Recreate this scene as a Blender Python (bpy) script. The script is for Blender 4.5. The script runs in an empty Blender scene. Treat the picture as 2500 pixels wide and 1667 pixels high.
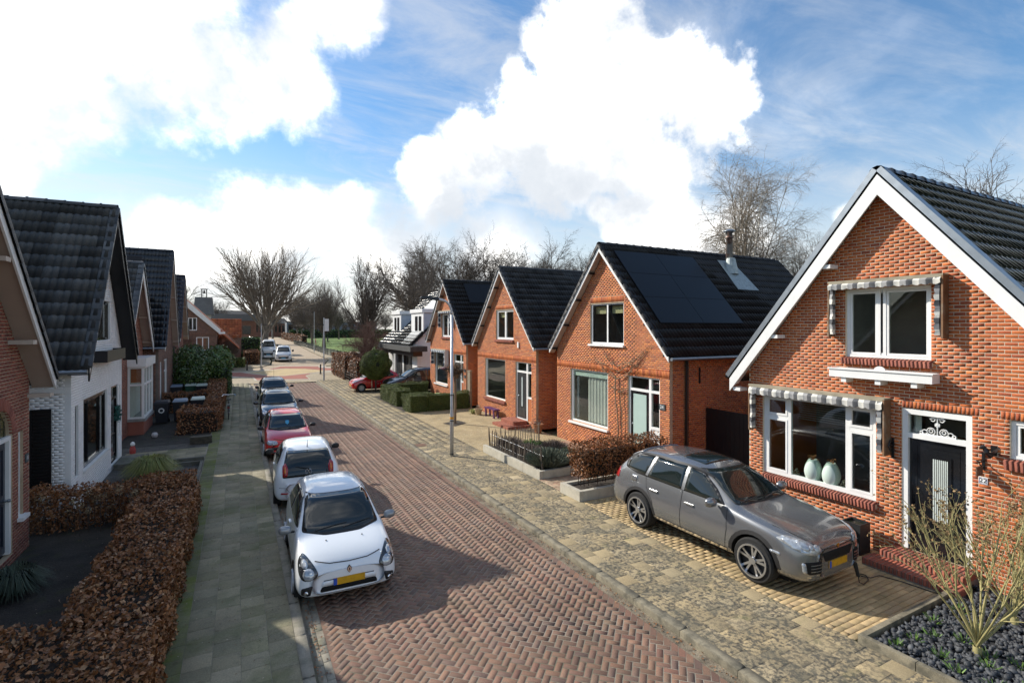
import bpy, bmesh, math, random
import numpy as np
from mathutils import Matrix, Vector
from mathutils.bvhtree import BVHTree
R = math.radians
random.seed(7); rng = np.random.default_rng(11)
scene = bpy.context.scene
COL = scene.collection
# ------------------------------------------------------------------ camera
CAMH = 4.5; YAW = R(28.12); F = 1250.0; HY = 799.5
cam = bpy.data.cameras.new('camera'); cam.lens = 18.0; cam.sensor_width = 36.0
cam.shift_y = -(833.5-HY)/2500; cam.clip_end = 6000; cam.clip_start = 0.05
camo = bpy.data.objects.new('camera', cam); COL.objects.link(camo)
camo.location = (0, 0, CAMH); camo.rotation_euler = (R(90), 0, -YAW); scene.camera = camo
SA, CA = math.sin(YAW), math.cos(YAW)
def ray(u, v):
    s = (u-1250)/F
    return np.array((SA+CA*s, CA-SA*s, (HY-v)/F))
def G(u, v, z=0.0):
    r = ray(u, v); k = (z-CAMH)/r[2]
    return (r[0]*k, r[1]*k, z)
def proj(p):
    d = SA*p[0]+CA*p[1]
    if d < 0.5: return None
    return 1250+F*(CA*p[0]-SA*p[1])/d, HY-F*(p[2]-CAMH)/d, d
# ------------------------------------------------------------------ light
SUN_EL = R(32.5); sh = (0.60, -0.80)          # direction in which shadows fall
SUN_STR = 2.0; SKY_STR = 0.057; CLOUD_STR = 1.16; THIN_STR = .31
sun = bpy.data.lights.new('sun', 'SUN'); sun.energy = SUN_STR; sun.angle = R(0.55); sun.color = (1.0, 0.93, 0.82)
suno = bpy.data.objects.new('sun', sun); COL.objects.link(suno); suno.location = (-20, 30, 40)
sd = Vector((sh[0]*math.cos(SUN_EL), sh[1]*math.cos(SUN_EL), -math.sin(SUN_EL)))
suno.rotation_euler = sd.to_track_quat('-Z', 'Y').to_euler()
scene.view_settings.view_transform = 'Standard'; scene.view_settings.look = 'None'
scene.view_settings.exposure = 1.55; scene.view_settings.gamma = 1.0
# ------------------------------------------------------------------ sky
W = bpy.data.worlds.new('World'); scene.world = W; W.use_nodes = True
nt = W.node_tree; nt.nodes.clear()
def N(t, **k):
    n = nt.nodes.new(t)
    for a, b in k.items():
        if a.startswith('i_'): n.inputs[int(a[2:])].default_value = b
        else: setattr(n, a, b)
    return n
def L(a, b): nt.links.new(a, b)
def mth(op, a, b=None, c=None, clamp=False):
    n = N('ShaderNodeMath', operation=op, use_clamp=clamp)
    for i, x in enumerate((a, b, c)):
        if x is None: continue
        if isinstance(x, (int, float)): n.inputs[i].default_value = x
        else: L(x, n.inputs[i])
    return n.outputs[0]
def rampf(x, a, b, lo=0., hi=1.):
    n = N('ShaderNodeMapRange', interpolation_type='SMOOTHSTEP'); L(x, n.inputs[0])
    for i, v in enumerate((a, b, lo, hi)): n.inputs[i+1].default_value = v
    return n.outputs[0]
def build_sky():
    sky = N('ShaderNodeTexSky', sky_type='NISHITA', sun_disc=False, sun_elevation=SUN_EL,
            sun_rotation=math.atan2(-sh[0], -sh[1]), altitude=10, air_density=1.15, dust_density=0.25, ozone_density=2.2)
    tc = N('ShaderNodeTexCoord'); D = N('ShaderNodeVectorMath', operation='NORMALIZE'); L(tc.outputs['Generated'], D.inputs[0]); D = D.outputs[0]
    sep = N('ShaderNodeSeparateXYZ'); L(D, sep.inputs[0]); z = sep.outputs[2]
    # projected cloud-deck coordinates keep wisps flat towards the horizon
    zz = mth('MAXIMUM', mth('ADD', z, 0.12), 0.03)
    px = mth('DIVIDE', sep.outputs[0], zz); py = mth('DIVIDE', sep.outputs[1], zz)
    cmb = N('ShaderNodeCombineXYZ'); L(px, cmb.inputs[0]); L(py, cmb.inputs[1])
    def noise(vec, s, d, r=.55, dist=0.0):
        n = N('ShaderNodeTexNoise', noise_dimensions='3D'); n.inputs['Scale'].default_value = s; n.inputs['Detail'].default_value = d
        n.inputs['Roughness'].default_value = r; n.inputs['Distortion'].default_value = dist; L(vec, n.inputs['Vector']); return n.outputs[0]
    S = 2500/2352
    def dens(blobs):
        cur = None
        for u, v, r in blobs:
            d = ray(u*S, v*S); ln = np.linalg.norm(d); d = d/ln
            ang = math.atan(r*S/F/ln)
            vm = N('ShaderNodeVectorMath', operation='DOT_PRODUCT'); L(D, vm.inputs[0]); vm.inputs[1].default_value = tuple(d)
            # 1 at the centre, 0 at the blob's edge, negative outside (quadratic in angle)
            k = mth('MULTIPLY_ADD', mth('SUBTRACT', 1.0, vm.outputs['Value']), -2.0/ang**2, 1.0)
            cur = k if cur is None else mth('SMOOTH_MAX', cur, k, 0.35)
        return cur
    cum = [(1390,110,115),(1330,215,165),(1230,300,150),(1480,190,130),(1580,270,140),(1100,350,115),(985,415,95),(1655,225,90),
           (1430,350,140),(1290,390,120),(1510,430,75),(1440,505,65),(1350,130,90),(1530,360,110),(1385,480,45),(1180,190,60)]
    lef = [(60,90,230),(300,110,210),(490,120,180),(630,140,120),(40,230,150),(760,20,110),(560,200,110),(200,210,140),(-250,60,300),(20,370,60),(700,230,90)]
    low = [(600,600,160),(760,560,130),(900,575,140),(985,500,60),(1150,590,130),(440,590,120),(330,520,90),(1560,575,120),(1680,545,90),(-150,520,170),(1960,500,35),(820,470,70)]
    D2 = N('ShaderNodeVectorMath', operation='ADD'); L(D, D2.inputs[0]); D2.inputs[1].default_value = (3.1, 1.7, .4)
    nb = noise(D2.outputs[0], 7.0, 9, .60, .15); nf = noise(D2.outputs[0], 22.0, 7, .6)
    ragged = mth('ADD', mth('MULTIPLY', mth('SUBTRACT', nb, .5), 3.4), mth('MULTIPLY', mth('SUBTRACT', nf, .5), 1.3))
    a1 = rampf(mth('ADD', dens(cum), ragged), -.10, .62)
    a2 = rampf(mth('ADD', dens(lef), ragged), -.35, 1.25)
    a3 = rampf(mth('ADD', dens(low), ragged), -.45, 1.35)
    # scattered cumulus elsewhere in the sky, same style as in view
    mo = N('ShaderNodeVectorMath', operation='ADD'); L(cmb.outputs[0], mo.inputs[0]); mo.inputs[1].default_value = (7.3, -4.1, 2.0); g = noise(mo.outputs[0], 0.55, 8, .55, .3); vd = N('ShaderNodeVectorMath', operation='DOT_PRODUCT'); L(D, vd.inputs[0]); vd.inputs[1].default_value = (SA*.93, CA*.93, .37); a4 = mth('MULTIPLY', mth('MULTIPLY', rampf(g, .53, .67), rampf(z, .02, .25)), rampf(vd.outputs['Value'], .50, .74, 1.0, .12))
    # cirrus veil
    mp = N('ShaderNodeMapping'); L(cmb.outputs[0], mp.inputs[0]); mp.inputs['Rotation'].default_value = (0, 0, R(35)); mp.inputs['Scale'].default_value = (1.0, 2.6, 1)
    ci = noise(mp.outputs[0], 1.1, 10, .66, .6); cl = noise(cmb.outputs[0], .5, 3)
    a5 = mth('MULTIPLY', rampf(ci, .38, .74), rampf(cl, .32, .60, .35, 1.0))
    veil = rampf(z, .0, .36, .85, 0.04)
    def over(a, b): return mth('SUBTRACT', 1.0, mth('MULTIPLY', mth('SUBTRACT', 1.0, a), mth('SUBTRACT', 1.0, b)))
    thick = over(over(a1, a2), over(a3, mth('MULTIPLY', a4, .9)))
    thin = over(mth('MULTIPLY', a5, .62), veil)
    # cloud brightness: bright tops, greyer bellies
    bel = dens([(1240,450,150),(1080,470,120),(1400,455,90),(910,490,80)])
    sh1 = mth('MULTIPLY', rampf(mth('ADD', bel, mth('MULTIPLY', ragged, .8)), -.9, 1.0), .95)
    ns = noise(D2.outputs[0], 5.0, 7, .58, .3); sh2 = mth('MULTIPLY', rampf(ns, .41, .66, 1.0, 0.0), .90)
    br = mth('SUBTRACT', 1.0, over(sh1, sh2))
    cc = N('ShaderNodeMixRGB'); L(br, cc.inputs[0]); cc.inputs[1].default_value = (.225, .24, .26, 1); cc.inputs[2].default_value = (1.0, .955, .88, 1)
    hs = N('ShaderNodeHueSaturation'); hs.inputs['Saturation'].default_value = 1.28; L(sky.outputs[0], hs.inputs['Color'])
    b1 = N('ShaderNodeBackground'); L(hs.outputs[0], b1.inputs[0]); b1.inputs[1].default_value = SKY_STR
    b2 = N('ShaderNodeBackground'); L(cc.outputs[0], b2.inputs[0]); b2.inputs[1].default_value = CLOUD_STR
    b3 = N('ShaderNodeBackground'); b3.inputs[0].default_value = (.97, .985, 1.0, 1); b3.inputs[1].default_value = THIN_STR
    m1 = N('ShaderNodeMixShader'); L(thin, m1.inputs[0]); L(b1.outputs[0], m1.inputs[1]); L(b3.outputs[0], m1.inputs[2])
    mx = N('ShaderNodeMixShader'); L(thick, mx.inputs[0]); L(m1.outputs[0], mx.inputs[1]); L(b2.outputs[0], mx.inputs[2])
    o = N('ShaderNodeOutputWorld'); L(mx.outputs[0], o.inputs[0])
build_sky()
# ------------------------------------------------------------------ materials
MATS = {}
def M(name, col=(.5,.5,.5), rough=.65, metal=0., var=.12, vscale=2.5, rnd=0., bump=0., bscale=60., coat=0., spec=.5, cols=None,
      dirt=None, fine=0., fscale=90., emit=None, aniso=None, spots=None):
    if name in MATS: return MATS[name]
    m = bpy.data.materials.new(name); m.use_nodes = True; t = m.node_tree; b = t.nodes['Principled BSDF']
    def n(ty, **k):
        x = t.nodes.new(ty)
        for a, v in k.items(): setattr(x, a, v)
        return x
    def mm(op, a, bb, cl=False):
        x = n('ShaderNodeMath', operation=op, use_clamp=cl)
        for i, y in enumerate((a, bb)):
            if isinstance(y, (int, float)): x.inputs[i].default_value = y
            else: t.links.new(y, x.inputs[i])
        return x.outputs[0]
    geo = n('ShaderNodeNewGeometry'); pos = geo.outputs['Position']
    def noise(s, d=4, r=.55):
        x = n('ShaderNodeTexNoise'); x.inputs['Scale'].default_value = s; x.inputs['Detail'].default_value = d; x.inputs['Roughness'].default_value = r
        t.links.new(pos, x.inputs['Vector']); return x.outputs[0]
    def mixc(f, a, c, bt='MIX'):
        x = n('ShaderNodeMixRGB', blend_type=bt)
        for i, y in enumerate((f, a, c)):
            if isinstance(y, (int, float)): x.inputs[i].default_value = y
            elif isinstance(y, tuple): x.inputs[i].default_value = (*y[:3], 1)
            else: t.links.new(y, x.inputs[i])
        return x.outputs[0]
    def mr(x, a, bb, lo=0., hi=1.):
        y = n('ShaderNodeMapRange'); t.links.new(x, y.inputs[0])
        for i, v in enumerate((a, bb, lo, hi)): y.inputs[i+1].default_value = v
        return y.outputs[0]
    rr = None
    if rnd or cols:
        oi = n('ShaderNodeObjectInfo'); rr = mm('FRACT', mm('ADD', oi.outputs['Random'], geo.outputs['Random Per Island']), 0.0)
    c = tuple(col)
    if cols:
        cr = n('ShaderNodeValToRGB'); t.links.new(rr, cr.inputs[0]); e = cr.color_ramp.elements
        for i, q in enumerate(cols):
            x = e[i] if i < 2 else e.new(i/(len(cols)-1))
            x.position = i/(len(cols)-1); x.color = (*q, 1)
        c = cr.outputs[0]
    if rnd:
        r2 = mm('FRACT', mm('MULTIPLY', rr, 7.31), 0.0)
        c = mixc(1.0, c, mr(r2, 0, 1, 1-rnd, 1+rnd), 'MULTIPLY')
    if var: c = mixc(1.0, c, mr(noise(vscale, 5), .3, .7, 1-var, 1+var), 'MULTIPLY')
    if fine: c = mixc(1.0, c, mr(noise(fscale, 3, .7), .3, .7, 1-fine, 1+fine), 'MULTIPLY')
    for dd in (dirt or []):
        dc, ds, lo, hi, amt = dd[:5]; fac = mm('MULTIPLY', mr(noise(ds, 6, .62), lo, hi), amt, True)
        if len(dd) > 5: fac = mm('MULTIPLY', fac, mr(mm('FRACT', mm('MULTIPLY', rr, 13.7), 0.0), .10, .35, .08, 1.0), True)
        c = mixc(fac, c, dc)
    if spots:
        dc, ds, th = spots
        v = n('ShaderNodeTexVoronoi'); v.inputs['Scale'].default_value = ds; t.links.new(pos, v.inputs['Vector'])
        c = mixc(mm('LESS_THAN', v.outputs['Distance'], th), c, dc)
    if isinstance(c, tuple): b.inputs['Base Color'].default_value = (*c[:3], 1)
    else: t.links.new(c, b.inputs['Base Color'])
    b.inputs['Roughness'].default_value = rough; b.inputs['Metallic'].default_value = metal
    b.inputs['Specular IOR Level'].default_value = spec; b.inputs['Coat Weight'].default_value = coat; b.inputs['Coat Roughness'].default_value = .03
    if bump:
        bp = n('ShaderNodeBump'); bp.inputs['Strength'].default_value = bump; bp.inputs['Distance'].default_value = .02
        t.links.new(noise(bscale, 4, .6), bp.inputs['Height']); t.links.new(bp.outputs[0], b.inputs['Normal'])
    if emit: b.inputs['Emission Color'].default_value = (*emit[:3], 1); b.inputs['Emission Strength'].default_value = emit[3]
    MATS[name] = m; return m
def glass_mat(name, tint=(.88,.92,.90), refl=1.0):
    m = bpy.data.materials.new(name); m.use_nodes = True; t = m.node_tree; t.nodes.clear()
    o = t.nodes.new('ShaderNodeOutputMaterial'); tr = t.nodes.new('ShaderNodeBsdfTransparent'); gl = t.nodes.new('ShaderNodeBsdfGlossy'); fr = t.nodes.new('ShaderNodeFresnel'); mx = t.nodes.new('ShaderNodeMixShader')
    tr.inputs[0].default_value = (*tint, 1); gl.inputs['Roughness'].default_value = .01; gl.inputs[0].default_value = (refl, refl, refl, 1); ge = t.nodes.new('ShaderNodeNewGeometry'); ma = t.nodes.new('ShaderNodeMath'); ma.operation = 'MULTIPLY_ADD'; t.links.new(ge.outputs['Backfacing'], ma.inputs[0]); ma.inputs[1].default_value = 1/1.55-1.55; ma.inputs[2].default_value = 1.55; t.links.new(ma.outputs[0], fr.inputs[0])
    t.links.new(fr.outputs[0], mx.inputs[0]); t.links.new(tr.outputs[0], mx.inputs[1]); t.links.new(gl.outputs[0], mx.inputs[2]); t.links.new(mx.outputs[0], o.inputs[0])
    MATS[name] = m; return m
glass = glass_mat('window_glass')
# ------------------------------------------------------------------ mesh helpers
PINV = {}
def tag(o, label=None, cat=None, group=None, kind=None):
    if label: o['label'] = label
    if cat: o['category'] = cat
    if group: o['group'] = group
    if kind: o['kind'] = kind
    return o
def empty(name, loc, label, cat, group=None, rz=0.0):
    o = bpy.data.objects.new(name, None); o.empty_display_size = .2; COL.objects.link(o)
    o.location = loc; o.rotation_euler = (0, 0, rz)
    PINV[o] = (Matrix.Translation(loc) @ Matrix.Rotation(rz, 4, 'Z')).inverted()
    return tag(o, label, cat, group)
def attach(o, parent, world=True):
    o.parent = parent
    PINV[o] = PINV.get(parent, Matrix.Identity(4)) if world else Matrix.Identity(4)
    if world:
        # parent may itself be a world-built mesh (identity basis): only the root matters
        if parent.type == 'EMPTY' or parent.get('rooted'): o.matrix_parent_inverse = PINV[parent]
        else: o.matrix_parent_inverse = Matrix.Identity(4)
def new_mesh(name, v, f, mats, smooth=False, mi=None):
    me = bpy.data.meshes.new(name); me.from_pydata([tuple(p) for p in v], [], f)
    for m in (mats if isinstance(mats, (list, tuple)) else [mats]): me.materials.append(m)
    if mi is not None and len(mi): me.polygons.foreach_set('material_index', mi)
    if smooth: me.polygons.foreach_set('use_smooth', [True]*len(f))
    me.update(); return me
def np_mesh(name, V, Fq, mats, smooth=False):
    """V (n,3) array, Fq (m,k) index array of equal-sized faces"""
    me = bpy.data.meshes.new(name); k = Fq.shape[1]
    me.vertices.add(len(V)); me.vertices.foreach_set('co', np.ascontiguousarray(V, np.float32).ravel())
    me.loops.add(Fq.size); me.loops.foreach_set('vertex_index', np.ascontiguousarray(Fq, np.int32).ravel())
    me.polygons.add(len(Fq)); me.polygons.foreach_set('loop_start', np.arange(0, Fq.size, k, dtype=np.int32))
    for m in (mats if isinstance(mats, (list, tuple)) else [mats]): me.materials.append(m)
    if smooth: me.polygons.foreach_set('use_smooth', np.ones(len(Fq), bool))
    me.update(calc_edges=True); return me
def obj(name, me, parent=None, world=True, **tags):
    o = bpy.data.objects.new(name, me); COL.objects.link(o)
    if parent is not None: attach(o, parent, world)
    return tag(o, **tags)
class MB:
    def __init__(s): s.v = []; s.f = []; s.mi = []
    def add(s, vs, fs, mi=0):
        b = len(s.v); s.v += [tuple(map(float, p)) for p in vs]
        for f in fs: s.f.append([b+i for i in f]); s.mi.append(mi)
        return s
    def box(s, x0, y0, z0, x1, y1, z1, mi=0):
        x0, x1 = min(x0, x1), max(x0, x1); y0, y1 = min(y0, y1), max(y0, y1); z0, z1 = min(z0, z1), max(z0, z1)
        return s.add([(x0,y0,z0),(x1,y0,z0),(x1,y1,z0),(x0,y1,z0),(x0,y0,z1),(x1,y0,z1),(x1,y1,z1),(x0,y1,z1)],
                     [(0,3,2,1),(4,5,6,7),(0,1,5,4),(1,2,6,5),(2,3,7,6),(3,0,4,7)], mi)
    def quad(s, a, b, c, d, mi=0): return s.add([a,b,c,d], [(0,1,2,3)], mi)
    def prism(s, poly, off, mi=0):
        n = len(poly); off = np.array(off, float); a = [np.array(p, float) for p in poly]; bb = [p+off for p in a]
        # outward orientation
        nrm = np.zeros(3)
        for i in range(n): nrm += np.cross(a[i]-a[0], a[(i+1) % n]-a[0])
        if np.dot(nrm, off) > 0: fs = [tuple(range(n-1, -1, -1)), tuple(range(n, 2*n))]+[(i, (i+1) % n, n+(i+1) % n, n+i) for i in range(n)]
        else: fs = [tuple(range(n)), tuple(range(2*n-1, n-1, -1))]+[((i+1) % n, i, n+i, n+(i+1) % n) for i in range(n)]
        return s.add(a+bb, fs, mi)
    def tube(s, pts, rads, n=6, mi=0, cap=True):
        pts = [np.array(p, float) for p in pts]
        if isinstance(rads, (int, float)): rads = [rads]*len(pts)
        vs = []; up = None
        for i, p in enumerate(pts):
            d = pts[min(i+1, len(pts)-1)]-pts[max(i-1, 0)]; d = d/(np.linalg.norm(d)+1e-9)
            if up is None: up = np.array((0,0,1.)) if abs(d[2]) < .9 else np.array((1.,0,0))
            a = np.cross(d, up); a /= np.linalg.norm(a)+1e-9; b = np.cross(a, d); up = b
            for k in range(n):
                t = 2*math.pi*k/n; vs.append(p+rads[i]*(a*math.cos(t)+b*math.sin(t)))
        m = len(pts)
        fs = [(i*n+k, i*n+(k+1) % n, (i+1)*n+(k+1) % n, (i+1)*n+k) for i in range(m-1) for k in range(n)]
        if cap: fs += [tuple(range(n-1, -1, -1)), tuple(range((m-1)*n, m*n))]
        return s.add(vs, fs, mi)
    def lathe(s, prof, n=16, c=(0,0,0), mi=0, axis='z', ring=False):
        vs = []
        for r, h in prof:
            for k in range(n):
                t = 2*math.pi*k/n; a, b = r*math.cos(t), r*math.sin(t)
                q = (a, b, h) if axis == 'z' else ((a, h, b) if axis == 'y' else (h, a, b))
                vs.append((c[0]+q[0], c[1]+q[1], c[2]+q[2]))
        m = len(prof)
        fs = [(i*n+k, i*n+(k+1) % n, (i+1)*n+(k+1) % n, (i+1)*n+k) for i in range(m-1) for k in range(n)]
        if ring: fs += [((m-1)*n+k, (m-1)*n+(k+1) % n, (k+1) % n, k) for k in range(n)]
        else: fs += [tuple(range(n-1, -1, -1)), tuple(range((m-1)*n, m*n))]
        return s.add(vs, fs, mi)
    def build(s, name, mats, parent=None, smooth=False, world=True, base=None, **tags):
        v = s.v
        if parent is None and base is None and v:
            a = np.array(v); base = ((a[:,0].min()+a[:,0].max())/2, (a[:,1].min()+a[:,1].max())/2, a[:,2].min())
        if parent is None: v = [(p[0]-base[0], p[1]-base[1], p[2]-base[2]) for p in v]
        o = obj(name, new_mesh(name, v, s.f, mats, smooth, s.mi), parent, world, **tags)
        if parent is None:
            o.location = base; o['rooted'] = 1; PINV[o] = Matrix.Translation(base).inverted()
        return o
def score(c, size):
    p = proj(c)
    if p is None or not (-60 < p[0] < 2560 and -40 < p[1] < 1700): return 0.0
    return size/p[2]
def pieces(name, proto, mats4, mat, parent, cap=300, smooth=False, sizes=None, rest='_field', group=None):
    """proto=(verts ndarray, quads ndarray); mats4 (n,4,4) world matrices. Largest in view become objects, the rest one part."""
    pv, pf = proto; mats4 = np.asarray(mats4)
    if len(mats4) == 0: return
    cen = mats4[:, :3, 3]
    sc = np.array([score(c, np.linalg.norm(m[:3, 0])) for c, m in zip(cen, mats4)])
    order = np.argsort(-sc); ind = [i for i in order[:cap] if sc[i] > 0]; keep = np.ones(len(mats4), bool); keep[ind] = False; rst = np.nonzero(keep)[0]
    me = np_mesh(name, pv, pf, mat, smooth)
    inv = PINV.get(parent, Matrix.Identity(4))
    for i in ind:
        o = bpy.data.objects.new(name, me); COL.objects.link(o); o.parent = parent
        if parent.type == 'EMPTY' or parent.get('rooted'): o.matrix_parent_inverse = inv
        o.matrix_basis = Matrix(mats4[i].tolist())
    if len(rst):
        A = mats4[rst]; V = np.einsum('nij,vj->nvi', A[:, :3, :3], pv)+A[:, None, :3, 3]
        n = len(pv); Fq = (pf[None]+(np.arange(len(rst))*n)[:, None, None]).reshape(-1, pf.shape[1])
        o = obj(name+rest, np_mesh(name+rest, V.reshape(-1, 3), Fq, mat, smooth), parent, kind='stuff')
def mat4(o, ax, ay, az):
    m = np.eye(4); m[:3, 0] = ax; m[:3, 1] = ay; m[:3, 2] = az; m[:3, 3] = o; return m
def proto_box(bev=.0, bottom=False):
    """unit box: x,y in -.5..+.5, z from -1 to 0 (top at 0), optional chamfered top"""
    if bev:
        b = .5-bev; v = [(-.5,-.5,-1),(.5,-.5,-1),(.5,.5,-1),(-.5,.5,-1)]
        bx, by = .5-bev, .5-bev*2
        v += [(-.5,-.5,-.10),(.5,-.5,-.10),(.5,.5,-.10),(-.5,.5,-.10),(-bx,-by,0),(bx,-by,0),(bx,by,0),(-bx,by,0)]
        f = [(8,9,10,11)]+[(i,(i+1)%4,4+(i+1)%4,4+i) for i in range(4)]+[(4+i,4+(i+1)%4,8+(i+1)%4,8+i) for i in range(4)]
    else:
        v = [(-.5,-.5,-1),(.5,-.5,-1),(.5,.5,-1),(-.5,.5,-1),(-.5,-.5,0),(.5,-.5,0),(.5,.5,0),(-.5,.5,0)]
        f = [(4,5,6,7)]+[(i,(i+1)%4,4+(i+1)%4,4+i) for i in range(4)]
    return np.array(v, float), np.array(f, int)
BOX = proto_box(); BEV = proto_box(.016); BEVS = proto_box(.006)
# ================================================================== GROUND
RZ = -0.06; PZ = 0.04
def sheet(name, pts, z, mat, **k):
    m = MB(); m.add([(p[0], p[1], z) for p in pts], [tuple(range(len(pts)))])
    o = m.build(name, mat, kind=k.pop('kind', 'structure'), **k)
    # keep the normal up
    if o.data.polygons[0].normal.z < 0: o.data.flip_normals()
    return o
m_soil = M('soil', (.045,.036,.028), .95, var=.35, vscale=3, bump=.8, bscale=30, fine=.4, fscale=60)
m_earth = M('far_ground', (.075,.085,.04), .95, var=.4, vscale=.15, fine=.3, fscale=3)
m_roadbed = M('paver_joint', (.27,.235,.185), .95, var=.3, vscale=1.5, fine=.3, dirt=[((.06,.07,.03), .8, .45, .62, .6)])
m_clinker = M('clinker', rough=.72, var=.24, vscale=.55, fine=.22, fscale=70, bump=.25, bscale=110, rnd=.16,
   cols=[(.175,.098,.066),(.205,.118,.074),(.18,.095,.067),(.22,.135,.088),(.155,.096,.074),(.235,.125,.076),(.20,.12,.08),(.185,.085,.058)],
   dirt=[((.10,.095,.055), .9, .52, .78, .40), ((.34,.28,.22), 7., .62, .85, .35), ((.06,.045,.04), .35, .56, .70, .45)])
m_tileL = M('pavement_tile_mossy', rough=.85, var=.2, vscale=1.0, fine=.25, fscale=60, bump=.25, bscale=80, rnd=.13,
   cols=[(.215,.19,.12),(.25,.22,.14),(.195,.178,.112),(.27,.232,.15),(.225,.206,.137),(.206,.187,.106),(.32,.28,.19)],
   dirt=[((.075,.095,.02), 1.1, .5, .72, .75), ((.05,.05,.035), 9., .55, .75, .4)])
m_tileR = M('pavement_tile_sandy', rough=.88, var=.12, vscale=1.3, fine=.25, fscale=50, bump=.3, bscale=70, rnd=.10,
   cols=[(.39,.30,.165),(.33,.265,.155),(.42,.325,.18),(.29,.24,.15),(.37,.29,.165),(.46,.37,.225)],
   dirt=[((.060,.057,.048), 17., .44, .58, .90, 1), ((.10,.095,.07), 2.4, .46, .62, .55, 1), ((.12,.14,.03), 2.0, .60, .78, .5)])
m_drive = M('driveway_paver', rough=.82, var=.12, vscale=1.1, fine=.2, bump=.2, rnd=.15,
   cols=[(.40,.29,.145),(.45,.33,.17),(.36,.27,.15),(.49,.36,.19),(.41,.30,.17)], dirt=[((.15,.14,.055), 1.6, .52, .75, .6)])
m_drivebed = M('driveway_joint', (.05,.05,.025), .95, var=.4, vscale=4)
m_kerb = M('kerb_concrete', (.23,.21,.165), .85, var=.25, vscale=4, fine=.2, bump=.2, rnd=.1, dirt=[((.07,.08,.035), 2.5, .5, .7, .7)])
m_kerbR = M('kerb_concrete_right', (.21,.185,.13), .85, var=.25, vscale=4, fine=.25, bump=.2, rnd=.12, dirt=[((.08,.075,.055), 5, .48, .62, .75)])
m_gutter = M('gutter_grit', (.20,.165,.115), .95, var=.4, vscale=3, fine=.5, fscale=50, bump=.5, dirt=[((.05,.04,.03), 9, .5, .65, .8)])
m_gravelyard = M('sandy_shell_grit', (.36,.28,.155), .95, var=.2, vscale=1.2, fine=.45, fscale=45, bump=.6, bscale=60, spots=((.62,.56,.45), 9, .16))
sheet('ground', [(-900,-300),(900,-300),(900,1500),(-900,1500)], -.14, m_earth)
# --- the brick road
road = MB(); road.box(.80, 1.5, -.13, 5.80, 45.6, RZ-.0022)
road = road.build('road', m_roadbed, kind='structure')
def herringbone():
    a, j = .200, .0085; cell = a/2; c45 = math.sqrt(.5)
    full = []; cut = MB(); n = 0
    ax = np.array((c45, c45, 0)); ay = np.array((-c45, c45, 0)); az = np.array((0, 0, 1.))
    x0, x1, y0, y1 = 1.12, 5.56, 2.6, 45.4
    K = int(60/cell)
    o0 = np.array((3.2, 2.0, 0))
    for c in range(-60, K):
        for r in range(-60, K):
            t = (c-r) % 4
            if t == 0: p = (c+1)*cell, (r+.5)*cell; d = 0
            elif t == 2: p = (c+.5)*cell, (r)*cell; d = 1
            else: continue
            q = o0+ax*p[0]+ay*p[1]
            if not (x0-.12 < q[0] < x1+.12 and y0 < q[1] < y1): continue
            u, v = (ax, ay) if d == 0 else (ay, -ax)
            l, w = a-j, cell-j
            q[2] = RZ+random.uniform(-.0006, .001)
            if x0+.1 < q[0] < x1-.1:
                tl = random.gauss(0, .003), random.gauss(0, .004)
                zz = np.array((tl[0], tl[1], 1.)); du = u*1.0; du = du-zz*np.dot(du, zz)/np.dot(zz, zz); dv = np.cross(zz, du); dv /= np.linalg.norm(dv)
                full.append(mat4(q, du*l*random.uniform(.95, 1.0), dv*w*random.uniform(.92, 1.0), zz*.06))
            else:
                P = [q+u*l/2*s1+v*w/2*s2 for s1, s2 in ((-1,-1),(1,-1),(1,1),(-1,1))]
                for lim, sg in ((x0, 1), (x1, -1)):
                    Q = []
                    for i in range(len(P)):
                        A, B = P[i], P[(i+1) % len(P)]; fa, fb = (A[0]-lim)*sg, (B[0]-lim)*sg
                        if fa >= 0: Q.append(A)
                        if fa*fb < 0: Q.append(A+(B-A)*fa/(fa-fb))
                    P = Q
                    if len(P) < 3: break
                if len(P) >= 3:
                    cut.prism([np.array((p_[0], p_[1], q[2]-.04)) for p_ in P], (0, 0, .04))
    pieces('paving_brick', BEVS, full, m_clinker, road)
    cut.build('cut_paving_bricks', m_clinker, road, kind='stuff')
herringbone()
def grid_tiles(name, parent, mat, x0, ncol, w, l, y0, y1, z, j=.006, alongx=False, jit=.0015, cap=300, skip=None, wid=None, bev=True):
    out = []
    for c in range(ncol):
        y = y0-(l/2 if c % 2 else 0)-random.uniform(0, .02)
        while y < y1:
            ya, yb = max(y, y0), min(y+l, y1)
            if yb-ya > .05:
                xc = x0+(c+.5)*w; yc = (ya+yb)/2
                q = (yc, xc) if alongx else (xc, yc)
                if not (skip and skip(*q)):
                    dims = (yb-ya-j, w-j) if alongx else (w-j, yb-ya-j)
                    zz = np.array((random.gauss(0,.0015), random.gauss(0,.0015), 1.))
                    out.append(mat4((q[0], q[1], z+random.uniform(-jit, jit)), (dims[0],0,0), (0,dims[1],0), zz*.05))
            y += l
    pieces(name, BEVS, out, mat, parent, cap=cap)
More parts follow.
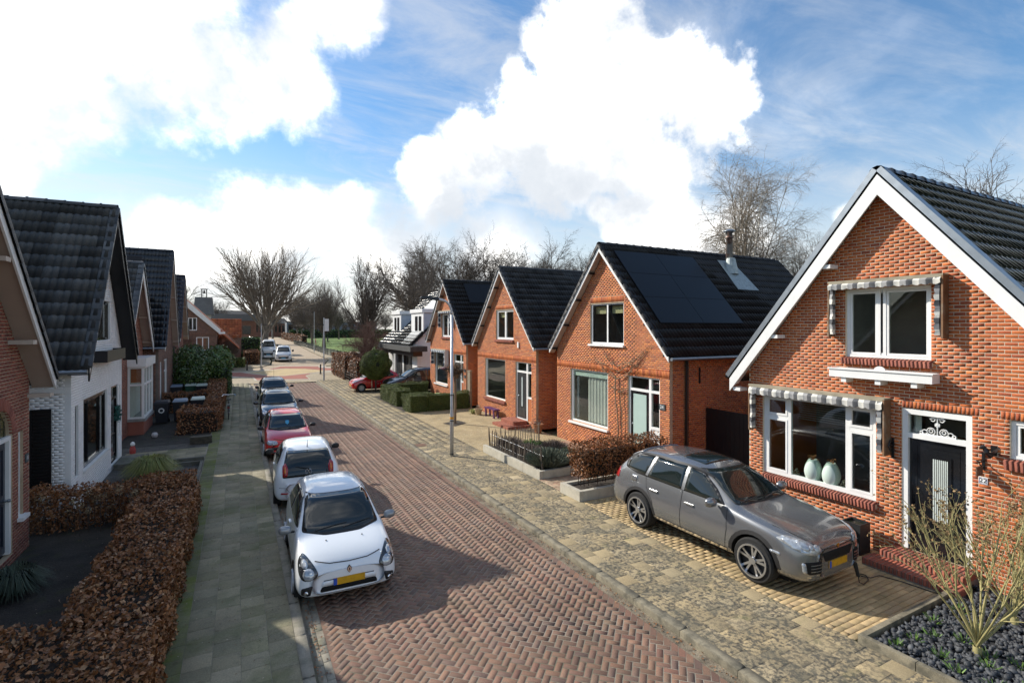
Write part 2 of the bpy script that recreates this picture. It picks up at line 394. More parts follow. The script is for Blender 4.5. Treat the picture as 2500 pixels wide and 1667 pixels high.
# --- left pavement
pl = MB(); pl.box(-1.02, 1.5, -.13, .72, 46.5, PZ-.006); pl = pl.build('pavement_left', m_roadbed, kind='structure')
m_tileM = M('pavement_tile_moss_edge', rough=.9, var=.2, vscale=1.0, fine=.25, fscale=60, bump=.3, bscale=60, rnd=.15, cols=[(.15,.15,.075),(.17,.165,.085),(.13,.14,.06)], dirt=[((.13,.16,.015), 1.9, .46, .66, .85), ((.05,.055,.02), 9., .55, .75, .5)])
grid_tiles('paving_tile', pl, m_tileM, -1.0, 1, .344, .335, 2.5, 46.4, PZ, cap=80)
grid_tiles('paving_tile', pl, m_tileL, -1.0+.344, 4, .344, .335, 2.5, 46.4, PZ, cap=220)
def kerb(name, x0, x1, ys, ye, mat, zt, step=1.0):
    out = []; y = ys; m = MB()
    k = MB(); k.box(x0+.01, ys, -.13, x1-.01, ye, zt-.03); k = k.build(name, mat, kind='structure')
    while y < ye:
        out.append(mat4(((x0+x1)/2, y+step/2, zt+random.uniform(-.006,.006)), (x1-x0+random.uniform(-.006,.006),0,0), (0,step-.012,0), (0,0,.13))); y += step
    pieces('kerb_stone', BEV, out, mat, k)
kerb('kerb_left', .72, .87, 2, 44.5, m_kerb, PZ+.004)
kerb('kerb_right', 5.74, 5.90, 1.5, 45.0, m_kerbR, PZ+.004)
# gutters: grit strip with small concrete setts near the camera
g = MB(); g.box(.87, 1.5, -.13, 1.115, 45.4, RZ-.004); g = g.build('gutter_left', m_gutter, kind='structure')
out = []
for c in range(2):
    y = 2.5+c*.06
    while y < 14:
        if random.random() < .93: out.append(mat4((.965+c*.105, y+.1, RZ+.006+random.uniform(-.006,.004)), (.098,0,0), (0,.192,0), (0,0,.05)))
        y += .2
pieces('gutter_sett', BEV, out, m_kerb, g)
g = MB(); g.box(5.565, 1.5, -.13, 5.74, 45.0, RZ+.001); g.build('gutter_right', m_gutter, kind='structure')
# --- right pavement
def in_drive(x, y): return x > 7.46 and (4.1 < y < 10.7) and False
pr = MB(); pr.box(5.90, 1.5, -.13, 7.76, 46.5, PZ-.006); pr = pr.build('pavement_right', m_roadbed, kind='structure')
grid_tiles('paving_tile', pr, m_tileR, 5.905, 6, .308, .305, 2.0, 46.3, PZ)
# --- driveway of the near house
dv = MB(); dv.box(7.76, 4.12, -.13, 11.3, 10.72, PZ-.010); dv = dv.build('driveway', m_drivebed, kind='structure')
grid_tiles('driveway_paver', dv, m_drive, 4.14, 62, .106, .212, 7.765, 11.29, PZ+.002, j=.009, alongx=True)
m_path = M('pink_path_paver', rough=.85, var=.2, rnd=.2, cols=[(.36,.25,.16),(.33,.20,.14),(.40,.30,.2),(.30,.21,.15)], dirt=[((.12,.13,.06), 2, .5, .75, .5)])
pt = MB(); pt.box(7.76, 11.66, -.13, 11.5, 12.88, PZ-.010); pt = pt.build('garden_path', m_drivebed, kind='structure')
grid_tiles('path_paver', pt, m_path, 11.68, 11, .108, .215, 7.77, 11.4, PZ+.002, alongx=True)
# strip between driveway and the beds, yards of the next houses
yd = MB(); yd.box(7.76, 16.82, -.13, 11.5, 26.6, PZ-.004); yd.build('gravel_yard', m_gravelyard, kind='structure')
yd = MB(); yd.box(10.15, 12.88, -.13, 11.5, 16.82, PZ-.008); yd.build('yard_paving', m_path, kind='structure')
yd = MB(); yd.box(7.76, 26.6, -.13, 11.5, 33.6, PZ-.008); yd.build('front_garden_soil', m_soil, kind='structure')
yd = MB(); yd.box(7.76, 33.6, -.13, 13.0, 46.5, PZ-.006); yd = yd.build('parking_pavement', m_roadbed, kind='structure')
grid_tiles('paving_tile', yd, m_tileR, 7.77, 17, .305, .305, 33.62, 46.3, PZ)
yd = MB(); yd.box(11.5, 8.5, -.13, 22, 11.4, PZ-.01); yd.build('side_alley', m_drivebed, kind='structure')
# --- left front gardens
m_leftsoil = M('dark_left_soil', (.045,.040,.032), .95, var=.45, vscale=2.2, bump=.9, bscale=25, fine=.5, fscale=45, dirt=[((.055,.065,.015), 2.0, .55, .72, .7)])
m_grit = M('dark_grit', (.085,.08,.07), .95, var=.35, vscale=3, bump=1., bscale=50, fine=.7, fscale=35)
yd = MB(); yd.box(-4.2, 2, -.13, -1.02, 16.0, PZ-.02); yd.build('left_garden_soil', m_leftsoil, kind='structure')
yd = MB(); yd.box(-4.2, 16.0, -.13, -1.02, 23.4, PZ-.016); yd.build('left_garden_grit', m_grit, kind='structure')
yd = MB(); yd.box(-4.2, 23.4, -.13, -1.02, 44.0, PZ-.02); yd.build('left_gardens_beyond', m_leftsoil, kind='structure')
m_edge = M('edging_concrete', (.13,.125,.105), .88, var=.3, vscale=3, fine=.2, rnd=.1, dirt=[((.06,.075,.02), 2.4, .5, .7, .7)])
# --- raised crossing
m_red = M('red_clinker_far', (.30,.098,.062), .8, var=.12, vscale=.7, fine=.2, fscale=6)
m_yel = M('yellow_clinker_far', (.46,.34,.17), .8, var=.14, vscale=.6, fine=.18, fscale=6)
m_conc = M('pale_concrete', (.42,.38,.30), .8, var=.1, vscale=2)
m_tan = M('tan_road_far', (.37,.285,.19), .85, var=.14, vscale=.25, fine=.15, fscale=5)
m_pavefar = M('pavement_far', (.33,.27,.18), .88, var=.2, vscale=.6, fine=.3, fscale=5)
m_ramp = M('dark_ramp_block', (.045,.045,.045), .7, var=.2)
def pg(pts, z=0., o=(480, 800, 5.88)): return [G(o[0]+a/o[2], o[1]+b/o[2], z)[:2] for a, b in pts]
cr = MB(); cr.add([(-60,46.3,0),(1.0,46.0,0),(5.8,45.4,0),(60,46.3,0),(60,66.5,0),(-60,66.5,0)], [(0,1,2,3,4,5)]); cr.build('crossing', m_pavefar, kind='structure')
rmp = MB(); rmp.add([(.87,45.4,RZ),(5.74,45.4,RZ),(5.74,46.6,.004),(.87,46.6,.004)], [(0,1,2,3)]); rmp = rmp.build('speed_ramp', m_yel, kind='structure')
out = []
for i in range(9):
    if i in (2,): continue
    x = 1.05+i*.53; out.append(mat4((x+.2, 46.0, -.018), (.36,0,0), (0,1.0,.052), (0,0,.02)))
pieces('ramp_block', BOX, out, m_ramp, rmp)
sheet('crossing_border', pg([(200,630),(700,635),(1040,600),(1200,545),(1760,545),(1930,570),(2300,600),(2300,650),(1900,632),(1660,655),(1575,690),(1640,742),(1300,750),(840,762),(800,712),(200,708)]), .006, m_conc)
sheet('crossing_red_south', pg([(200,645),(640,645),(1060,695),(1250,695),(1900,628),(1660,652),(1560,688),(1615,735),(1300,740),(870,755),(820,712),(520,700),(200,700)]), .011, m_red)
sheet('crossing_red_north', pg([(1030,602),(1200,556),(1560,552),(1745,554),(1762,574),(2300,592),(2300,625),(1900,614),(1700,605),(1290,584)]), .011, m_red)
sheet('crossing_yellow', pg([(720,643),(1290,588),(1560,590),(1890,620),(1250,690),(1060,690)]), .016, m_yel)
sheet('far_road', [(0.9,60),(2.2,64),(3.5,68),(4.0,75),(4.6,100),(6.5,130),(8,180),(9,260),(16,260),(15,180),(13,131),(11.7,100),(11,75),(9.6,68),(8.6,63)], .003, m_tan)
fpv = MB(); fpv.prism([(a, b, -.05) for a, b in [(-3,62),(2.2,64),(3.3,68),(3.8,75),(4.4,100),(6.3,130),(7.8,180),(6,180),(4,130),(2,100),(0,72),(-4,66)]], (0,0,.13)); fpv.build('far_pavement_left', m_pavefar, kind='structure')
fpv = MB(); fpv.prism([(a, b, -.05) for a, b in [(9.0,63),(9.8,68),(11.2,75),(11.9,100),(13.2,131),(15.2,180),(17,180),(15.2,131),(14.2,100),(13.6,75),(12.5,66),(11,63)]], (0,0,.13)); fpv.build('far_pavement_right', m_pavefar, kind='structure')
m_grass = M('meadow_grass', (.12,.19,.03), .95, var=.25, vscale=.3, fine=.35, fscale=4)
sheet('grass_field', [(17,98),(34,92),(60,120),(75,230),(19,230),(16.5,140)], .02, m_grass)
sheet('school_yard', [(14,70),(34,66),(34,92),(17,98),(15,88)], .015, m_conc)
# ================================================================== HOUSES
m_brickO = M('orange_brick', rough=.78, var=.10, vscale=1.4, fine=.22, fscale=55, bump=.35, bscale=90, rnd=.12,
   cols=[(.47,.118,.032),(.53,.145,.036),(.42,.098,.030),(.57,.17,.042),(.38,.085,.032),(.50,.13,.036),(.33,.075,.032),(.54,.155,.048)],
   dirt=[((.55,.32,.20), 5., .60, .8, .30)])
m_brickO2 = M('orange_brick_neighbours', rough=.8, var=.10, vscale=1.4, fine=.2, fscale=55, bump=.3, bscale=90, rnd=.18,
   cols=[(.47,.13,.034),(.53,.16,.040),(.42,.108,.032),(.57,.185,.048),(.36,.085,.034),(.50,.145,.042),(.32,.078,.036)])
m_brickR = M('red_brown_brick', rough=.82, var=.12, rnd=.18, fine=.2, bump=.3, bscale=90,
   cols=[(.24,.075,.05),(.29,.095,.06),(.21,.065,.045),(.32,.11,.07),(.185,.06,.045)])
m_brickB = M('brown_brick', rough=.82, var=.12, rnd=.18, fine=.2, bump=.3, bscale=90,
   cols=[(.17,.085,.055),(.21,.11,.07),(.14,.07,.05),(.23,.10,.06),(.19,.10,.07)])
m_brickW = M('white_painted_brick', rough=.6, var=.05, vscale=1.6, fine=.06, bump=.3, bscale=60, rnd=.03, cols=[(.82,.82,.80),(.85,.85,.83),(.79,.79,.77),(.84,.84,.82)],
   dirt=[((.45,.42,.34), 1.6, .6, .8, .45)])
m_mortar = M('mortar_pale', (.64,.54,.40), .92, var=.15, vscale=2, fine=.2)
m_mortar2 = M('mortar_grey', (.44,.34,.23), .92, var=.2, vscale=2, fine=.2)
m_mortarW = M('mortar_white', (.78,.78,.76), .8, var=.1)
m_mortarD = M('mortar_dark', (.19,.155,.13), .92, var=.15)
m_white = M('white_paint', (.80,.80,.78), .38, var=.04, vscale=3, fine=.02)
m_whiteold = M('white_paint_worn', (.74,.73,.69), .5, var=.07, vscale=5, dirt=[((.45,.43,.36), 5, .6, .8, .4)])
m_black = M('black_paint', (.012,.012,.013), .35, var=.1)
m_blackg = M('black_gloss', (.010,.011,.013), .16, var=.05, coat=.3)
m_soff = M('beige_soffit', (.42,.33,.27), .7, var=.06, vscale=2)
m_zinc = M('zinc', (.30,.33,.36), .38, metal=.75, var=.12, vscale=6)
m_zincd = M('zinc_dark', (.10,.11,.12), .45, metal=.5, var=.2, vscale=6)
m_lead = M('lead_flashing', (.33,.37,.36), .5, metal=.4, var=.25, vscale=10)
m_tileK = M('concrete_roof_tile', rough=.62, var=.18, vscale=1.6, fine=.22, fscale=35, bump=.25, bscale=70, rnd=.35, spec=.35,
   cols=[(.030,.032,.035),(.042,.043,.046),(.026,.028,.031),(.055,.055,.056),(.036,.037,.040)], dirt=[((.10,.10,.09), 12., .66, .80, .5), ((.16,.11,.02), 9., .74, .80, .6)])
m_tileB = M('weathered_roof_tile', rough=.55, var=.22, vscale=1.2, fine=.25, fscale=35, bump=.25, bscale=70, rnd=.42, spec=.45, cols=[(.038,.042,.047),(.058,.062,.066),(.032,.036,.040),(.085,.087,.088),(.048,.052,.056)], dirt=[((.16,.16,.15), 10., .64, .78, .6), ((.20,.14,.03), 9., .74, .80, .6)])
m_tileS = M('dark_slate_tile', rough=.6, var=.15, vscale=1.6, fine=.2, bump=.2, bscale=70, rnd=.3, spec=.35,
   cols=[(.012,.012,.014),(.017,.017,.019),(.011,.011,.012),(.021,.021,.022)], dirt=[((.15,.10,.02), 8., .76, .82, .6)])
m_tileG = M('glazed_roof_tile', rough=.14, var=.08, vscale=3, rnd=.18, coat=.5, cols=[(.007,.011,.013),(.009,.014,.016),(.008,.012,.014)])
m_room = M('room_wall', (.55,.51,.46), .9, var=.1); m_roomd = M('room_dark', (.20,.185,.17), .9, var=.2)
m_curt = M('curtain', (.46,.43,.38), .9, var=.1); m_curtw = M('net_curtain', (.62,.60,.55), .9, var=.05)
m_stone = M('grey_stone', (.28,.27,.25), .8, var=.15, vscale=6, fine=.15)
class Plane:
    """wall plane: u along the wall, z up, d inwards"""
    def __init__(s, kind, c, sgn=1): s.k, s.c, s.s = kind, c, sgn
    def p(s, u, z, d=0.): return (s.c+s.s*d, u, z) if s.k == 'x' else (u, s.c+d, z)
    def box(s, mb, u0, u1, z0, z1, d0, d1, mi=0):
        a, b = s.p(u0, z0, d0), s.p(u1, z1, d1); return mb.box(*a, *b, mi)
    def axes(s):
        if s.k == 'x': return np.array((0, -float(s.s), 0)), np.array((0, 0, 1.)), np.array((-float(s.s), 0, 0))
        return np.array((1., 0, 0)), np.array((0, 0, 1.)), np.array((0, -1., 0))
def brick_wall(parent, pl, outline, z0, z1, openings, mat, mortar, soldiers=(), cap=300, name='brick', h=.0645, l=.172, joint=.012, thick=.11, zstart_course=0):
    au, az_, an = pl.axes(); mb = MB(); out = []
    zs = z0; ci = zstart_course; blk = list(openings)+[s[:4] for s in soldiers]
    while zs < z1-1e-4:
        ze = min(zs+h, z1)
        o = outline(ze-.002) if outline(ze-.002) else None
        if o:
            def cutup(lst, tol):
                iv = [o]
                for u0, u1, a, b in lst:
                    if a < ze-tol and b > zs+tol:
                        nv = []
                        for p, q in iv:
                            if u1 <= p or u0 >= q: nv.append((p, q)); continue
                            if u0 > p: nv.append((p, u0))
                            if u1 < q: nv.append((u1, q))
                        iv = nv
                return iv
            for p, q in cutup(openings, .03): pl.box(mb, p, q, zs, ze, .004, thick)
            for p, q in cutup(blk, .03):
                u = o[0]-(l/2 if ci % 2 else 0)
                if outline(z0) : u = outline(z0)[0]-(l/2 if ci % 2 else 0)
                while u < q:
                    a, b = max(u, p), min(u+l, q)
                    if b-a > .035:
                        pr = random.uniform(-.0012, .0012)
                        out.append(mat4(pl.p((a+b)/2, (zs+ze)/2, pr), au*(b-a-joint), az_*(ze-zs-joint*random.uniform(.9, 1.2)), an*.03))
                    u += l
        zs += h; ci += 1
    for u0, u1, a, b, pr in soldiers:
        n = max(1, round((u1-u0)/.0625)); w = (u1-u0)/n
        for i in range(n):
            out.append(mat4(pl.p(u0+(i+.5)*w, (a+b)/2, -pr+random.uniform(-.002,.002)), au*(w-joint), az_*(b-a-joint), an*(.03+pr)))
    mb.build('mortar_wall', mortar, parent)
    pieces(name, BOX, out, mat, parent, cap=cap)
def sill_bricks(parent, pl, u0, u1, z, mat, mortar, proud=.07, h=.13, name='sill_brick'):
    au, az_, an = pl.axes(); n = round((u1-u0)/.068); w = (u1-u0)/n; out = []
    # sloping bricks on edge
    zz = az_*.97-an*-.25; zz = az_+an*.35; zz /= np.linalg.norm(zz); dd = np.cross(au, zz); 
    for i in range(n):
        c = np.array(pl.p(u0+(i+.5)*w, z, -proud/2-.01)); dn = an-az_*.25; dn /= np.linalg.norm(dn)
        up = np.cross(dn, au) if np.dot(np.cross(dn, au), az_) > 0 else np.cross(au, dn)
        ax, ay = au*(w-.012), np.cross(up, au)
        out.append(mat4(c, ax, ay*(proud+.06), up*h))
    mb = MB(); pl.box(mb, u0+.004, u1-.004, z-h+.02, z-.03, -proud+.02, .05)
    s = mb.build('brick_sill', mortar, parent)
    pieces(name, BOX, out, mat, s, cap=60)
    return s
def window(parent, pl, u0, u1, z0, z1, cols, frame=None, fw=.06, d=.07, sash=None, name='window', sill=None, pane=None, label=None, nosill=False):
    """cols: list of (uA,uB,[z splits]) columns; every cell gets a pane. sash: material of inner sash frames"""
    frame = frame or m_white
    mb = MB(); pl.box(mb, u0, u1, z1-fw, z1, d-.02, d+.06); pl.box(mb, u0, u1, z0, z0+fw, d-.02, d+.06)
    pl.box(mb, u0, u0+fw, z0+fw, z1-fw, d-.02, d+.06); pl.box(mb, u1-fw, u1, z0+fw, z1-fw, d-.02, d+.06)
    cells = []
    for i, (a, b, zsp) in enumerate(cols):
        if i: pl.box(mb, a-fw/2, a+fw/2, z0+fw, z1-fw, d-.015, d+.055)
        ca = a+(fw/2 if i else fw); cb = b-(fw/2 if i < len(cols)-1 else fw)
        zl = [z0+fw]+list(zsp)+[z1-fw]
        for j in range(len(zl)-1):
            lo, hi = zl[j]+(fw/2 if j else 0), zl[j+1]-(fw/2 if j < len(zl)-2 else 0)
            if j: pl.box(mb, ca, cb, zl[j]-fw/2, zl[j]+fw/2, d-.012, d+.05)
            cells.append((ca, cb, lo, hi))
    w = mb.build(name, frame, parent)
    if label: w['label'] = label
    for a, b, lo, hi in cells:
        if sash:
            sb = MB(); t = .045
            for q in ((a+.004, b-.004, hi-t, hi-.004), (a+.004, b-.004, lo+.004, lo+t), (a+.004, a+t, lo+t, hi-t), (b-t, b-.004, lo+t, hi-t)): pl.box(sb, *q, d-.005, d+.045)
            sb.build('sash', sash, w); a, b, lo, hi = a+t, b-t, lo+t, hi-t
        pb = MB(); pl.box(pb, a, b, lo, hi, d+.02, d+.026); pb.build('pane', pane or glass, w)
    if sill:
        sb = MB(); pl.box(sb, u0-.06, u1+.06, z0-.07, z0-.002, -.09, d+.03); sb.build('sill', sill, w)
    return w
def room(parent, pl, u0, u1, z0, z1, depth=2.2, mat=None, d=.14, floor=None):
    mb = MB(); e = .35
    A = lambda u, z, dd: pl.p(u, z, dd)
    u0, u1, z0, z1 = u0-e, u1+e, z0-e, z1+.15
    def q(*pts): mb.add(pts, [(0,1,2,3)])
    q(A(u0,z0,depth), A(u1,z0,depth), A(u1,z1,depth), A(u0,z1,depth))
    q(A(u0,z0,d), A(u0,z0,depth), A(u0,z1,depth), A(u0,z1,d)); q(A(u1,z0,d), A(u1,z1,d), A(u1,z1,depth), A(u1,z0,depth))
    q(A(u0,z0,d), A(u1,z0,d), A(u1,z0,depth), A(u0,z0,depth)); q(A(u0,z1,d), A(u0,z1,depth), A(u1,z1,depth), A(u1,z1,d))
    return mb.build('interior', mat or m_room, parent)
def curtain(parent, pl, u0, u1, z0, z1, d, mat, wave=.025, n=None, name='curtain'):
    n = n or max(6, int((u1-u0)/.02)); mb = MB(); vs = []
    for i in range(n+1):
        u = u0+(u1-u0)*i/n; dd = d+wave*math.sin(i*1.15)+random.uniform(-.004,.004)
        vs += [pl.p(u, z0, dd), pl.p(u, z1, dd)]
    mb.add(vs, [(2*i, 2*i+2, 2*i+3, 2*i+1) for i in range(n)]); return mb.build(name, mat, parent, smooth=True)
# ---- tiles
def tile_proto(prof, lip=.028, over=.12):
    v = []; n = len(prof)
    for x, h in prof: v.append((x, -.5-over, h))
    for x, h in prof: v.append((x, .5, h+lip))
    for x, h in prof: v.append((x, .5, h-.004))
    f = [(i+1, i, n+i, n+i+1) for i in range(n-1)]+[(n+i+1, n+i, 2*n+i, 2*n+i+1) for i in range(n-1)]
    f = [tuple(reversed(q)) for q in f]
    return np.array(v, float), np.array(f, int)
TILE = tile_proto([(-.5,0),(-.40,.034),(-.20,.034),(-.10,.004),(.0,.0),(.10,.034),(.30,.034),(.40,.004),(.5,.0)])
TILE_FLAT = tile_proto([(-.5,.0),(-.42,.022),(-.10,.022),(-.04,0),(.04,0),(.10,.022),(.42,.022),(.5,0)], .022)
TILE_S = tile_proto([(-.5,.045),(-.40,.02),(-.25,.0),(.0,-.006),(.18,.0),(.30,.028),(.40,.052),(.5,.048)], .03)
def ridge_proto(n=7):
    v = []; f = []
    for x, r in ((-.5, 1.0), (.42, .92), (.42, 1.08), (.5, 1.08)):
        for i in range(n):
            a = math.pi*i/(n-1); v.append((x, math.cos(a)*r, math.sin(a)*r))
    for k in range(3):
        for i in range(n-1): f.append((k*n+i, k*n+i+1, (k+1)*n+i+1, (k+1)*n+i)[::-1])
    v2 = np.array(v, float); return v2, np.array(f, int)
RIDGE = ridge_proto()
def tile_slope(parent, xa, xb, y_e, z_e, y_r, z_r, w, l, proto, mat, cap=300, skip=None, verge=None, smooth=False, lift=.03):
    """rows of tiles from the eave (y_e,z_e) to the ridge (y_r,z_r), spread over x from xa to xb"""
    d = np.array((0, y_e-y_r, z_e-z_r)); Ls = np.linalg.norm(d); d /= Ls; sg = -1.0 if d[1] < 0 else 1.0
    ax = np.array((sg, 0, 0)); nz = np.cross(ax, d)
    if nz[2] < 0: ax = -ax; nz = np.cross(ax, d)
    x0, x1 = min(xa, xb), max(xa, xb); nc = round((x1-x0)/w); w = (x1-x0)/nc; nr = round(Ls/l); l = Ls/nr; out = []
    for r in range(nr):
        for c in range(nc):
            q = np.array((x0+(c+.5)*w, y_e, z_e))-d*(r+.5)*l
            if skip and skip(q[0], q[1]): continue
            q = q+nz*(lift+random.uniform(-.004,.004)); out.append(mat4(q, ax*w*1.01, (d+ax*random.gauss(0,.006))*l, nz))
    pieces('roof_tile', proto, out, mat, parent, cap=cap, smooth=smooth)
    return Ls, d, nz
def gable_house(name, label, X, s, y0, y1, ya, ze, zr, D, ov, eo, wallmat, mortar, openings, soldiers=(), tile=TILE, tilemat=None, tw=.30, tl=.345,
                barge=None, soffit=None, bw=.22, brackets=0, side_open=(), side_depth=None, zb=.0, verge=True, group=None, ridge_r=.12, skip=None, side_cap=200, cap=300,
                bracket_mat=None, sidewall=True, gutter=True, tiles_cap=300, smooth_tiles=False, farbarge=None, parapet=None):
    tilemat = tilemat or m_tileK; barge = barge or m_white; soffit = soffit or m_soff
    H_ = empty(name, (X, (y0+y1)/2, 0), label, 'house', group)
    P = Plane('x', X, s); xf = X-s*ov; xb = X+s*D
    yn, yf = y0-eo, y1+eo; mn = (zr-ze)/(ya-yn); mf = (zr-ze)/(yf-ya); t = .17
    def outline(z):
        a, b = y0, y1
        top_n = zr-(ya-y0)*mn-t; top_f = zr-(y1-ya)*mf-t
        if z > top_n: a = max(a, ya-(zr-t-z)/mn)
        if z > top_f: b = min(b, ya+(zr-t-z)/mf)
        return (a, b) if b-a > .05 else None
    brick_wall(H_, P, outline, zb, zr-t, openings, wallmat, mortar, soldiers, cap=cap)
    Ps = Plane('y', y0); dep = side_depth or D
    ua, ub = (X+.0, X+dep) if s > 0 else (X-dep, X)
    if sidewall:
        brick_wall(H_, Ps, lambda z: (ua+(.115 if s > 0 else 0), ub-(.115 if s < 0 else 0)), zb, ze+(y0-yn)*mn-.10, side_open, wallmat, mortar, cap=side_cap)
        # corner returns
        mb = MB(); mb.box(X+s*.02, y0+.006, zb, X+s*.13, y0+.10, ze+eo*mn-.12); mb.build('corner_core', mortar, H_)
    # back and far walls (plain)
    mb = MB(); mb.box(xb-s*.1, y0+.1, zb, xb, y1-.02, ze); mb.box(X+s*.12, y1-.12, zb, xb-s*.1, y1-.02, ze)
    mb.prism([(xb-s*.1, y0+.1, ze), (xb-s*.1, y1-.1, ze), (xb-s*.1, ya, zr-.3)], (s*.1, 0, 0)); mb.build('rear_wall', wallmat, H_)
    # roof slabs
    rb = MB()
    for ye, sg in ((yn, 1), (yf, -1)):
        rb.prism([(xf+s*.05, ye, ze-.02), (xf+s*.05, ya, zr-.02), (xf+s*.05, ya, zr-.13), (xf+s*.05, ye, ze-.13)], (s*(D+ov+.1), 0, 0))
    roof = rb.build('roof', tilemat, H_)
    tile_slope(roof, xf, xb+s*.2, yn-.05, ze-.05*mn, ya, zr, tw, tl, tile, tilemat, skip=skip, cap=tiles_cap, smooth=smooth_tiles)
    # far slope tiles, one sheet of them
    tile_slope(roof, xf, xb+s*.2, yf+.05, ze-.05*mf, ya, zr, tw, tl, tile, tilemat, cap=0, smooth=smooth_tiles)
    out = []; n = int((D+ov+.2)/.40)
    for i in range(n):
        out.append(mat4((xf+s*(i+.5)*.40, ya, zr+.0+random.uniform(-.006,.006)), (s*.41,0,0), (0,s*ridge_r*1.15,0), (0,0,ridge_r)))
    pieces('ridge_tile', RIDGE, out, tilemat, roof, smooth=False)
    # barge boards and soffits
    for ye, sg, nm in ((yn, 1, 'near'), (yf, -1, 'far')):
        mm_ = mn if sg > 0 else mf; bm = MB(); e2 = .0
        bm.prism([(xf, ye-sg*e2, ze-.035), (xf, ya, zr-.035), (xf, ya, zr-.035-bw*math.sqrt(1+mm_*mm_)), (xf, ye-sg*e2, ze-.035-bw*math.sqrt(1+mm_*mm_)*.8)], (s*.035, 0, 0))
        bm.build('barge_board', (farbarge if (farbarge and sg < 0) else barge), H_)
        sm = MB(); k = .15
        sm.prism([(xf+s*.035, ye, ze-k), (xf+s*.035, ya, zr-k), (xf+s*.035, ya, zr-k-.03), (xf+s*.035, ye, ze-k-.03)], (s*(ov-.035+.01), 0, 0)); sm.build('soffit', soffit, H_)
        for b in range(brackets):
            f = (b+.75)/brackets; yy = ya+(ye-ya)*f; zz = zr+(ze-zr)*f-k-.03
            kb = MB(); kb.box(xf+s*.04, yy-.05, zz-.10, X, yy+.05+.02, zz-.03+.0); kb.build('bracket', bracket_mat or m_black, H_)
        if verge:
            vo = []; Ls = math.hypot(ye-ya, zr-ze); n = round(Ls/.33); dd = np.array((0, ye-ya, ze-zr))/Ls; nn = np.array((0, -dd[2]*(-1 if sg > 0 else 1), abs(dd[1]))); nn = np.array((0, -sg*abs(dd[2]), abs(dd[1])))
            for i in range(n):
                c = np.array((xf+s*.06, ya, zr))+dd*(i+.5)*Ls/n+nn*(.075)
                a1 = np.array((1.,0,0)); 
                if np.dot(np.cross(a1, dd), nn) < 0: a1 = -a1
                vo.append(mat4(c, a1*.20, (dd+nn*.06)*Ls/n*1.0, nn*.11))
            pieces('verge_tile', BOX, vo, tilemat, roof, cap=60)
    if gutter:
        gm = MB(); gx0, gx1 = sorted((xf+s*.02, xb)); 
        gm.tube([(gx0, yn-.10, ze-.10), (gx1, yn-.10, ze-.10)], .055, 8); gm.build('gutter', m_zinc, H_)
    return H_, P, Ps, roof
def door_panel(parent, P, u0, u1, z0, z1, d, mat, glassmat=None, style=0, knob=None):
    mb = MB(); P.box(mb, u0, u1, z0, z1, d, d+.05)
    if style == 0:      # central long light
        um = (u0+u1)/2; w = (u1-u0)*.14
        P.box(mb, u0+.12, u1-.12, z0+.10, z0+.45, d-.014, d)
    dr = mb.build('door', mat, parent)
    return dr
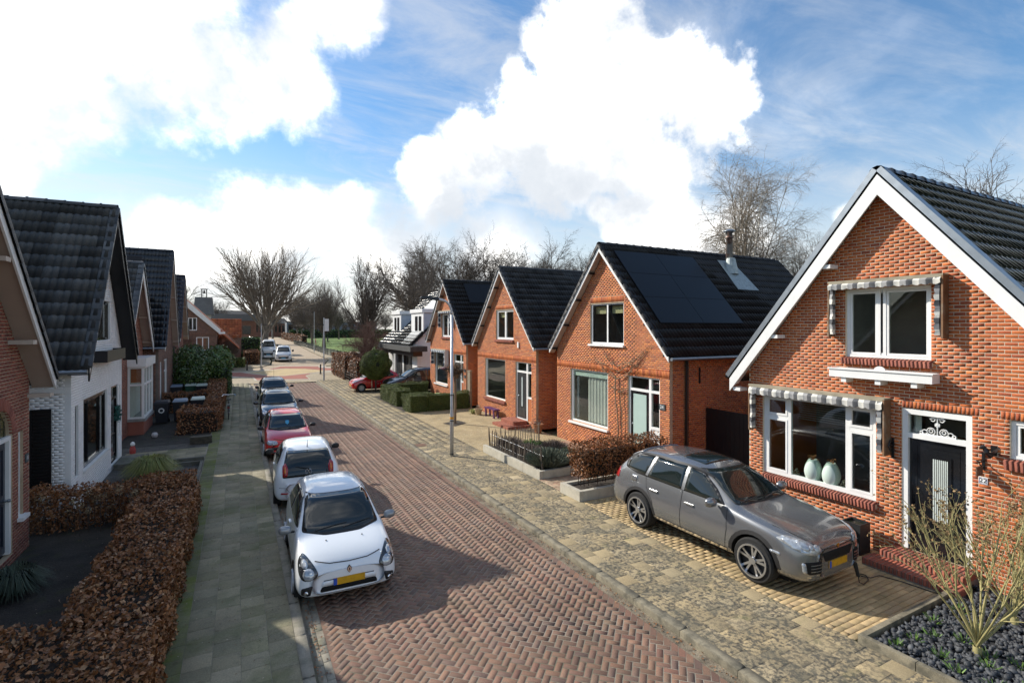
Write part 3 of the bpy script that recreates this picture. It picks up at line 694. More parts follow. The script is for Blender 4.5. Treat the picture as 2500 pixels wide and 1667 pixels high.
# ---------------------------------------------------------------- three look-alike brick houses on the right
LBL = {24: 'orange brick gabled house with six black solar panels and a rusty flue on its roof',
       26: 'orange brick gabled house with purple bench in front and plain dark tiled roof',
       28: 'farthest orange brick gabled house with awnings and one dark solar panel on its roof'}
def row_house(no, y0, solar=None):
    y1 = y0+6.2; ya = y0+3.1
    w1 = (y0+2.95, y0+5.22, .88, 2.93); dr = (y0+.42, y0+1.88, .26, 2.93); up = (y0+2.1, y0+3.95, 3.90, 5.38)
    H_, P, Ps, roof = gable_house('brick_house', LBL[no], 11.5, 1, y0, y1, ya+.03, 3.66, 7.42, 9.5, .26, .2, m_brickO2, m_mortar2 if no != 24 else m_mortar2,
        [w1, dr, up], soldiers=[(y0, y1, 2.95, 3.17, .006), (up[0], up[1], 5.385, 5.60, .004)], tile=TILE, tilemat=m_tileK if no == 26 else m_tileS, tw=.30, tl=.36,
        bw=.13, brackets=4, group=None, zb=.0)
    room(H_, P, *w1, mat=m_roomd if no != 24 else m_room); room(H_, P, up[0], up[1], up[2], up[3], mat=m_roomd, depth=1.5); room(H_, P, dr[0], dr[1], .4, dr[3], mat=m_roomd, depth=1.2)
    win = window(H_, P, *w1, [(w1[0], w1[1], [])], fw=.075, sill=m_white if no != 26 else None)
    if no == 26: sill_bricks(H_, P, w1[0]-.06, w1[1]+.1, w1[2]-.005, m_brickR, m_mortarD)
    uw = window(H_, P, *up, [(up[0], (up[0]+up[1])/2, []), ((up[0]+up[1])/2, up[1], [])], fw=.07, sash=m_blackg if no == 24 else m_white, sill=m_white if no == 24 else None)
    if no != 24: sill_bricks(H_, P, up[0]-.05, up[1]+.05, up[2]-.003, m_brickR, m_mortarD, h=.10)
    # door with transom and side light
    us = dr[0]+.47
    mb = MB()
    for q in ((dr[0], dr[1], dr[3]-.07, dr[3]), (dr[0], dr[0]+.07, dr[2], dr[3]-.07), (dr[1]-.07, dr[1], dr[2], dr[3]-.07), (us-.05, us+.05, dr[2], dr[3]-.07), (dr[0]+.07, us-.05, 2.42, 2.50), (us+.05, dr[1]-.07, 2.42, 2.50), (dr[0]+.07, us-.05, 1.28, 1.36)):
        P.box(mb, *q, .05, .13)
    P.box(mb, us+.05, dr[1]-.07, dr[2], dr[2]+.06, .05, .13)
    fr = mb.build('door_frame', m_white, H_)
    for q in ((us+.05, dr[1]-.07, 2.50, dr[3]-.07), (dr[0]+.07, us-.05, 2.50, dr[3]-.07), (dr[0]+.07, us-.05, 1.36, 2.42)):
        pb = MB(); P.box(pb, *q, .09, .096); pb.build('pane', glass, fr)
    mb = MB(); P.box(mb, dr[0]+.07, us-.05, dr[2], 1.28, .07, .12); mb.build('side_panel', m_white if no == 24 else m_brickO2, fr)
    a, b, lo, hi = us+.05, dr[1]-.07, dr[2]+.06, 2.42
    mb = MB(); P.box(mb, a, b, lo, hi, .07, .115); P.box(mb, a+.12, b-.12, lo+.10, lo+.42, .058, .07)
    if no == 24:
        dro = mb.build('door', m_blackg, H_); q = MB(); P.box(q, a+.13, b-.13, lo+.20, hi-.10, .055, .07); q.build('frosted_glass', M('frosted_mint', (.42,.55,.50), .25, var=.03), dro)
        q = MB(); P.box(q, a+.25, b-.25, lo+.08, lo+.15, .05, .06); q.build('letter_slot', m_white, dro)
    else:
        um = (a+b)/2; P.box(mb, um-.12, um-.085, lo+.55, hi-.2, .055, .07); P.box(mb, um+.085, um+.12, lo+.55, hi-.2, .055, .07); P.box(mb, um-.12, um+.12, hi-.2, hi-.165, .055, .07); P.box(mb, um-.12, um+.12, lo+.52, lo+.55, .055, .07)
        dro = mb.build('door', M('charcoal_door', (.035,.037,.04), .35, var=.05), H_)
        q = MB(); P.box(q, um-.085, um+.085, lo+.55, hi-.2, .063, .068); q.build('door_light', glass if no == 28 else M('frosted_pale', (.35,.40,.40), .3), dro)
    q = MB(); q.lathe([(.001,-.0),(.02,0),(.02,.03),(.035,.04),(.03,.07),(.001,.075)], 8, P.p(b-.08, (lo+hi)/2-.05, .03), axis='x'); q.build('door_knob', m_zinc, dro)
    # concrete doorstep
    return H_, P, Ps, roof, w1, dr, up
h24, P24, S24, r24, w24, d24, u24 = row_house(24, 11.4)
h26, P26, S26, r26, w26, d26, u26 = row_house(26, 19.27)
h28, P28, S28, r28, w28, d28, u28 = row_house(28, 27.08)
# solar panels
m_pv = M('solar_glass', (.010,.011,.013), .32, var=.05, coat=.0, spec=.22); m_pvf = M('solar_frame', (.02,.02,.022), .4, metal=.6)
def solar(parent, xa, xb, nx, yl, yh, ny, ya, zr, m, lift=.13):
    c = 1/math.sqrt(1+m*m); nz = np.array((0, -m*c, c)); d = np.array((0, -c, -m*c))
    def pt(x, y, o): return np.array((x, y, zr-(ya-y)*m))+nz*o
    for i in range(nx):
        for j in range(ny):
            x0 = xa+(xb-xa)*i/nx+.004; x1 = xa+(xb-xa)*(i+1)/nx-.004; y0 = yl+(yh-yl)*j/ny+.003; y1 = yl+(yh-yl)*(j+1)/ny-.003
            mb = MB(); mb.prism([pt(x0,y0,lift-.035), pt(x1,y0,lift-.035), pt(x1,y1,lift-.035), pt(x0,y1,lift-.035)], nz*.035); o = mb.build('solar_panel', m_pvf, parent)
            g = MB(); e = .012; g.prism([pt(x0+e,y0+e,lift+.0), pt(x1-e,y0+e,lift+.0), pt(x1-e,y1-e,lift+.0), pt(x0+e,y1-e,lift+.0)], nz*.003); g.build('cell_glass', m_pv, o)
solar(r24, 11.62, 15.5, 2, 12.0, 14.27, 3, 14.53, 7.42, 1.13)
solar(r28, 12.5, 15.6, 3, 28.9, 30.0, 1, 30.21, 7.42, 1.13)
# flue on 24
fl = MB(); fl.lathe([(.13,6.55),(.13,8.05),(.15,8.06),(.15,8.12),(.13,8.13)], 16, (17.3, 13.95, 0)); flo = fl.build('flue', M('rusty_flue', (.34,.33,.31), .5, metal=.4, var=.2, dirt=[((.33,.11,.03), 2.2, .46, .58, .9), ((.05,.04,.04), 1.6, .55, .7, .8)]), r24, smooth=True)
fl = MB(); fl.lathe([(.10,8.13),(.10,8.24),(.12,8.24),(.14,8.30),(.24,8.32),(.22,8.36),(.06,8.42),(.01,8.42)], 16, (17.3, 13.95, 0)); fl.build('flue_cap', m_zinc, flo, smooth=True)
fl = MB(); fl.lathe([(.30,6.62),(.24,6.9),(.16,7.25),(.14,7.26)], 14, (17.3, 13.88, 0)); fl.add([(16.75,13.1,5.95),(17.95,13.1,5.95),(17.75,14.2,7.2),(16.9,14.2,7.2)], [(0,1,2,3)]); fl.build('lead_collar', m_lead, flo)
# black down pipe, gate, wall anchors
mb = MB(); mb.tube([(12.14,11.32,3.56),(12.14,11.33,.05)], .05, 8); mb.build('down_pipe', m_black, h24)
for xx in (12.75, 14.35):
    mb = MB(); mb.box(xx-.02, 11.36, 2.75, xx+.02, 11.398, 3.25); mb.build('wall_anchor', m_black, h24)
gt = empty('garden_gate', (13.0, 10, 0), 'tall black boarded gate closing the alley beside the solar panel house', 'gate')
for i in range(18):
    mb = MB(); y = 8.62+i*.152; mb.box(13.0, y, .08, 13.03, y+.146, 1.98); mb.build('board', m_black, gt)
mb = MB(); mb.box(12.94, 8.58, .04, 13.06, 8.62, 2.02); mb.box(13.03, 8.62, 1.7, 13.07, 11.36, 1.8); mb.box(13.03, 8.62, .3, 13.07, 11.36, .4); mb.build('gate_frame', m_zinc, gt)
# house numbers
def text_obj(name, txt, size, loc, rot, mat, parent, depth=.002):
    c = bpy.data.curves.new(name, 'FONT'); c.body = txt; c.size = size; c.extrude = depth; c.align_x = 'CENTER'; c.align_y = 'CENTER'
    o = bpy.data.objects.new(name, c); me = bpy.data.meshes.new_from_object(o); bpy.data.objects.remove(o)
    me.materials.append(mat); o = obj(name, me, parent)
    o.matrix_basis = Matrix.Translation(loc) @ Matrix(rot).to_4x4()
    return o
ROT_W = ((0,0,-1),(-1,0,0),(0,1,0))     # faces -x, reads along -y
ROT_E = ((0,0,1),(1,0,0),(0,1,0))       # faces +x, reads along +y
pq = MB(); pq.box(11.47, 11.58, 1.97, 11.495, 11.82, 2.15); pqo = pq.build('number_plate', M('slate_blue', (.07,.09,.10), .5), h24)
text_obj('number', '24', .15, (11.466, 11.70, 2.06), ROT_W, m_white, pqo)
# climbing plant later; concrete steps of 26
st = empty('brick_steps', (11.1, 20.4, 0), 'two low red brick steps before the grey door of the purple bench house', 'steps')
mb = MB(); mb.box(10.35, 19.75, -.05, 11.48, 21.3, .15); mb.build('lower_step', M('step_brick', (.30,.10,.06), .85, var=.3, vscale=12, fine=.2), st)
mb = MB(); mb.box(10.80, 20.0, .152, 11.478, 21.3, .30); mb.build('upper_step', MATS['step_brick'], st)
# curtains and plants in windows
curtain(h24, P24, w24[0]+.08, w24[0]+1.45, w24[2]+.08, w24[3]-.1, .22, m_curtw, n=40); curtain(h24, P24, w24[1]-.22, w24[1]-.08, w24[2]+.1, w24[3]-.1, .24, m_curtw, n=8)
mb = MB(); P24.box(mb, w24[0]+.08, w24[1]-.08, w24[3]-.28, w24[3]-.08, .12, .16); mb.build('roller_blind', M('mint_blind', (.55,.62,.56), .7), h24)
for a in (0, 1):
    uu = u24[0]+.12+a*.95; mb = MB(); P24.box(mb, uu, uu+.72, 5.0, 5.3, .2, .21); mb.build('blind', M('yellow_blind', (.52,.44,.24), .8), h24)
mb = MB(); P26.box(mb, u26[0]+1.1, u26[1]-.1, 5.0, 5.3, .2, .21); mb.build('blind', MATS['yellow_blind'], h26)
mb = MB(); P26.box(mb, 20.79, 20.9, 3.56, 3.83, -.06, 0); mb.build('wall_box', m_white, h26)
# awnings on 28 and sign plates by its door
# ---------------------------------------------------------------- number 22, the near house on the right
lw = (5.63, 8.14, 1.0, 2.90); dq = (4.10, 5.17, .28, 2.95); uq = (4.70, 6.21, 3.89, 5.29); sq = (2.75, 3.60, 2.32, 2.95)
h22, P22, S22, r22 = gable_house('brick_house', 'near orange brick house with white barge boards, striped awnings and glossy black tiles', 11.3, 1, 2.38, 8.52, 5.45, 3.25, 7.52, 11.5, .32, .33,
    m_brickO, m_mortar, [lw, dq, uq, sq], soldiers=[(4.0, 5.17, 2.965, 3.10, .004), (2.6, 3.72, 2.965, 3.10, .004)], tile=TILE_S, tilemat=m_tileG, tw=.215, tl=.33, bw=.245, brackets=0, verge=False,
    soffit=M('white_soffit', (.62,.56,.52), .6, var=.03), ridge_r=.13, smooth_tiles=True, sidewall=False)
mb = MB(); mb.box(11.42, 2.4, 0, 22.5, 2.5, 3.3); mb.build('side_wall', m_brickO, h22)
mb = MB(); mb.box(11.42, 8.42, 0, 22.5, 8.52, 3.3); mb.build('side_wall', m_brickO, h22)
m22 = (7.52-3.25)/(5.45-2.05)
for sg, ye in ((1, 2.02), (-1, 8.88)):
    c = 1/math.sqrt(1+m22*m22); n = np.array((0, -sg*m22*c, c)); zb_ = 7.52-abs(5.45-ye)*m22
    A = [np.array((10.96, 5.45, 7.56)), np.array((10.96, ye, zb_+.04)), np.array((11.20, ye, zb_+.04)), np.array((11.20, 5.45, 7.56))]
    mb = MB(); mb.prism([p+n*.05 for p in A], n*.05); mb.prism([A[0]+n*.05, A[1]+n*.05, A[1]+n*.05+np.array((.02,0,0)), A[0]+n*.05+np.array((.02,0,0))], -n*.06); mb.build('zinc_trim', m_zinc, r22)
for y, z in ((6.42, 5.85), (7.62, 4.35), (8.62, 3.02)):
    mb = MB(); mb.box(11.02, y-.05, z-.1, 11.3, y+.16, z-.02); mb.build('rafter_end', m_white, h22)
# dormer on the glazed roof
dm = MB(); dm.box(13.2, 2.6, 4.6, 15.6, 4.1, 5.05); dmo = dm.build('dormer', m_zincd, r22)
dm = MB(); dm.box(13.1, 2.5, 5.05, 15.7, 4.2, 5.13); dm.build('dormer_roof', m_zinc, dmo)
dm = MB(); dm.box(14.9, 3.8, 5.3, 15.3, 4.2, 6.7); dmo = dm.build('white_chimney_box', m_white, r22)
# windows
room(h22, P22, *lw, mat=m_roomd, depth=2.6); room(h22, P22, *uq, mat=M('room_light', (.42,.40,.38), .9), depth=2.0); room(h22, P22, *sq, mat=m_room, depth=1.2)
window(h22, P22, *lw, [(5.63, 6.20, [2.38]), (6.20, 7.50, []), (7.50, 8.14, [2.37])], fw=.085, sash=None)
for u0, u1 in ((5.63+.085, 6.2-.0425), (7.5+.0425, 8.14-.085)):
    for z0, z1 in ((1.085, 2.335), (2.42, 2.815)):
        sb = MB(); t = .045
        for q in ((u0, u1, z1-t, z1), (u0, u1, z0, z0+t), (u0, u0+t, z0+t, z1-t), (u1-t, u1, z0+t, z1-t)): P22.box(sb, *q, .045, .085)
        sb.build('sash', m_white, h22)
sill_bricks(h22, P22, 5.60, 8.10, .985, m_brickR, m_mortar, h=.14, proud=.09)
window(h22, P22, *uq, [(4.70, 5.50, []), (5.50, 5.60, []), (5.60, 6.21, [])], fw=.055, sash=m_white)
sill_bricks(h22, P22, 4.66, 6.27, 3.875, m_brickR, m_mortar, h=.12, proud=.07)
window(h22, P22, *sq, [(2.75, 3.60, [])], fw=.06, sash=m_white); sill_bricks(h22, P22, 2.7, 3.66, 2.31, m_brickR, m_mortar, h=.16, proud=.07)
curtain(h22, P22, 3.2, 3.45, 2.4, 2.9, .3, m_curtw)
mb = MB(); P22.box(mb, 5.66, 8.1, .93, .985, .1, .42); mb.build('window_board', M('window_board', (.5,.5,.47), .5), h22)
mb = MB()
for i in range(9): P22.box(mb, 6.3, 7.4, 2.78-i*.05, 2.784-i*.05, .25, .29)
mb.build('blind_slats', m_curt, h22)
for y, z, w_, h_ in ((5.02,4.85,.14,.14),(5.15,4.62,.12,.18),(5.0,4.55,.14,.12),(4.86,4.68,.10,.14),(5.18,4.42,.16,.12),(4.92,4.40,.12,.12)):
    mb = MB(); P22.box(mb, y, y+w_, z, z+h_, 1.94, 1.97); mb.build('picture_frame', m_black, h22)
mb = MB(); mb.lathe([(.02,0),(.17,.02),(.18,.05),(.14,.07)], 14, (12.9, 5.2, 4.0)); mb.tube([(12.9,5.2,4.0),(12.9,5.2,3.8)], .03); mb.box(12.8,5.02,4.05,13.0,5.08,4.5); mb.build('office_chair', m_black, h22)
# vases and ornaments on the window board (things of their own)
m_vase = M('mint_ceramic', (.58,.68,.62), .35, var=.03)
m_dry = M('dry_leaf_orange', rough=.8, cols=[(.28,.11,.03),(.20,.08,.03),(.36,.17,.05)], rnd=.2, var=0)
for y, lab in ((7.02, 'pale mint ribbed vase with dry leaves, the left one on the windowsill'), (6.62, 'pale mint ribbed vase with dry leaves, the right one on the windowsill')):
    v = empty('vase', (11.50, y, .987), lab, 'vase', 'vases on the windowsill'); prof = [(.085,0)]
    for i in range(27):
        t = i/26; r = .085+.095*math.sin(math.pi*min(1, t*.93+.06))**.9; prof += [(r, .02+t*.50), (r+.005, .02+t*.50+.009)]
    prof += [(.085,.54),(.075,.50)]
    b = MB(); b.lathe(prof, 20, (11.50, y, .987)); b.build('body', m_vase, v, smooth=True)
    b = MB()
    for k in range(26):
        a = random.uniform(0, 6.28); r = random.uniform(.01,.13); c = np.array((11.50+r*math.cos(a), y+r*math.sin(a), 1.53+random.uniform(-.01,.07))); d = rng.normal(size=3); d /= np.linalg.norm(d); e = np.cross(d, rng.normal(size=3)); e /= np.linalg.norm(e)
        b.quad(c-d*.03, c+e*.018, c+d*.03, c-e*.018)
    b.build('dry_leaves', m_dry, v)
for y in (7.42, 6.36):
    b = MB(); b.tube([(11.5,y,.987),(11.5,y,1.16)], .006, 5)
    for k in range(16):
        a = k*2.4; r = .09*(1-k/17); b.lathe([(.002,0),(.014,.008),(.012,.02),(.002,.026)], 6, (11.5+r*math.cos(a), y+r*math.sin(a), 1.02+k*.012))
    b.lathe([(.04,0),(.04,.015),(.01,.02)], 8, (11.5,y,.987)); b.build('tree_ornament', M('brassy_ornament', (.45,.42,.30), .35, metal=.4, var=.4, vscale=40), label='small glittering tree ornament on the windowsill, %s' % ('left of the vases' if y > 7 else 'right of the vases'), cat='ornament')
# door
mb = MB()
for q in ((4.10, 5.17, 2.85, 2.95), (4.10, 4.19, .28, 2.85), (5.08, 5.17, .28, 2.85), (4.19, 5.08, 2.40, 2.49)): P22.box(mb, *q, .02, .14)
fr = mb.build('door_frame', m_white, h22)
pb = MB(); P22.box(pb, 4.19, 5.08, 2.49, 2.85, .09, .096); pb.build('pane', glass, fr)
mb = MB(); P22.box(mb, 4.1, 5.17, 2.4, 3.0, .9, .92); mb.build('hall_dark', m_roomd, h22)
curtain(h22, P22, 4.93, 5.07, 2.5, 2.84, .2, m_curtw)
mb = MB(); P22.box(mb, 4.195, 5.075, .34, 2.40, .09, .14)
def frame_rect(mb, P, u0, u1, z0, z1, w, d0, d1):
    P.box(mb, u0, u1, z1-w, z1, d0, d1); P.box(mb, u0, u1, z0, z0+w, d0, d1); P.box(mb, u0, u0+w, z0+w, z1-w, d0, d1); P.box(mb, u1-w, u1, z0+w, z1-w, d0, d1)
frame_rect(mb, P22, 4.30, 4.97, .95, 2.27, .02, .082, .09); frame_rect(mb, P22, 4.42, 4.76, .86, 2.12, .045, .07, .09)
for z in (.55, .68, .80): P22.box(mb, 4.28, 4.98, z, z+.012, .084, .09)
P22.box(mb, 4.195, 5.075, .28, .34, .05, .14); door = mb.build('door', m_blackg, h22)
pb = MB(); P22.box(pb, 4.465, 4.715, .905, 2.075, .082, .086); pb.build('door_light', m_blackg, door)
for i in range(8):
    u = 4.485+i*.030; pb = MB(); P22.box(pb, u-.008, u+.008, .92, 2.06, .076, .081); pb.build('glass_stripe', M('pale_stripe', (.62,.68,.64), .4), door)
kb = MB(); kb.lathe([(.01,.0),(.03,0),(.03,.02),(.012,.03),(.035,.06),(.03,.09),(.005,.1)], 8, P22.p(4.22, 1.32, -.0), axis='x'); kb.build('door_knob', m_black, door)
# white scrollwork in the fanlight
def arc_pts(cy, cz, r, a0, a1, n=10, d=.07): return [P22.p(cy+r*math.cos(R(a0+(a1-a0)*i/n)), cz+r*math.sin(R(a0+(a1-a0)*i/n)), d) for i in range(n+1)]
og = MB(); cy = 4.63
for sg in (-1, 1):
    for (dx, dz, r, a0, a1) in ((.10,.075,.065,-60,300),(.20,.05,.04,-60,300),(.07,.30,.035,0,330),(.10,.08,.03,0,360),(.25,.03,.025,0,270)):
        pts = arc_pts(cy+sg*dx, 2.495+dz, r, a0, a1); og.tube(pts, .0085, 5)
    og.tube([P22.p(cy, 2.50, .07), P22.p(cy+sg*.28, 2.50, .07)], .012, 5); og.tube([P22.p(cy, 2.82, .07), P22.p(cy+sg*.12, 2.80, .07)], .009, 5)
og.tube([P22.p(cy, 2.49, .07), P22.p(cy, 2.84, .07)], .010, 5)
for k in range(10): og.tube([P22.p(cy, 2.70, .068), P22.p(cy+.045*math.cos(k*.63), 2.70+.045*math.sin(k*.63), .068)], .008, 4)
og.build('scrollwork', m_white, fr)
# house number, dragon lantern, hanging sign
pq = MB(); P22.box(pq, 3.885, 4.005, 1.81, 1.93, -.012, 0); pq = pq.build('number_plate', M('enamel_white', (.82,.82,.82), .25), h22)
pb = MB(); frame_rect(pb, P22, 3.892, 3.998, 1.817, 1.923, .006, -.014, -.0125); pb.build('blue_rim', M('enamel_blue', (.05,.08,.25), .3), pq)
text_obj('number', '22', .105, P22.p(3.945, 1.87, -.014), ROT_W, m_black, pq)
b = MB(); b.box(11.27, 3.76, 2.34, 11.30, 3.84, 2.5); b.tube([P22.p(3.8,2.38,0),P22.p(3.82,2.34,-.10),P22.p(3.85,2.40,-.17),P22.p(3.88,2.48,-.16)], [.03,.045,.035,.03], 7); b.tube([P22.p(3.88,2.48,-.16),P22.p(3.92,2.46,-.22)], [.04,.015], 7)
b.add([P22.p(3.8,2.42,-.05),P22.p(3.68,2.52,-.12),P22.p(3.72,2.42,-.14),P22.p(3.80,2.36,-.10)], [(0,1,2,3)]); b.add([P22.p(3.84,2.42,-.05),P22.p(3.95,2.53,-.12),P22.p(3.90,2.42,-.14),P22.p(3.84,2.36,-.10)], [(0,1,2,3)])
b.build('wall_dragon', m_black, label='black iron dragon ornament on the brick wall right of the black door', cat='ornament')
b = MB(); P22.box(b, 3.92, 3.96, 2.06, 2.36, -.02, 0); b.tube([P22.p(3.94,2.22,0),P22.p(3.94,2.20,-.12),P22.p(3.94,2.24,-.26)], .012, 6)
b.tube([P22.p(3.94,2.1,-.01),P22.p(3.94,2.16,-.14),P22.p(3.94,2.22,-.2)], .010, 6)
sg_ = empty('hanging_sign', (11.2, 3.94, 2.0), 'small brown hanging sign on a black iron bracket above house number 22', 'sign'); b.build('bracket', m_black, sg_)
b = MB(); b.box(11.02, 3.93, 1.98, 11.24, 3.95, 2.14); bo = b.build('board', M('sign_brown', (.12,.06,.035), .6, dirt=[((.45,.40,.30), 45, .58, .62, .6)]), sg_)
b = MB(); P22.box(b, 5.30, 5.34, 1.95, 2.35, -.03, 0); b.tube([P22.p(5.32,2.28,0),P22.p(5.32,2.30,-.12),P22.p(5.32,2.2,-.18),P22.p(5.32,2.1,-.1)], .014, 6); b.tube([P22.p(5.32,2.2,0),P22.p(5.32,2.22,-.16)], .018, 6)
b.build('wall_hook', m_black, label='black iron wall hook beside the lower striped awning', cat='hook')
# steps
st = empty('brick_steps', (10.8, 4.65, 0), 'two red brick steps leading to the black front door', 'steps')
def step(x0, x1, y0, y1, z0, z1, nm):
    b = MB(); b.box(x0+.008, y0+.008, z0, x1, y1-.008, z1-.006); s_ = b.build(nm, m_mortarD, st); out = []; n = round((y1-y0)/.066); w = (y1-y0)/n; nx = max(1, round((x1-x0)/.205)); lx = (x1-x0)/nx
    for i in range(n):
        for k in range(nx):
            out.append(mat4((x0+(k+.5)*lx, y0+(i+.5)*w, z1+random.uniform(-.004,.004)), (lx-.01,0,0), (0,w-.011,0), (0,0,.105 if True else z1-z0)))
    pieces('step_brick', BEV, out, M('step_clinker', rough=.75, var=.15, vscale=6, fine=.2, rnd=.2, cols=[(.27,.075,.045),(.32,.09,.05),(.23,.065,.045),(.35,.11,.06)], dirt=[((.10,.08,.07), 8, .55, .7, .6)]), s_, cap=120)
step(10.38, 10.80, 3.92, 5.42, 0.03, .175, 'lower_step'); step(10.76, 11.285, 4.0, 5.30, .03, .285, 'upper_step')
# planters
bx = MB(); bx.box(10.72, 5.62, .04, 11.08, 5.98, .62); bx.box(10.75, 5.65, .58, 11.05, 5.95, .625)
bx = MB()
for q in ((10.72,5.62,11.08,5.65),(10.72,5.95,11.08,5.98),(10.72,5.65,10.75,5.95),(11.05,5.65,11.08,5.95)): bx.box(q[0],q[1],.042,q[2],q[3],.63)
pt_ = empty('square_planter', (10.9, 5.8, .04), 'tall square black planter against the wall beside the brick steps', 'planter'); bx.build('box', M('anthracite_pot', (.018,.02,.022), .5, var=.1), pt_)
bx = MB(); bx.box(10.75, 5.65, .5, 11.05, 5.95, .58); bx.build('soil', m_soil, pt_)
bx = MB()
for k in range(60):
    c = np.array((random.uniform(10.77,11.03), random.uniform(5.67,5.93), .585)); d = np.array((random.gauss(0,.02), random.gauss(0,.02), random.uniform(.02,.06))); bx.add([c-(.008,0,0), c+(.008,0,0), c+d], [(0,1,2)])
bx.build('low_plants', M('moss_green', (.06,.10,.025), .9, var=.3), pt_)
wb = empty('window_box', (11.1, 5.46, 3.5), 'long white wooden planter box under the upper window', 'planter')
bx = MB(); bx.box(10.98, 4.55, 3.48, 11.00, 6.37, 3.66); bx.box(11.00, 4.55, 3.48, 11.26, 4.57, 3.66); bx.box(11.0, 6.35, 3.48, 11.26, 6.37, 3.66); bx.box(11.0, 4.57, 3.48, 11.26, 6.35, 3.50); bx.box(11.24, 4.57, 3.5, 11.27, 6.35, 3.66); bx.box(10.955, 4.53, 3.64, 10.98, 6.39, 3.67)
bx.prism([P22.p(5.40+.10*math.cos(R(a)), 3.672+.075*math.sin(R(a)), -.335) for a in range(0, 181, 20)], (.02, 0, 0)); bx.build('box', m_white, wb)
for y in (4.85, 5.46, 6.1):
    bx = MB(); bx.box(11.02, y-.05, 3.38, 11.29, y+.05, 3.478); bx.build('bracket', m_white, wb)
# awnings
m_wood = M('awning_wood', (.20,.105,.05), .7, var=.25, vscale=6, fine=.15, dirt=[((.30,.28,.22), 4, .5, .7, .6)])
m_woodt = M('awning_wood_weathered', (.33,.29,.21), .8, var=.2, vscale=6)
m_aw1 = M('awning_white', (.66,.64,.58), .85, var=.06, vscale=8); m_aw2 = M('awning_grey', (.085,.088,.095), .85, var=.12, vscale=8); m_aw3 = M('awning_mid', (.30,.30,.30), .85, var=.1, vscale=8)
def awning(name, label, P, u0, u1, zt, zb, dep, sidezb, matw=None, stripes=None, sidecloth=True):
    a = empty(name, P.p((u0+u1)/2, zb, -dep/2), label, 'awning'); stripes = stripes or (m_aw1, m_aw3, m_aw2)
    b = MB(); P.box(b, u0, u1, zt-.03, zt, -dep, 0); b.build('cover_board', m_woodt, a)
    for u in (u0, u1-.03):
        b = MB(); P.box(b, u, u+.03, sidezb, zt-.032, -dep, -.002); b.build('side_board', matw or m_wood, a)
    b = MB(); P.box(b, u0+.03, u1-.03, zt-.06, zt-.032, -dep, -dep+.02); b.build('front_rail', m_woodt, a)
    b = MB(); b.tube([P.p(u0+.04, zt-.12, -dep*.55), P.p(u1-.04, zt-.12, -dep*.55)], .055, 10); b.build('cloth_roll', stripes[0], a)
    # scalloped valance
    b = MB(); n = int((u1-u0-.06)/.0125); vs = []; per = .145
    for i in range(n+1):
        u = u0+.03+(u1-u0-.06)*i/n; ph = (i*.0125)/per
        dd = -dep-.03+.012*math.sin(ph*3.1); zz = zb+.028*abs(math.sin(math.pi*ph))*-1+.03
        vs += [P.p(u, zt-.05, -dep+.015), P.p(u, (zt+zb)/2, dd-.012), P.p(u, zz, dd)]
    for i in range(n):
        k = int((i*.0125)/.105) % 3
        mi = (0, 2, 1)[k] if False else (0 if k == 0 else (2 if k == 1 else 1))
        for r in (0, 1): b.add([vs[3*i+r], vs[3*i+3+r], vs[3*i+4+r], vs[3*i+1+r]], [(0,1,2,3)], mi)
    b.build('valance', list(stripes), a, smooth=False)
    if sidecloth:
        for u, sg in ((u0+.05, 1), (u1-.05, -1)):
            b = MB(); n = int((zt-.06-(sidezb+.06))/.015); vs = []
            for i in range(n+1):
                z = zt-.06-(zt-.12-sidezb)*i/n; w = .055+.02*abs(math.sin(i*.015/.14*math.pi)); off = .012*math.sin(i*.2)
                vs += [P.p(u, z, -dep-.005+off), P.p(u+sg*w, z, -dep-.03+off), P.p(u+sg*.03, z, -dep*.35)]
            for i in range(n):
                k = int(i*.015/.105) % 3; mi = 0 if k == 0 else (2 if k == 1 else 1)
                for r in (0, 1): b.add([vs[3*i+r], vs[3*i+1+r], vs[3*i+4+r], vs[3*i+3+r]], [(0,1,2,3)], mi)
            b.build('folded_cloth', list(stripes), a)
            b = MB(); b.tube([P.p(u+sg*.02, zt-.12, -dep*.4), P.p(u+sg*.02, sidezb+.05, -dep*.6)], .012, 6); b.build('awning_arm', m_white, a)
    return a
awning('awning', 'folded grey and white striped awning in a wooden frame over the large ground floor window', P22, 5.36, 8.36, 3.12, 2.88, .25, 2.0)
awning('awning', 'folded striped awning in a wooden frame over the upper window of the near house', P22, 4.43, 6.46, 5.47, 5.28, .22, 4.30)
m_awb1 = M('awning_blue', (.05,.07,.11), .85); m_awb2 = M('awning_pale', (.55,.57,.58), .85)
awning('awning', 'dark blue folded awning over the ground floor window of the farthest brick house', P28, w28[0]-.15, w28[1]+.15, 3.12, 2.90, .25, 2.1, m_whiteold, (m_awb2, m_awb1, m_awb1))
awning('awning', 'dark blue folded awning over the upper window of the farthest brick house', P28, u28[0]-.15, u28[1]+.15, 5.55, 5.38, .22, 4.5, m_whiteold, (m_awb2, m_awb1, m_awb1))
for z in (1.95, 1.6):
    b = MB(); P28.box(b, 27.15, 27.38, z, z+.16, -.03, 0); b.build('letter_plate', M('slate_blue', (.07,.09,.10)), h28)
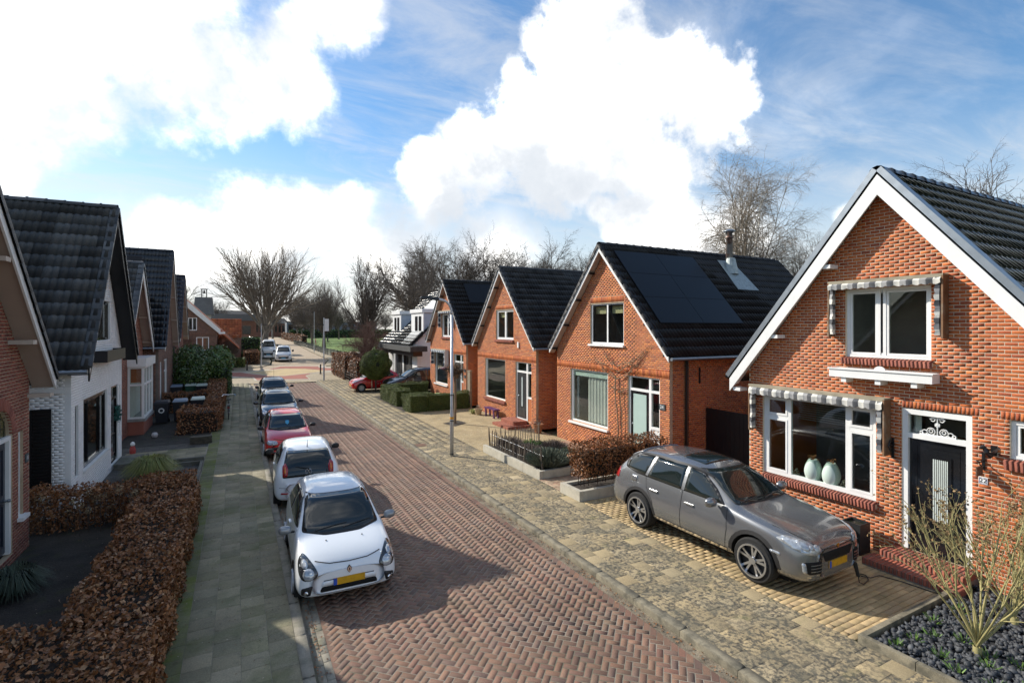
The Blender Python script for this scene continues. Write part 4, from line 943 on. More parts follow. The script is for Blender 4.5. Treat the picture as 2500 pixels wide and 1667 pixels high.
# ---------------------------------------------------------------- left side
OPA = [(12.0, 13.10, .22, 2.45), (13.40, 13.66, .78, 2.42)]
arc = [(12.55-math.sqrt(max(0, .55**2-((k+.5)*.0625)**2)), 12.55+math.sqrt(max(0, .55**2-((k+.5)*.0625)**2)), 2.45+k*.0625, 2.45+(k+1)*.0625) for k in range(8)]
hA, PA, SA_, rA = gable_house('brick_house', 'red brick house at the left edge with arched doorway and white barge board', -3.8, -1, 7.0, 14.0, 10.5, 3.42, 7.38, 9, .38, .2, m_brickR, m_mortar2, OPA+arc, tile=TILE_FLAT, tilemat=m_tileK, bw=.16, brackets=0, sidewall=False)
for f in (.36, .72, 1.0):
    yy = 10.5+3.6*f; zz = 7.38-4.0*f-.2; b = MB(); b.box(-3.44, yy-.22, zz-.12, -3.8, yy, zz-.04); b.build('bracket', M('beige_bracket', (.50,.43,.36), .6), hA)
out = []
for k in range(25):
    a = R(4+172*k/24); c = np.array((-3.80, 12.55+.65*math.cos(a), 2.45+.65*math.sin(a))); rad = np.array((0, math.cos(a), math.sin(a))); tan = np.array((0, -math.sin(a), math.cos(a)))
    out.append(mat4(c+np.array((.004,0,0)), rad*.20, tan*.066, np.array((.05,0,0)) if np.dot(np.cross(rad, tan), (1,0,0)) > 0 else np.array((.05,0,0))))
pieces('arch_brick', BOX, out, m_brickR, hA, cap=40)
b = MB()
for q in ((12.0,13.10,2.37,2.45),(12.0,12.09,.22,2.37),(13.01,13.10,.22,2.37)): PA.box(b, *q, .02, .12)
fr = b.build('door_frame', m_white, hA)
b = MB(); PA.box(b, 12.09, 13.01, .26, 2.37, .08, .13); frame_rect(b, PA, 12.2, 12.9, .4, 1.2, .03, .065, .08); frame_rect(b, PA, 12.2, 12.9, 1.35, 2.25, .03, .065, .08); dA = b.build('door', M('navy_door', (.015,.02,.035), .3), hA)
kb = MB(); kb.lathe([(.01,0),(.03,0),(.03,.02),(.012,.03),(.035,.06),(.03,.09),(.005,.1)], 8, (-3.87, 12.95, 1.25), axis='x'); kb.build('door_knob', m_zinc, dA)
b = MB(); b.prism([(-3.88, 12.55+.5*math.cos(R(a)), 2.45+.5*math.sin(R(a))) for a in range(0, 181, 15)], (-.02, 0, 0)); fl_ = b.build('fanlight', M('leaded_glass', (.10,.10,.04), .2, var=.4, vscale=12), hA)
for k in range(5):
    b = MB(); u = 12.15+k*.2; hh = math.sqrt(max(.01, .5**2-(u-12.55)**2)); b.box(-3.879, u-.006, 2.45, -3.868, u+.006, 2.45+hh); b.build('glazing_bar', m_black, fl_)
b = MB()
for z in (2.62, 2.8): b.box(-3.879, 12.1, z-.006, -3.868, 13.0, z+.006)
b.build('glazing_bar', m_black, fl_)
window(hA, PA, *OPA[1], [(OPA[1][0], OPA[1][1], [])], fw=.05, sill=m_white); room(hA, PA, *OPA[1], mat=m_roomd, depth=1)
pq = MB(); PA.box(pq, 13.74, 13.90, 1.78, 1.94, -.02, 0); pqo = pq.build('number_plate', M('slate_blue', (.07,.09,.10)), hA)
text_obj('number', '11', .12, (-3.777, 13.82, 1.86), ROT_E, m_white, pqo)
# B: white painted house
OPB = [(15.98,16.28,.85,2.60), (16.75,19.45,.83,2.62), (19.98,21.0,.22,2.64), (21.15,21.38,.85,2.6), (17.55,19.85,4.1,5.30)]
hB, PB, SB, rB = gable_house('white_house', 'white painted brick house with black window frames and weathered dark tile roof', -3.5, -1, 15.65, 21.62, 18.6, 3.56, 7.95, 9, .40, .26, m_brickW, m_mortarW, OPB, tile=TILE, tilemat=m_tileB, tw=.315, tl=.385,
    barge=m_black, soffit=m_black, bw=.22, side_open=[(-4.25,-3.86,.72,2.6)], side_cap=120)
b = MB(); b.prism([(-3.098, 15.39, 3.53), (-3.098, 18.6, 7.915), (-3.098, 18.6, 7.80), (-3.098, 15.39, 3.41)], (-.002, 0, 0)); b.build('white_edge', m_white, hB)
window(hB, PB, *OPB[0], [(OPB[0][0], OPB[0][1], [])], frame=m_blackg, fw=.05)
window(hB, PB, *OPB[1], [(16.75,17.45,[]),(17.45,18.75,[]),(18.75,19.45,[])], frame=m_blackg, fw=.07, sash=m_blackg); b = MB(); PB.box(b, 16.7, 19.5, .77, .83, -.05, .1); b.build('sill', m_whiteold, hB)
window(hB, PB, *OPB[3], [(OPB[3][0], OPB[3][1], [])], frame=m_white, fw=.05)
window(hB, PB, *OPB[4], [(17.55,18.3,[]),(18.3,19.1,[]),(19.1,19.85,[])], frame=m_blackg, fw=.06, sash=m_blackg)
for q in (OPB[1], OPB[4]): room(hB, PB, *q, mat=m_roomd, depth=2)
b = MB(); PB.box(b, 19.98, 21.0, .2, .85, .5, .6)
b = MB(); frame_rect(b, PB, 19.98, 21.0, .22, 2.64, .06, .03, .12); PB.box(b, 20.04, 20.94, 2.2, 2.27, .04, .12); PB.box(b, 20.04, 20.94, .28, 2.2, .07, .12); frame_rect(b, PB, 20.2, 20.8, .45, 1.1, .03, .055, .07); dB = b.build('door', m_blackg, hB)
pb = MB(); PB.box(pb, 20.04, 20.94, 2.27, 2.58, .08, .085); pb.build('pane', glass, dB)
b = MB(); b.box(-4.25, 15.68, .72, -3.86, 15.70, 2.6)
for i in range(24): b.box(-4.24, 15.655, .76+i*.077, -3.87, 15.68, .80+i*.077)
frame_rect(b, SB, -4.25, -3.86, .72, 2.6, .035, -.02, .03); b.build('louvred_shutter', m_black, hB)
b = MB(); b.box(-3.5, 15.625, 2.95, -4.4, 15.65, 3.07); b.build('band_course', m_brickW, hB)
wb = empty('window_box', (-3.35, 18.9, 3.5), 'black metal planter box below the upper window of the white house', 'planter'); b = MB(); b.box(-3.16,17.6,3.54,-3.2,20.1,3.86); b.box(-3.2,17.6,3.54,-3.48,17.63,3.86); b.box(-3.2,20.07,3.54,-3.48,20.1,3.86); b.box(-3.2,17.63,3.54,-3.48,20.07,3.57); b.build('box', M('black_sheet_metal', (.03,.03,.032), .35, metal=.5), wb)
b = MB(); b.box(-3.2,17.63,3.57,-3.48,20.07,3.78); b.build('soil', m_soil, wb)
# wreath beside the door
w_ = MB()
for k in range(260):
    a = random.uniform(0, 6.28); r = .20+random.gauss(0,.03); c = np.array((-3.42+random.gauss(0,.03), 20.5+r*math.cos(a), 1.75+r*math.sin(a))); d = rng.normal(size=3)*.035; e = rng.normal(size=3)*.012; w_.add([c-d, c+e, c+d, c-e], [(0,1,2,3)])
w_.build('wreath', M('teal_wreath', rough=.8, cols=[(.02,.10,.09),(.03,.14,.11),(.02,.06,.05)], rnd=.3, var=0), label='teal green wreath hanging on the black door of the white house', cat='wreath', base=(-3.42,20.5,1.5))
# B2: narrow brick house with bay window
hB2, PB2, SB2, rB2 = gable_house('brick_house', 'narrow brick house with white bay window beyond the white house', -4.05, -1, 24.2, 30.0, 27.1, 3.75, 7.25, 8, .42, .25, m_brickR, m_mortar2, [(26.2,28.7,.1,3.2)], tile=TILE_FLAT, tilemat=m_tileB, tw=.33, tl=.36, bw=.34, brackets=3, bracket_mat=m_soff, barge=m_whiteold)
b = MB(); b.box(-4.05,26.2,-.02,-3.5,28.7,.60); bay = b.build('bay_base', m_brickR, hB2)
b = MB(); b.box(-4.05,26.14,.58,-3.43,28.76,.68); b.build('bay_sill', m_stone, bay)
b = MB(); b.box(-4.05,26.1,2.86,-3.40,28.8,3.22); b.build('bay_fascia', m_white, bay)
b = MB(); b.box(-4.0,26.25,.7,-3.95,28.65,2.85); b.build('bay_curtain', m_curtw, hB2)
for P_, u0, u1, cols in ((Plane('y',26.22), -4.05, -3.5, [(-4.05,-3.5,[2.1])]), (Plane('x',-3.5,-1), 26.22, 28.68, [(26.22,27.05,[2.1]),(27.05,27.86,[2.1]),(27.86,28.68,[2.1])])):
    window(hB2, P_, u0, u1, .69, 2.855, cols, fw=.075, d=.0)
b = MB(); b.add([(-4.0,26.27,2.2),(-3.56,26.27,2.2),(-3.56,26.27,2.8),(-4.0,26.27,2.8)], [(0,1,2,3)]); b.build('amber_blind', M('amber_blind', (.42,.13,.04), .7, var=.1), hB2)
# C and D
OPC = [(31.7,32.6,.2,2.72),(33.3,34.9,.75,2.75)]
hC, PC, SC, rC = gable_house('brick_house', 'brown brick house with steep blue black tile roof and a large dark roof panel', -3.55, -1, 31.2, 37.4, 34.4, 3.56, 8.75, 9, .32, .2, m_brickB, m_mortarD, OPC, tile=TILE, tilemat=M('blue_black_tile', rough=.4, var=.15, rnd=.3, cols=[(.012,.016,.022),(.018,.022,.03),(.010,.013,.018)], dirt=[((.22,.17,.04), 7, .70, .76, .8)]), tw=.33, tl=.40, bw=.14, brackets=4, bracket_mat=m_soff, barge=m_whiteold, verge=True)
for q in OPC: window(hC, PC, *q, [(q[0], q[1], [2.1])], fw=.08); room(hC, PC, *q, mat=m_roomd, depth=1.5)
mC = (8.75-3.56)/(34.4-31.0); solar(rC, -8.4, -4.6, 2, 32.9, 34.1, 1, 34.4, 8.75, mC)
OPD = [(39.3,40.2,.2,2.7),(40.6,41.3,.6,2.7),(41.6,42.3,.6,2.7),(42.6,43.3,.6,2.7)]
hD, PD, SD, rD = gable_house('brick_house', 'last red brick house of the left row with narrow white windows', -3.55, -1, 38.7, 44.2, 41.5, 3.85, 8.0, 9, .32, .2, m_brickR, m_mortarD, OPD, tile=TILE, tilemat=M('plum_tile', rough=.3, var=.1, rnd=.25, cols=[(.016,.013,.018),(.022,.018,.024)]), tw=.3, tl=.38, bw=.14, brackets=4, bracket_mat=m_soff, barge=m_whiteold, cap=150, side_cap=50)
for q in OPD: window(hD, PD, *q, [(q[0], q[1], [])], fw=.07); room(hD, PD, *q, mat=m_roomd, depth=1.5)
# E: house across the crossing, gable to the camera
hE = empty('corner_house', (-5, 62, 0), 'brown brick corner house across the junction with white sloping barge board', 'house')
PE = Plane('y', 60.0)
def oE(z):
    r = -1.55 if z < 3.9 else -4.75+(6.95-z)*1.05
    return (-9.0, min(-1.9, r)) if z < 6.9 else None
OE = [(-4.42,-3.65,4.2,5.5),(-3.72,-2.62,2.2,3.55)]
brick_wall(hE, PE, oE, 0, 6.8, OE, m_brickB, m_mortarD, cap=60, soldiers=[(-9.0,-1.9,3.8,4.0,.004)])
for q in OE: window(hE, PE, *q, [(q[0], (q[0]+q[1])/2, []), ((q[0]+q[1])/2, q[1], [])], fw=.08); room(hE, PE, *q, mat=m_roomd, depth=1)
b = MB(); b.prism([(-5.0,59.75,7.35),(-1.6,59.75,4.0),(-1.6,59.75,4.3),(-5.0,59.75,7.65)], (0,.06,0)); b.prism([(-5.0,59.75,7.0),(-1.6,59.75,3.78),(-1.6,59.75,4.0),(-5.0,59.75,7.35)], (0,.2,0)); b.box(-1.75,59.7,3.85,-1.2,60.5,4.05); b.build('barge_board', m_whiteold, hE)
m_tileO = M('orange_pantile', rough=.7, var=.15, rnd=.25, cols=[(.42,.12,.045),(.36,.10,.04),(.48,.16,.06),(.30,.08,.035)])
b = MB(); b.prism([(-5.0,59.8,7.6),(-1.6,59.8,4.25),(.1,59.8,2.4),(.1,59.8,2.3),(-5,59.8,7.4)], (0,9,0)); b.prism([(-5.0,59.8,7.6),(-9,59.8,3.6),(-9,59.8,3.4),(-5,59.8,7.4)], (0,9,0)); b.build('roof', m_tileO, hE)
b = MB(); b.box(-9,60.1,0,-2.0,68.5,3.6); b.build('rear_wall', m_brickB, hE)
tb = empty('school_tower', (-4.4, 86, 0), 'grey tower roof with a small open bell frame behind the corner house', 'building')
b = MB(); b.box(-5.3,85.2,0,-3.5,87,6.3); b.build('wall', M('pale_render', (.5,.48,.44), .8), tb)
b = MB(); b.prism([(-5.7,84.9,6.4),(-3.1,84.9,6.4),(-3.35,85.6,8.85),(-5.45,85.6,8.85)], (0,2.2,0)); b.box(-5.75,84.8,6.3,-3.05,87.3,6.42); b.build('roof', M('grey_lead_roof', (.14,.14,.135), .6, var=.15), tb)
b = MB()
for x in (-4.65,-4.05): b.box(x-.06,86,8.85,x+.06,86.15,10.0)
b.box(-4.8,85.95,9.95,-3.9,86.2,10.08); b.lathe([(.02,9.9),(.10,9.8),(.14,9.55),(.22,9.42),(.2,9.4)], 10, (-4.35,86.07,0)); b.build('bell_frame', m_black, tb)
ob = empty('tiled_building', (-1.3, 73, 0), 'low building with bright orange tiled roof behind the corner house', 'building')
b = MB(); b.box(-4,72.4,0,.3,78,3.4); b.build('wall', m_brickB, ob)
b = MB(); b.prism([(-4.2,72,3.35),(.35,72,3.35),(.35,74.2,5.55),(-4.2,74.2,5.55)], (0,.1,-.1)); ro = b.build('roof', m_tileO, ob)
out = []
d = np.array((0,-2.2,-2.2)); Ls = np.linalg.norm(d); d /= Ls; nn = np.array((0,-.707,.707))
for r in range(8):
    for c in range(14): out.append(mat4(np.array((-4.0+c*.32, 72, 3.36))-d*(r+.5)*Ls/8+nn*.02, np.array((-.32,0,0)), d*Ls/8, nn))
pieces('roof_tile', TILE_S, out, m_tileO, ro, cap=112)
fb = empty('flat_building', (-2, 96, 0), 'long low flat roofed building in the distance left of the big tree', 'building')
b = MB(); b.box(-14,95,0,2.6,101,5.6); b.build('wall', m_brickB, fb); b = MB(); b.box(-14.2,94.8,5.6,2.8,101.2,6.7); b.build('roof_edge', M('grey_fascia', (.16,.165,.17), .7, var=.1), fb)
for k in range(8):
    b = MB(); b.box(-12+k*1.8,94.98,3.4,-10.8+k*1.8,95.0,4.8); b.build('window', m_blackg, fb)
# H30: white house with dormers, right
h30 = empty('white_dormer_house', (13, 45, 0), 'white house with two white dormers and black tiled roof behind the red car', 'house')
b = MB(); b.box(13.0,40.9,0,13.3,50.0,2.9); b.build('front_wall', m_white, h30)
b = MB(); b.box(13.3,40.9,0,23,41.1,3.0); b.prism([(12.6,40.9,3.0),(22.6,40.9,3.0),(17.6,40.9,7.6)], (0,.2,0)); b.build('gable_wall', m_brickW, h30)
b = MB(); b.box(13.3,49.8,0,23,50,3); b.box(22.8,41.1,0,23,49.8,3); b.build('rear_wall', m_white, h30)
b = MB(); b.prism([(12.2,40.5,2.95),(17.6,40.5,8.1),(17.6,40.5,7.95),(12.2,40.5,2.8)], (0,9.9,0)); b.prism([(23.2,40.5,2.95),(17.6,40.5,8.1),(17.6,40.5,7.95),(23.2,40.5,2.8)], (0,9.9,0)); r30 = b.build('roof', m_tileS, h30)
d = np.array((12.2-17.6,0,2.95-8.1)); Ls = np.linalg.norm(d); d /= Ls; nn = np.array((-d[2]*-1,0,0)); nn = np.array((d[2],0,-d[0])); nn = nn if nn[2] > 0 else -nn; out = []
for r in range(20):
    for c in range(33): out.append(mat4(np.array((12.2,40.65+c*.30,2.95))-d*(r+.5)*Ls/20+nn*.02, np.array((0,-.30,0)) if np.cross((0,-1,0), d).dot(nn) > 0 else np.array((0,.30,0)), d*Ls/20, nn))
pieces('roof_tile', TILE_S, out, M('glossy_black_tile', rough=.22, var=.1, rnd=.2, cols=[(.012,.012,.013),(.018,.018,.019)]), r30)
b = MB(); b.box(11.9,39.2,2.58,13.3,49.6,3.0); b.build('canopy', M('dark_fascia', (.05,.05,.048), .6, var=.2), h30)
b = MB(); b.box(12.2,39.4,2.2,12.95,49,2.578); b.build('canopy_soffit', m_black, h30)
for y0, y1 in ((47.2,50.0),(40.6,43.9)):
    b = MB(); b.box(13.5,y0+.1,3.9,15.9,y1-.1,5.75); dm = b.build('dormer', M('dormer_cheek_shade', (.50,.56,.62), .6, var=.05), r30)  # blue-grey shade on the white cheeks is put into their base colour
    b = MB(); b.box(13.3,y0-.05,5.75,16.3,y1+.05,6.05); b.build('dormer_fascia', m_white, dm)
    b = MB(); b.box(13.42,y0,3.8,13.5,y1,5.75); b.build('dormer_front', m_white, dm)
    for k in range(2):
        yy = y0+.5+k*1.0; b = MB(); b.box(13.40,yy,4.2,13.42,yy+.7,5.45); b.build('window', m_blackg, dm)
b = MB(); b.prism([(12.25,41.0,3.05),(13.6,41.0,4.4),(13.6,41.0,4.25),(12.25,41.0,2.9)], (0,2.6,0)); b.build('sloping_slab', M('pale_slab', (.5,.52,.52), .6), r30)
b = MB(); b.prism([(15.4,43.5,6.15),(17.0,43.5,7.7),(17.0,43.5,7.6),(15.4,43.5,6.05)], (0,3.4,0)); b.build('skylight', M('pale_slab', (.5,.52,.52)), r30)
b = MB(); b.box(18.3,43.5,7.2,18.9,44.2,8.6); b.build('chimney', m_white, r30)
for y0, y1 in ((42.3,44.6),(45.3,46.5),(46.8,48.0)):
    b = MB(); b.box(12.94,y0,.05,12.99,y1,2.3); go = b.build('garage_door', M('dark_garage', (.06,.06,.06), .5), h30)
    for k in range(3):
        b = MB(); w = (y1-y0)/3; b.box(12.925,y0+w*k+.08,1.3,12.94,y0+w*(k+1)-.08,2.1); b.build('pane', m_blackg, go)
b = MB()
for y in (44.75, 45.05): b.box(12.2,y,.0,12.32,y+.12,2.3)
b.build('canopy_post', m_white, h30)
# distant buildings on the right and along the far road
fh = empty('dark_bungalow', (40, 120, 0), 'dark roofed bungalow with brick piers beyond the grass field', 'building')
def far_block(name, label, x0, y0, x1, y1, h, wm, rm, nwin=0, ridge=0):
    e = empty(name, ((x0+x1)/2, (y0+y1)/2, 0), label, 'building')
    b = MB(); b.box(x0,y0,0,x1,y1,h); b.build('wall', wm, e)
    b = MB()
    if ridge: b.prism([(x0-.4,y0-.4,h),(x1+.4,y0-.4,h),(x1-1.5,y0+(y1-y0)/2,h+ridge),(x0+1.5,y0+(y1-y0)/2,h+ridge)], (0,.1,-.1)); b.prism([(x0-.4,y0-.4,h+.002),(x0-.4,y1,h+.002),(x0+1.5,(y0+y1)/2,h+ridge)], (.1,0,-.1))
    else: b.box(x0-.2,y0-.2,h,x1+.2,y1+.2,h+.35)
    b.build('roof', rm, e)
    for k in range(nwin):
        w = (x1-x0)/nwin; b = MB(); b.box(x0+w*k+w*.2,y0-.05,h*.35,x0+w*k+w*.8,y0-.002,h*.85); b.build('window', m_blackg, e)
    return e
bpy.data.objects.remove(fh)
m_farR = M('far_dark_roof', (.05,.05,.05), .8, var=.2)
far_block('dark_bungalow', 'dark roofed bungalow with brick piers beyond the grass field', 33, 104, 48, 114, 3.4, m_brickB, m_farR, 9, 3.0)
far_block('gym_building', 'grey flat school block behind the beige shed', 25, 78, 38, 86, 4.2, M('grey_block', (.14,.13,.12), .8, var=.1), m_farR, 0)
for i, (x0, y0, x1, y1, h, lab) in enumerate([(-30,150,4,160,6.5,'long low terrace of dark houses far down the road on the left'), (20,262,62,272,7,'pale terrace at the far end of the avenue'), (70,235,115,245,8,'long flat building on the horizon right of the meadow'), (-70,120,-20,130,7,'dark terrace on the horizon behind the left houses'),(2,275,22,285,6.5,'small houses closing the far end of the road')]):
    far_block('far_terrace', lab, x0, y0, x1, y1, h, m_brickB if i != 1 else M('far_pale', (.20,.22,.24), .8, var=.2, vscale=.5), m_farR, 12, 2.5 if i in (0,3,4) else 0)
sh_ = empty('garden_shed', (20, 66, 0), 'small beige shed with flat dark roof beside the green fence', 'shed')
b = MB(); b.box(16.6,66,0,21.5,70,2.35); b.build('wall', M('beige_board', (.52,.45,.31), .8, var=.1), sh_)
b = MB(); b.box(16.58,65.95,0,21.45,66.0,2.3); b.build('dark_side', M('shed_brown', (.08,.07,.055), .8), sh_)
b = MB(); b.box(16.3,65.7,2.35,21.8,70.3,2.55); b.build('roof', M('shed_roof', (.24,.21,.13), .85, var=.1), sh_)
# ================================================================== VEGETATION
def leaf_mats(P, Nrm, size, asp=.6, flat=.5):
    """orientation matrices for leaves at points P with loosely outward normals"""
    n = len(P); nz = Nrm+rng.normal(size=(n,3))*flat; nz /= np.linalg.norm(nz, axis=1)[:,None]+1e-9
    t = rng.normal(size=(n,3)); ax = np.cross(t, nz); ax /= np.linalg.norm(ax, axis=1)[:,None]+1e-9; ay = np.cross(nz, ax)
    s = size*rng.uniform(.65, 1.25, n)
    m = np.zeros((n,4,4)); m[:,3,3] = 1; m[:,:3,0] = ax*s[:,None]; m[:,:3,1] = ay*(s*asp)[:,None]; m[:,:3,2] = nz*s[:,None]; m[:,:3,3] = P
    return m
LEAF = (np.array([(-.5,0,0),(-.1,-.5,.10),(.5,0,-.04),(-.1,.5,.10),(-.1,0,.0)], float), np.array([(0,1,4,4),(4,1,2,2),(0,4,3,3),(4,2,3,3)]))
LEAF = (np.array([(-.5,0,.0),(0,-.5,.14),(.5,0,.0),(0,.5,.14),(0,0,-.02)], float), np.array([(0,1,4),(1,2,4),(2,3,4),(3,0,4)]))
def box_surface(boxes, n, depth=.14, out=.05, faces=(1,1,1,1,1)):
    """points near the surface of axis-aligned boxes; returns points, normals"""
    P = []; Q = []; ar = []
    for b in boxes:
        x0,y0,z0,x1,y1,z1 = b; ar.append(((x1-x0)*(y1-y0), (y1-y0)*(z1-z0)*2, (x1-x0)*(z1-z0)*2))
    tot = sum(sum(a) for a in ar)
    for b, a in zip(boxes, ar):
        x0,y0,z0,x1,y1,z1 = b
        for k, A in enumerate(a):
            m = int(n*A/tot)
            if m == 0: continue
            u = rng.uniform(size=(m,3)); p = np.array((x0,y0,z0))+u*np.array((x1-x0,y1-y0,z1-z0)); nn = np.zeros((m,3)); d = rng.exponential(depth*.5, m)-out*rng.uniform(size=m)
            if k == 0: p[:,2] = z1-d; nn[:,2] = 1
            elif k == 1: s = np.where(rng.uniform(size=m) < .5, 1, -1); p[:,0] = np.where(s > 0, x1-d, x0+d); nn[:,0] = s
            else: s = np.where(rng.uniform(size=m) < .5, 1, -1); p[:,1] = np.where(s > 0, y1-d, y0+d); nn[:,1] = s
            P.append(p); Q.append(nn)
    return np.concatenate(P), np.concatenate(Q)
def lumpy(P, amp=.05, sc=2.2):
    o = np.sin(P[:,0]*sc+1.3)*np.sin(P[:,1]*sc*1.1+.4)+np.sin(P[:,0]*sc*2.7+P[:,1]*2.1)*.5+np.sin(P[:,1]*sc*3.3+P[:,2]*5)*.4
    P = P.copy(); P[:,2] += amp*o*np.clip(P[:,2]/.6, 0, 1); P[:,0] += amp*.6*np.sin(P[:,1]*sc*2+P[:,2]*4); P[:,1] += amp*.6*np.sin(P[:,0]*sc*2+P[:,2]*4); return P
def hedge(name, label, cat, boxes, n, size, mat, coremat, cap=0, depth=.16, out=.06, asp=.62, core=.10, stems=0, grp=None, lump=.07, flat=.7):
    b0 = boxes[0]; base = ((b0[0]+b0[3])/2, (b0[1]+b0[4])/2, b0[2]); e = empty(name, base, label, cat, grp)
    P, Q = box_surface(boxes, n, depth, out); P = lumpy(P, lump); mats = leaf_mats(P, Q, size, asp, flat)
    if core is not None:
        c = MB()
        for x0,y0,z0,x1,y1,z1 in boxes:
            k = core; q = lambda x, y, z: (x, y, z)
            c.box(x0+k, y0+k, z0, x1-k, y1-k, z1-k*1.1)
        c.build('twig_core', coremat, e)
    if stems:
        s = MB()
        for i in range(stems):
            b = random.choice(boxes); x, y = random.uniform(b[0]+.1, b[3]-.1), random.uniform(b[1]+.1, b[4]-.1); p = np.array((x, y, b[2]-.2)); d = np.array((random.gauss(0,.12), random.gauss(0,.12), 1))
            s.tube([p, p+d*(b[5]-b[2])*.5, p+d*(b[5]-b[2])*.95+np.array((random.gauss(0,.08), random.gauss(0,.08), .05))], [.014,.01,.004], 4)
        s.build('stems', m_twig, e)
    pieces('leaf', LEAF, mats, mat, e, cap=cap, rest='_foliage')
    return e
m_twig = M('twig_brown', (.075,.055,.04), .85, var=.3, vscale=9)
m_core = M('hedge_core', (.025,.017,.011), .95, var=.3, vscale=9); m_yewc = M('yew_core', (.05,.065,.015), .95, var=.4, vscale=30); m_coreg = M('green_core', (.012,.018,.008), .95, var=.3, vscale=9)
m_beech = M('beech_leaf', rough=.55, var=.15, vscale=2.5, rnd=.3, spec=.45, cols=[(.19,.070,.022),(.27,.105,.031),(.14,.054,.019),(.34,.155,.06),(.22,.082,.026),(.42,.24,.12),(.095,.038,.016)])
m_beechl = M('beech_leaf_bright', rough=.5, var=.12, rnd=.3, spec=.45, cols=[(.20,.075,.022),(.27,.105,.032),(.15,.055,.018),(.34,.15,.055),(.22,.085,.026)])
m_yew = M('yew_leaf', rough=.6, var=.25, vscale=2, rnd=.35, cols=[(.10,.135,.022),(.14,.175,.030),(.07,.10,.018),(.17,.195,.04)])
m_laurel = M('laurel_leaf', rough=.22, var=.2, rnd=.35, spec=.6, cols=[(.05,.10,.022),(.075,.13,.03),(.035,.07,.018),(.11,.17,.04),(.055,.11,.024)])
m_laurel2 = M('light_laurel_leaf', rough=.25, var=.2, rnd=.35, spec=.6, cols=[(.07,.14,.03),(.10,.18,.04),(.05,.10,.025),(.14,.20,.04)])
hedge('beech_hedge', 'large brown beech hedge along the left pavement in the foreground', 'hedge', [(-1.95,8.2,.02,-.86,14.5,.86),(-4.1,3.4,.02,-.86,8.2,.86)], 46000, .070, m_beech, m_core, cap=300, depth=.18)
hedge('beech_hedge', 'thin brown hedge crossing the front garden before the white house', 'hedge', [(-4.0,14.5,.05,-.95,15.05,.92)], 7500, .07, m_beech, m_core, core=None, stems=60, depth=.2)
# hydrangea heads in the cross hedge
hyd = empty('hydrangea', (-2.6,14.3,.03), 'dry tan hydrangea heads standing among the cross hedge', 'shrub'); m_hyd = M('dry_hydrangea', rough=.9, rnd=.3, cols=[(.26,.19,.10),(.20,.14,.08),(.32,.25,.14)], var=0)
for k in range(26):
    hy = MB(); c = np.array((random.uniform(-3.8,-1.4), 14.3+random.uniform(-.25,.2), random.uniform(.45,.92)))
    for q in range(26):
        d = rng.normal(size=3); d /= np.linalg.norm(d); p = c+d*.075; t = np.cross(d, rng.normal(size=3)); t /= np.linalg.norm(t); e_ = np.cross(d, t); hy.add([p-t*.02, p+e_*.016, p+t*.02, p-e_*.016], [(0,1,2,3)])
    fh_ = hy.build('flower_head', m_hyd, hyd); hy = MB(); hy.tube([c-np.array((0,0,c[2]-.03)), c], [.006,.004], 4); hy.build('stalk', m_twig, fh_)
hedge('beech_hedge', 'brown beech hedge beside the parked bicycle on the left pavement', 'hedge', [(-2.25,25.3,.03,-.72,27.3,.98),(-1.35,27.3,.03,-.70,33.0,1.05)], 9000, .085, m_beech, m_core)
hedge('beech_hedge', 'brown hedge behind the dark wheelie bins by the bay window house', 'hedge', [(-3.5,32.0,.03,-1.35,32.7,1.05)], 2600, .09, m_beech, m_core)
hedge('beech_hedge', 'farther brown hedge around the green lidded bins', 'hedge', [(-1.55,33.1,.03,-.72,38.6,1.1),(-3.5,38.2,.03,-1.55,38.9,1.1)], 5500, .09, m_beech, m_core)
hedge('laurel_hedge', 'narrow dark green evergreen hedge at the far end of the left pavement', 'hedge', [(-1.15,38.7,.03,-.5,44.6,1.75)], 5000, .13, m_laurel, m_coreg)
hedge('beech_hedge', 'copper beech hedge in the concrete planter beside the grey car', 'hedge', [(7.95,10.88,.48,10.9,11.52,1.38)], 8000, .062, m_beechl, m_core, stems=26, core=.2, depth=.22)
hedge('yew_hedge', 'clipped green yew hedge nearest the topiary ball tree', 'hedge', [(7.85,28.6,.03,8.75,32.2,.92)], 20000, .042, m_yew, m_yewc, depth=.07, out=.02, core=.05)
hedge('yew_hedge', 'long clipped yew hedge in front of the farthest brick house', 'hedge', [(7.9,26.1,.03,8.9,27.6,.92),(8.9,26.1,.03,11.3,26.75,.92)], 20000, .042, m_yew, m_yewc, depth=.07, out=.02, core=.05)
hedge('yew_hedge', 'low yew hedge in front of the dark minivan', 'hedge', [(8.75,32.2,.03,11.0,32.8,.9)], 8000, .045, m_yew, m_yewc, depth=.07, out=.02, core=.05)
hedge('beech_hedge', 'tall brown beech hedge on the far right corner of the junction', 'hedge', [(7.95,45.3,.03,9.0,52.0,2.1),(9.0,51.2,.03,18,52,2.1),(8.2,41.6,.4,8.9,45.3,1.9)], 12000, .13, m_beechl, m_core)
hedge('privet_hedge', 'low green hedge across the junction on the left', 'hedge', [(-5.5,63.6,.05,-.6,64.3,1.0),(-.6,64.2,.05,.6,67.5,1.0)], 5000, .14, m_yew, m_coreg)
hedge('beech_hedge', 'small brown hedge beside the trunk of the big bare tree', 'hedge', [(0.6,68.5,.05,2.2,75,1.6)], 3500, .16, m_beech, m_core)
hedge('laurel_hedge', 'dark evergreen hedge behind the big bare tree trunk', 'hedge', [(-.5,78,.05,2.6,86,3.0)], 4500, .22, m_laurel, m_coreg)
hedge('privet_hedge', 'dark hedge row along the far side of the grass field', 'hedge', [(19,231,.05,75,234,3.2)], 5000, .6, m_laurel, m_coreg, lump=.4)
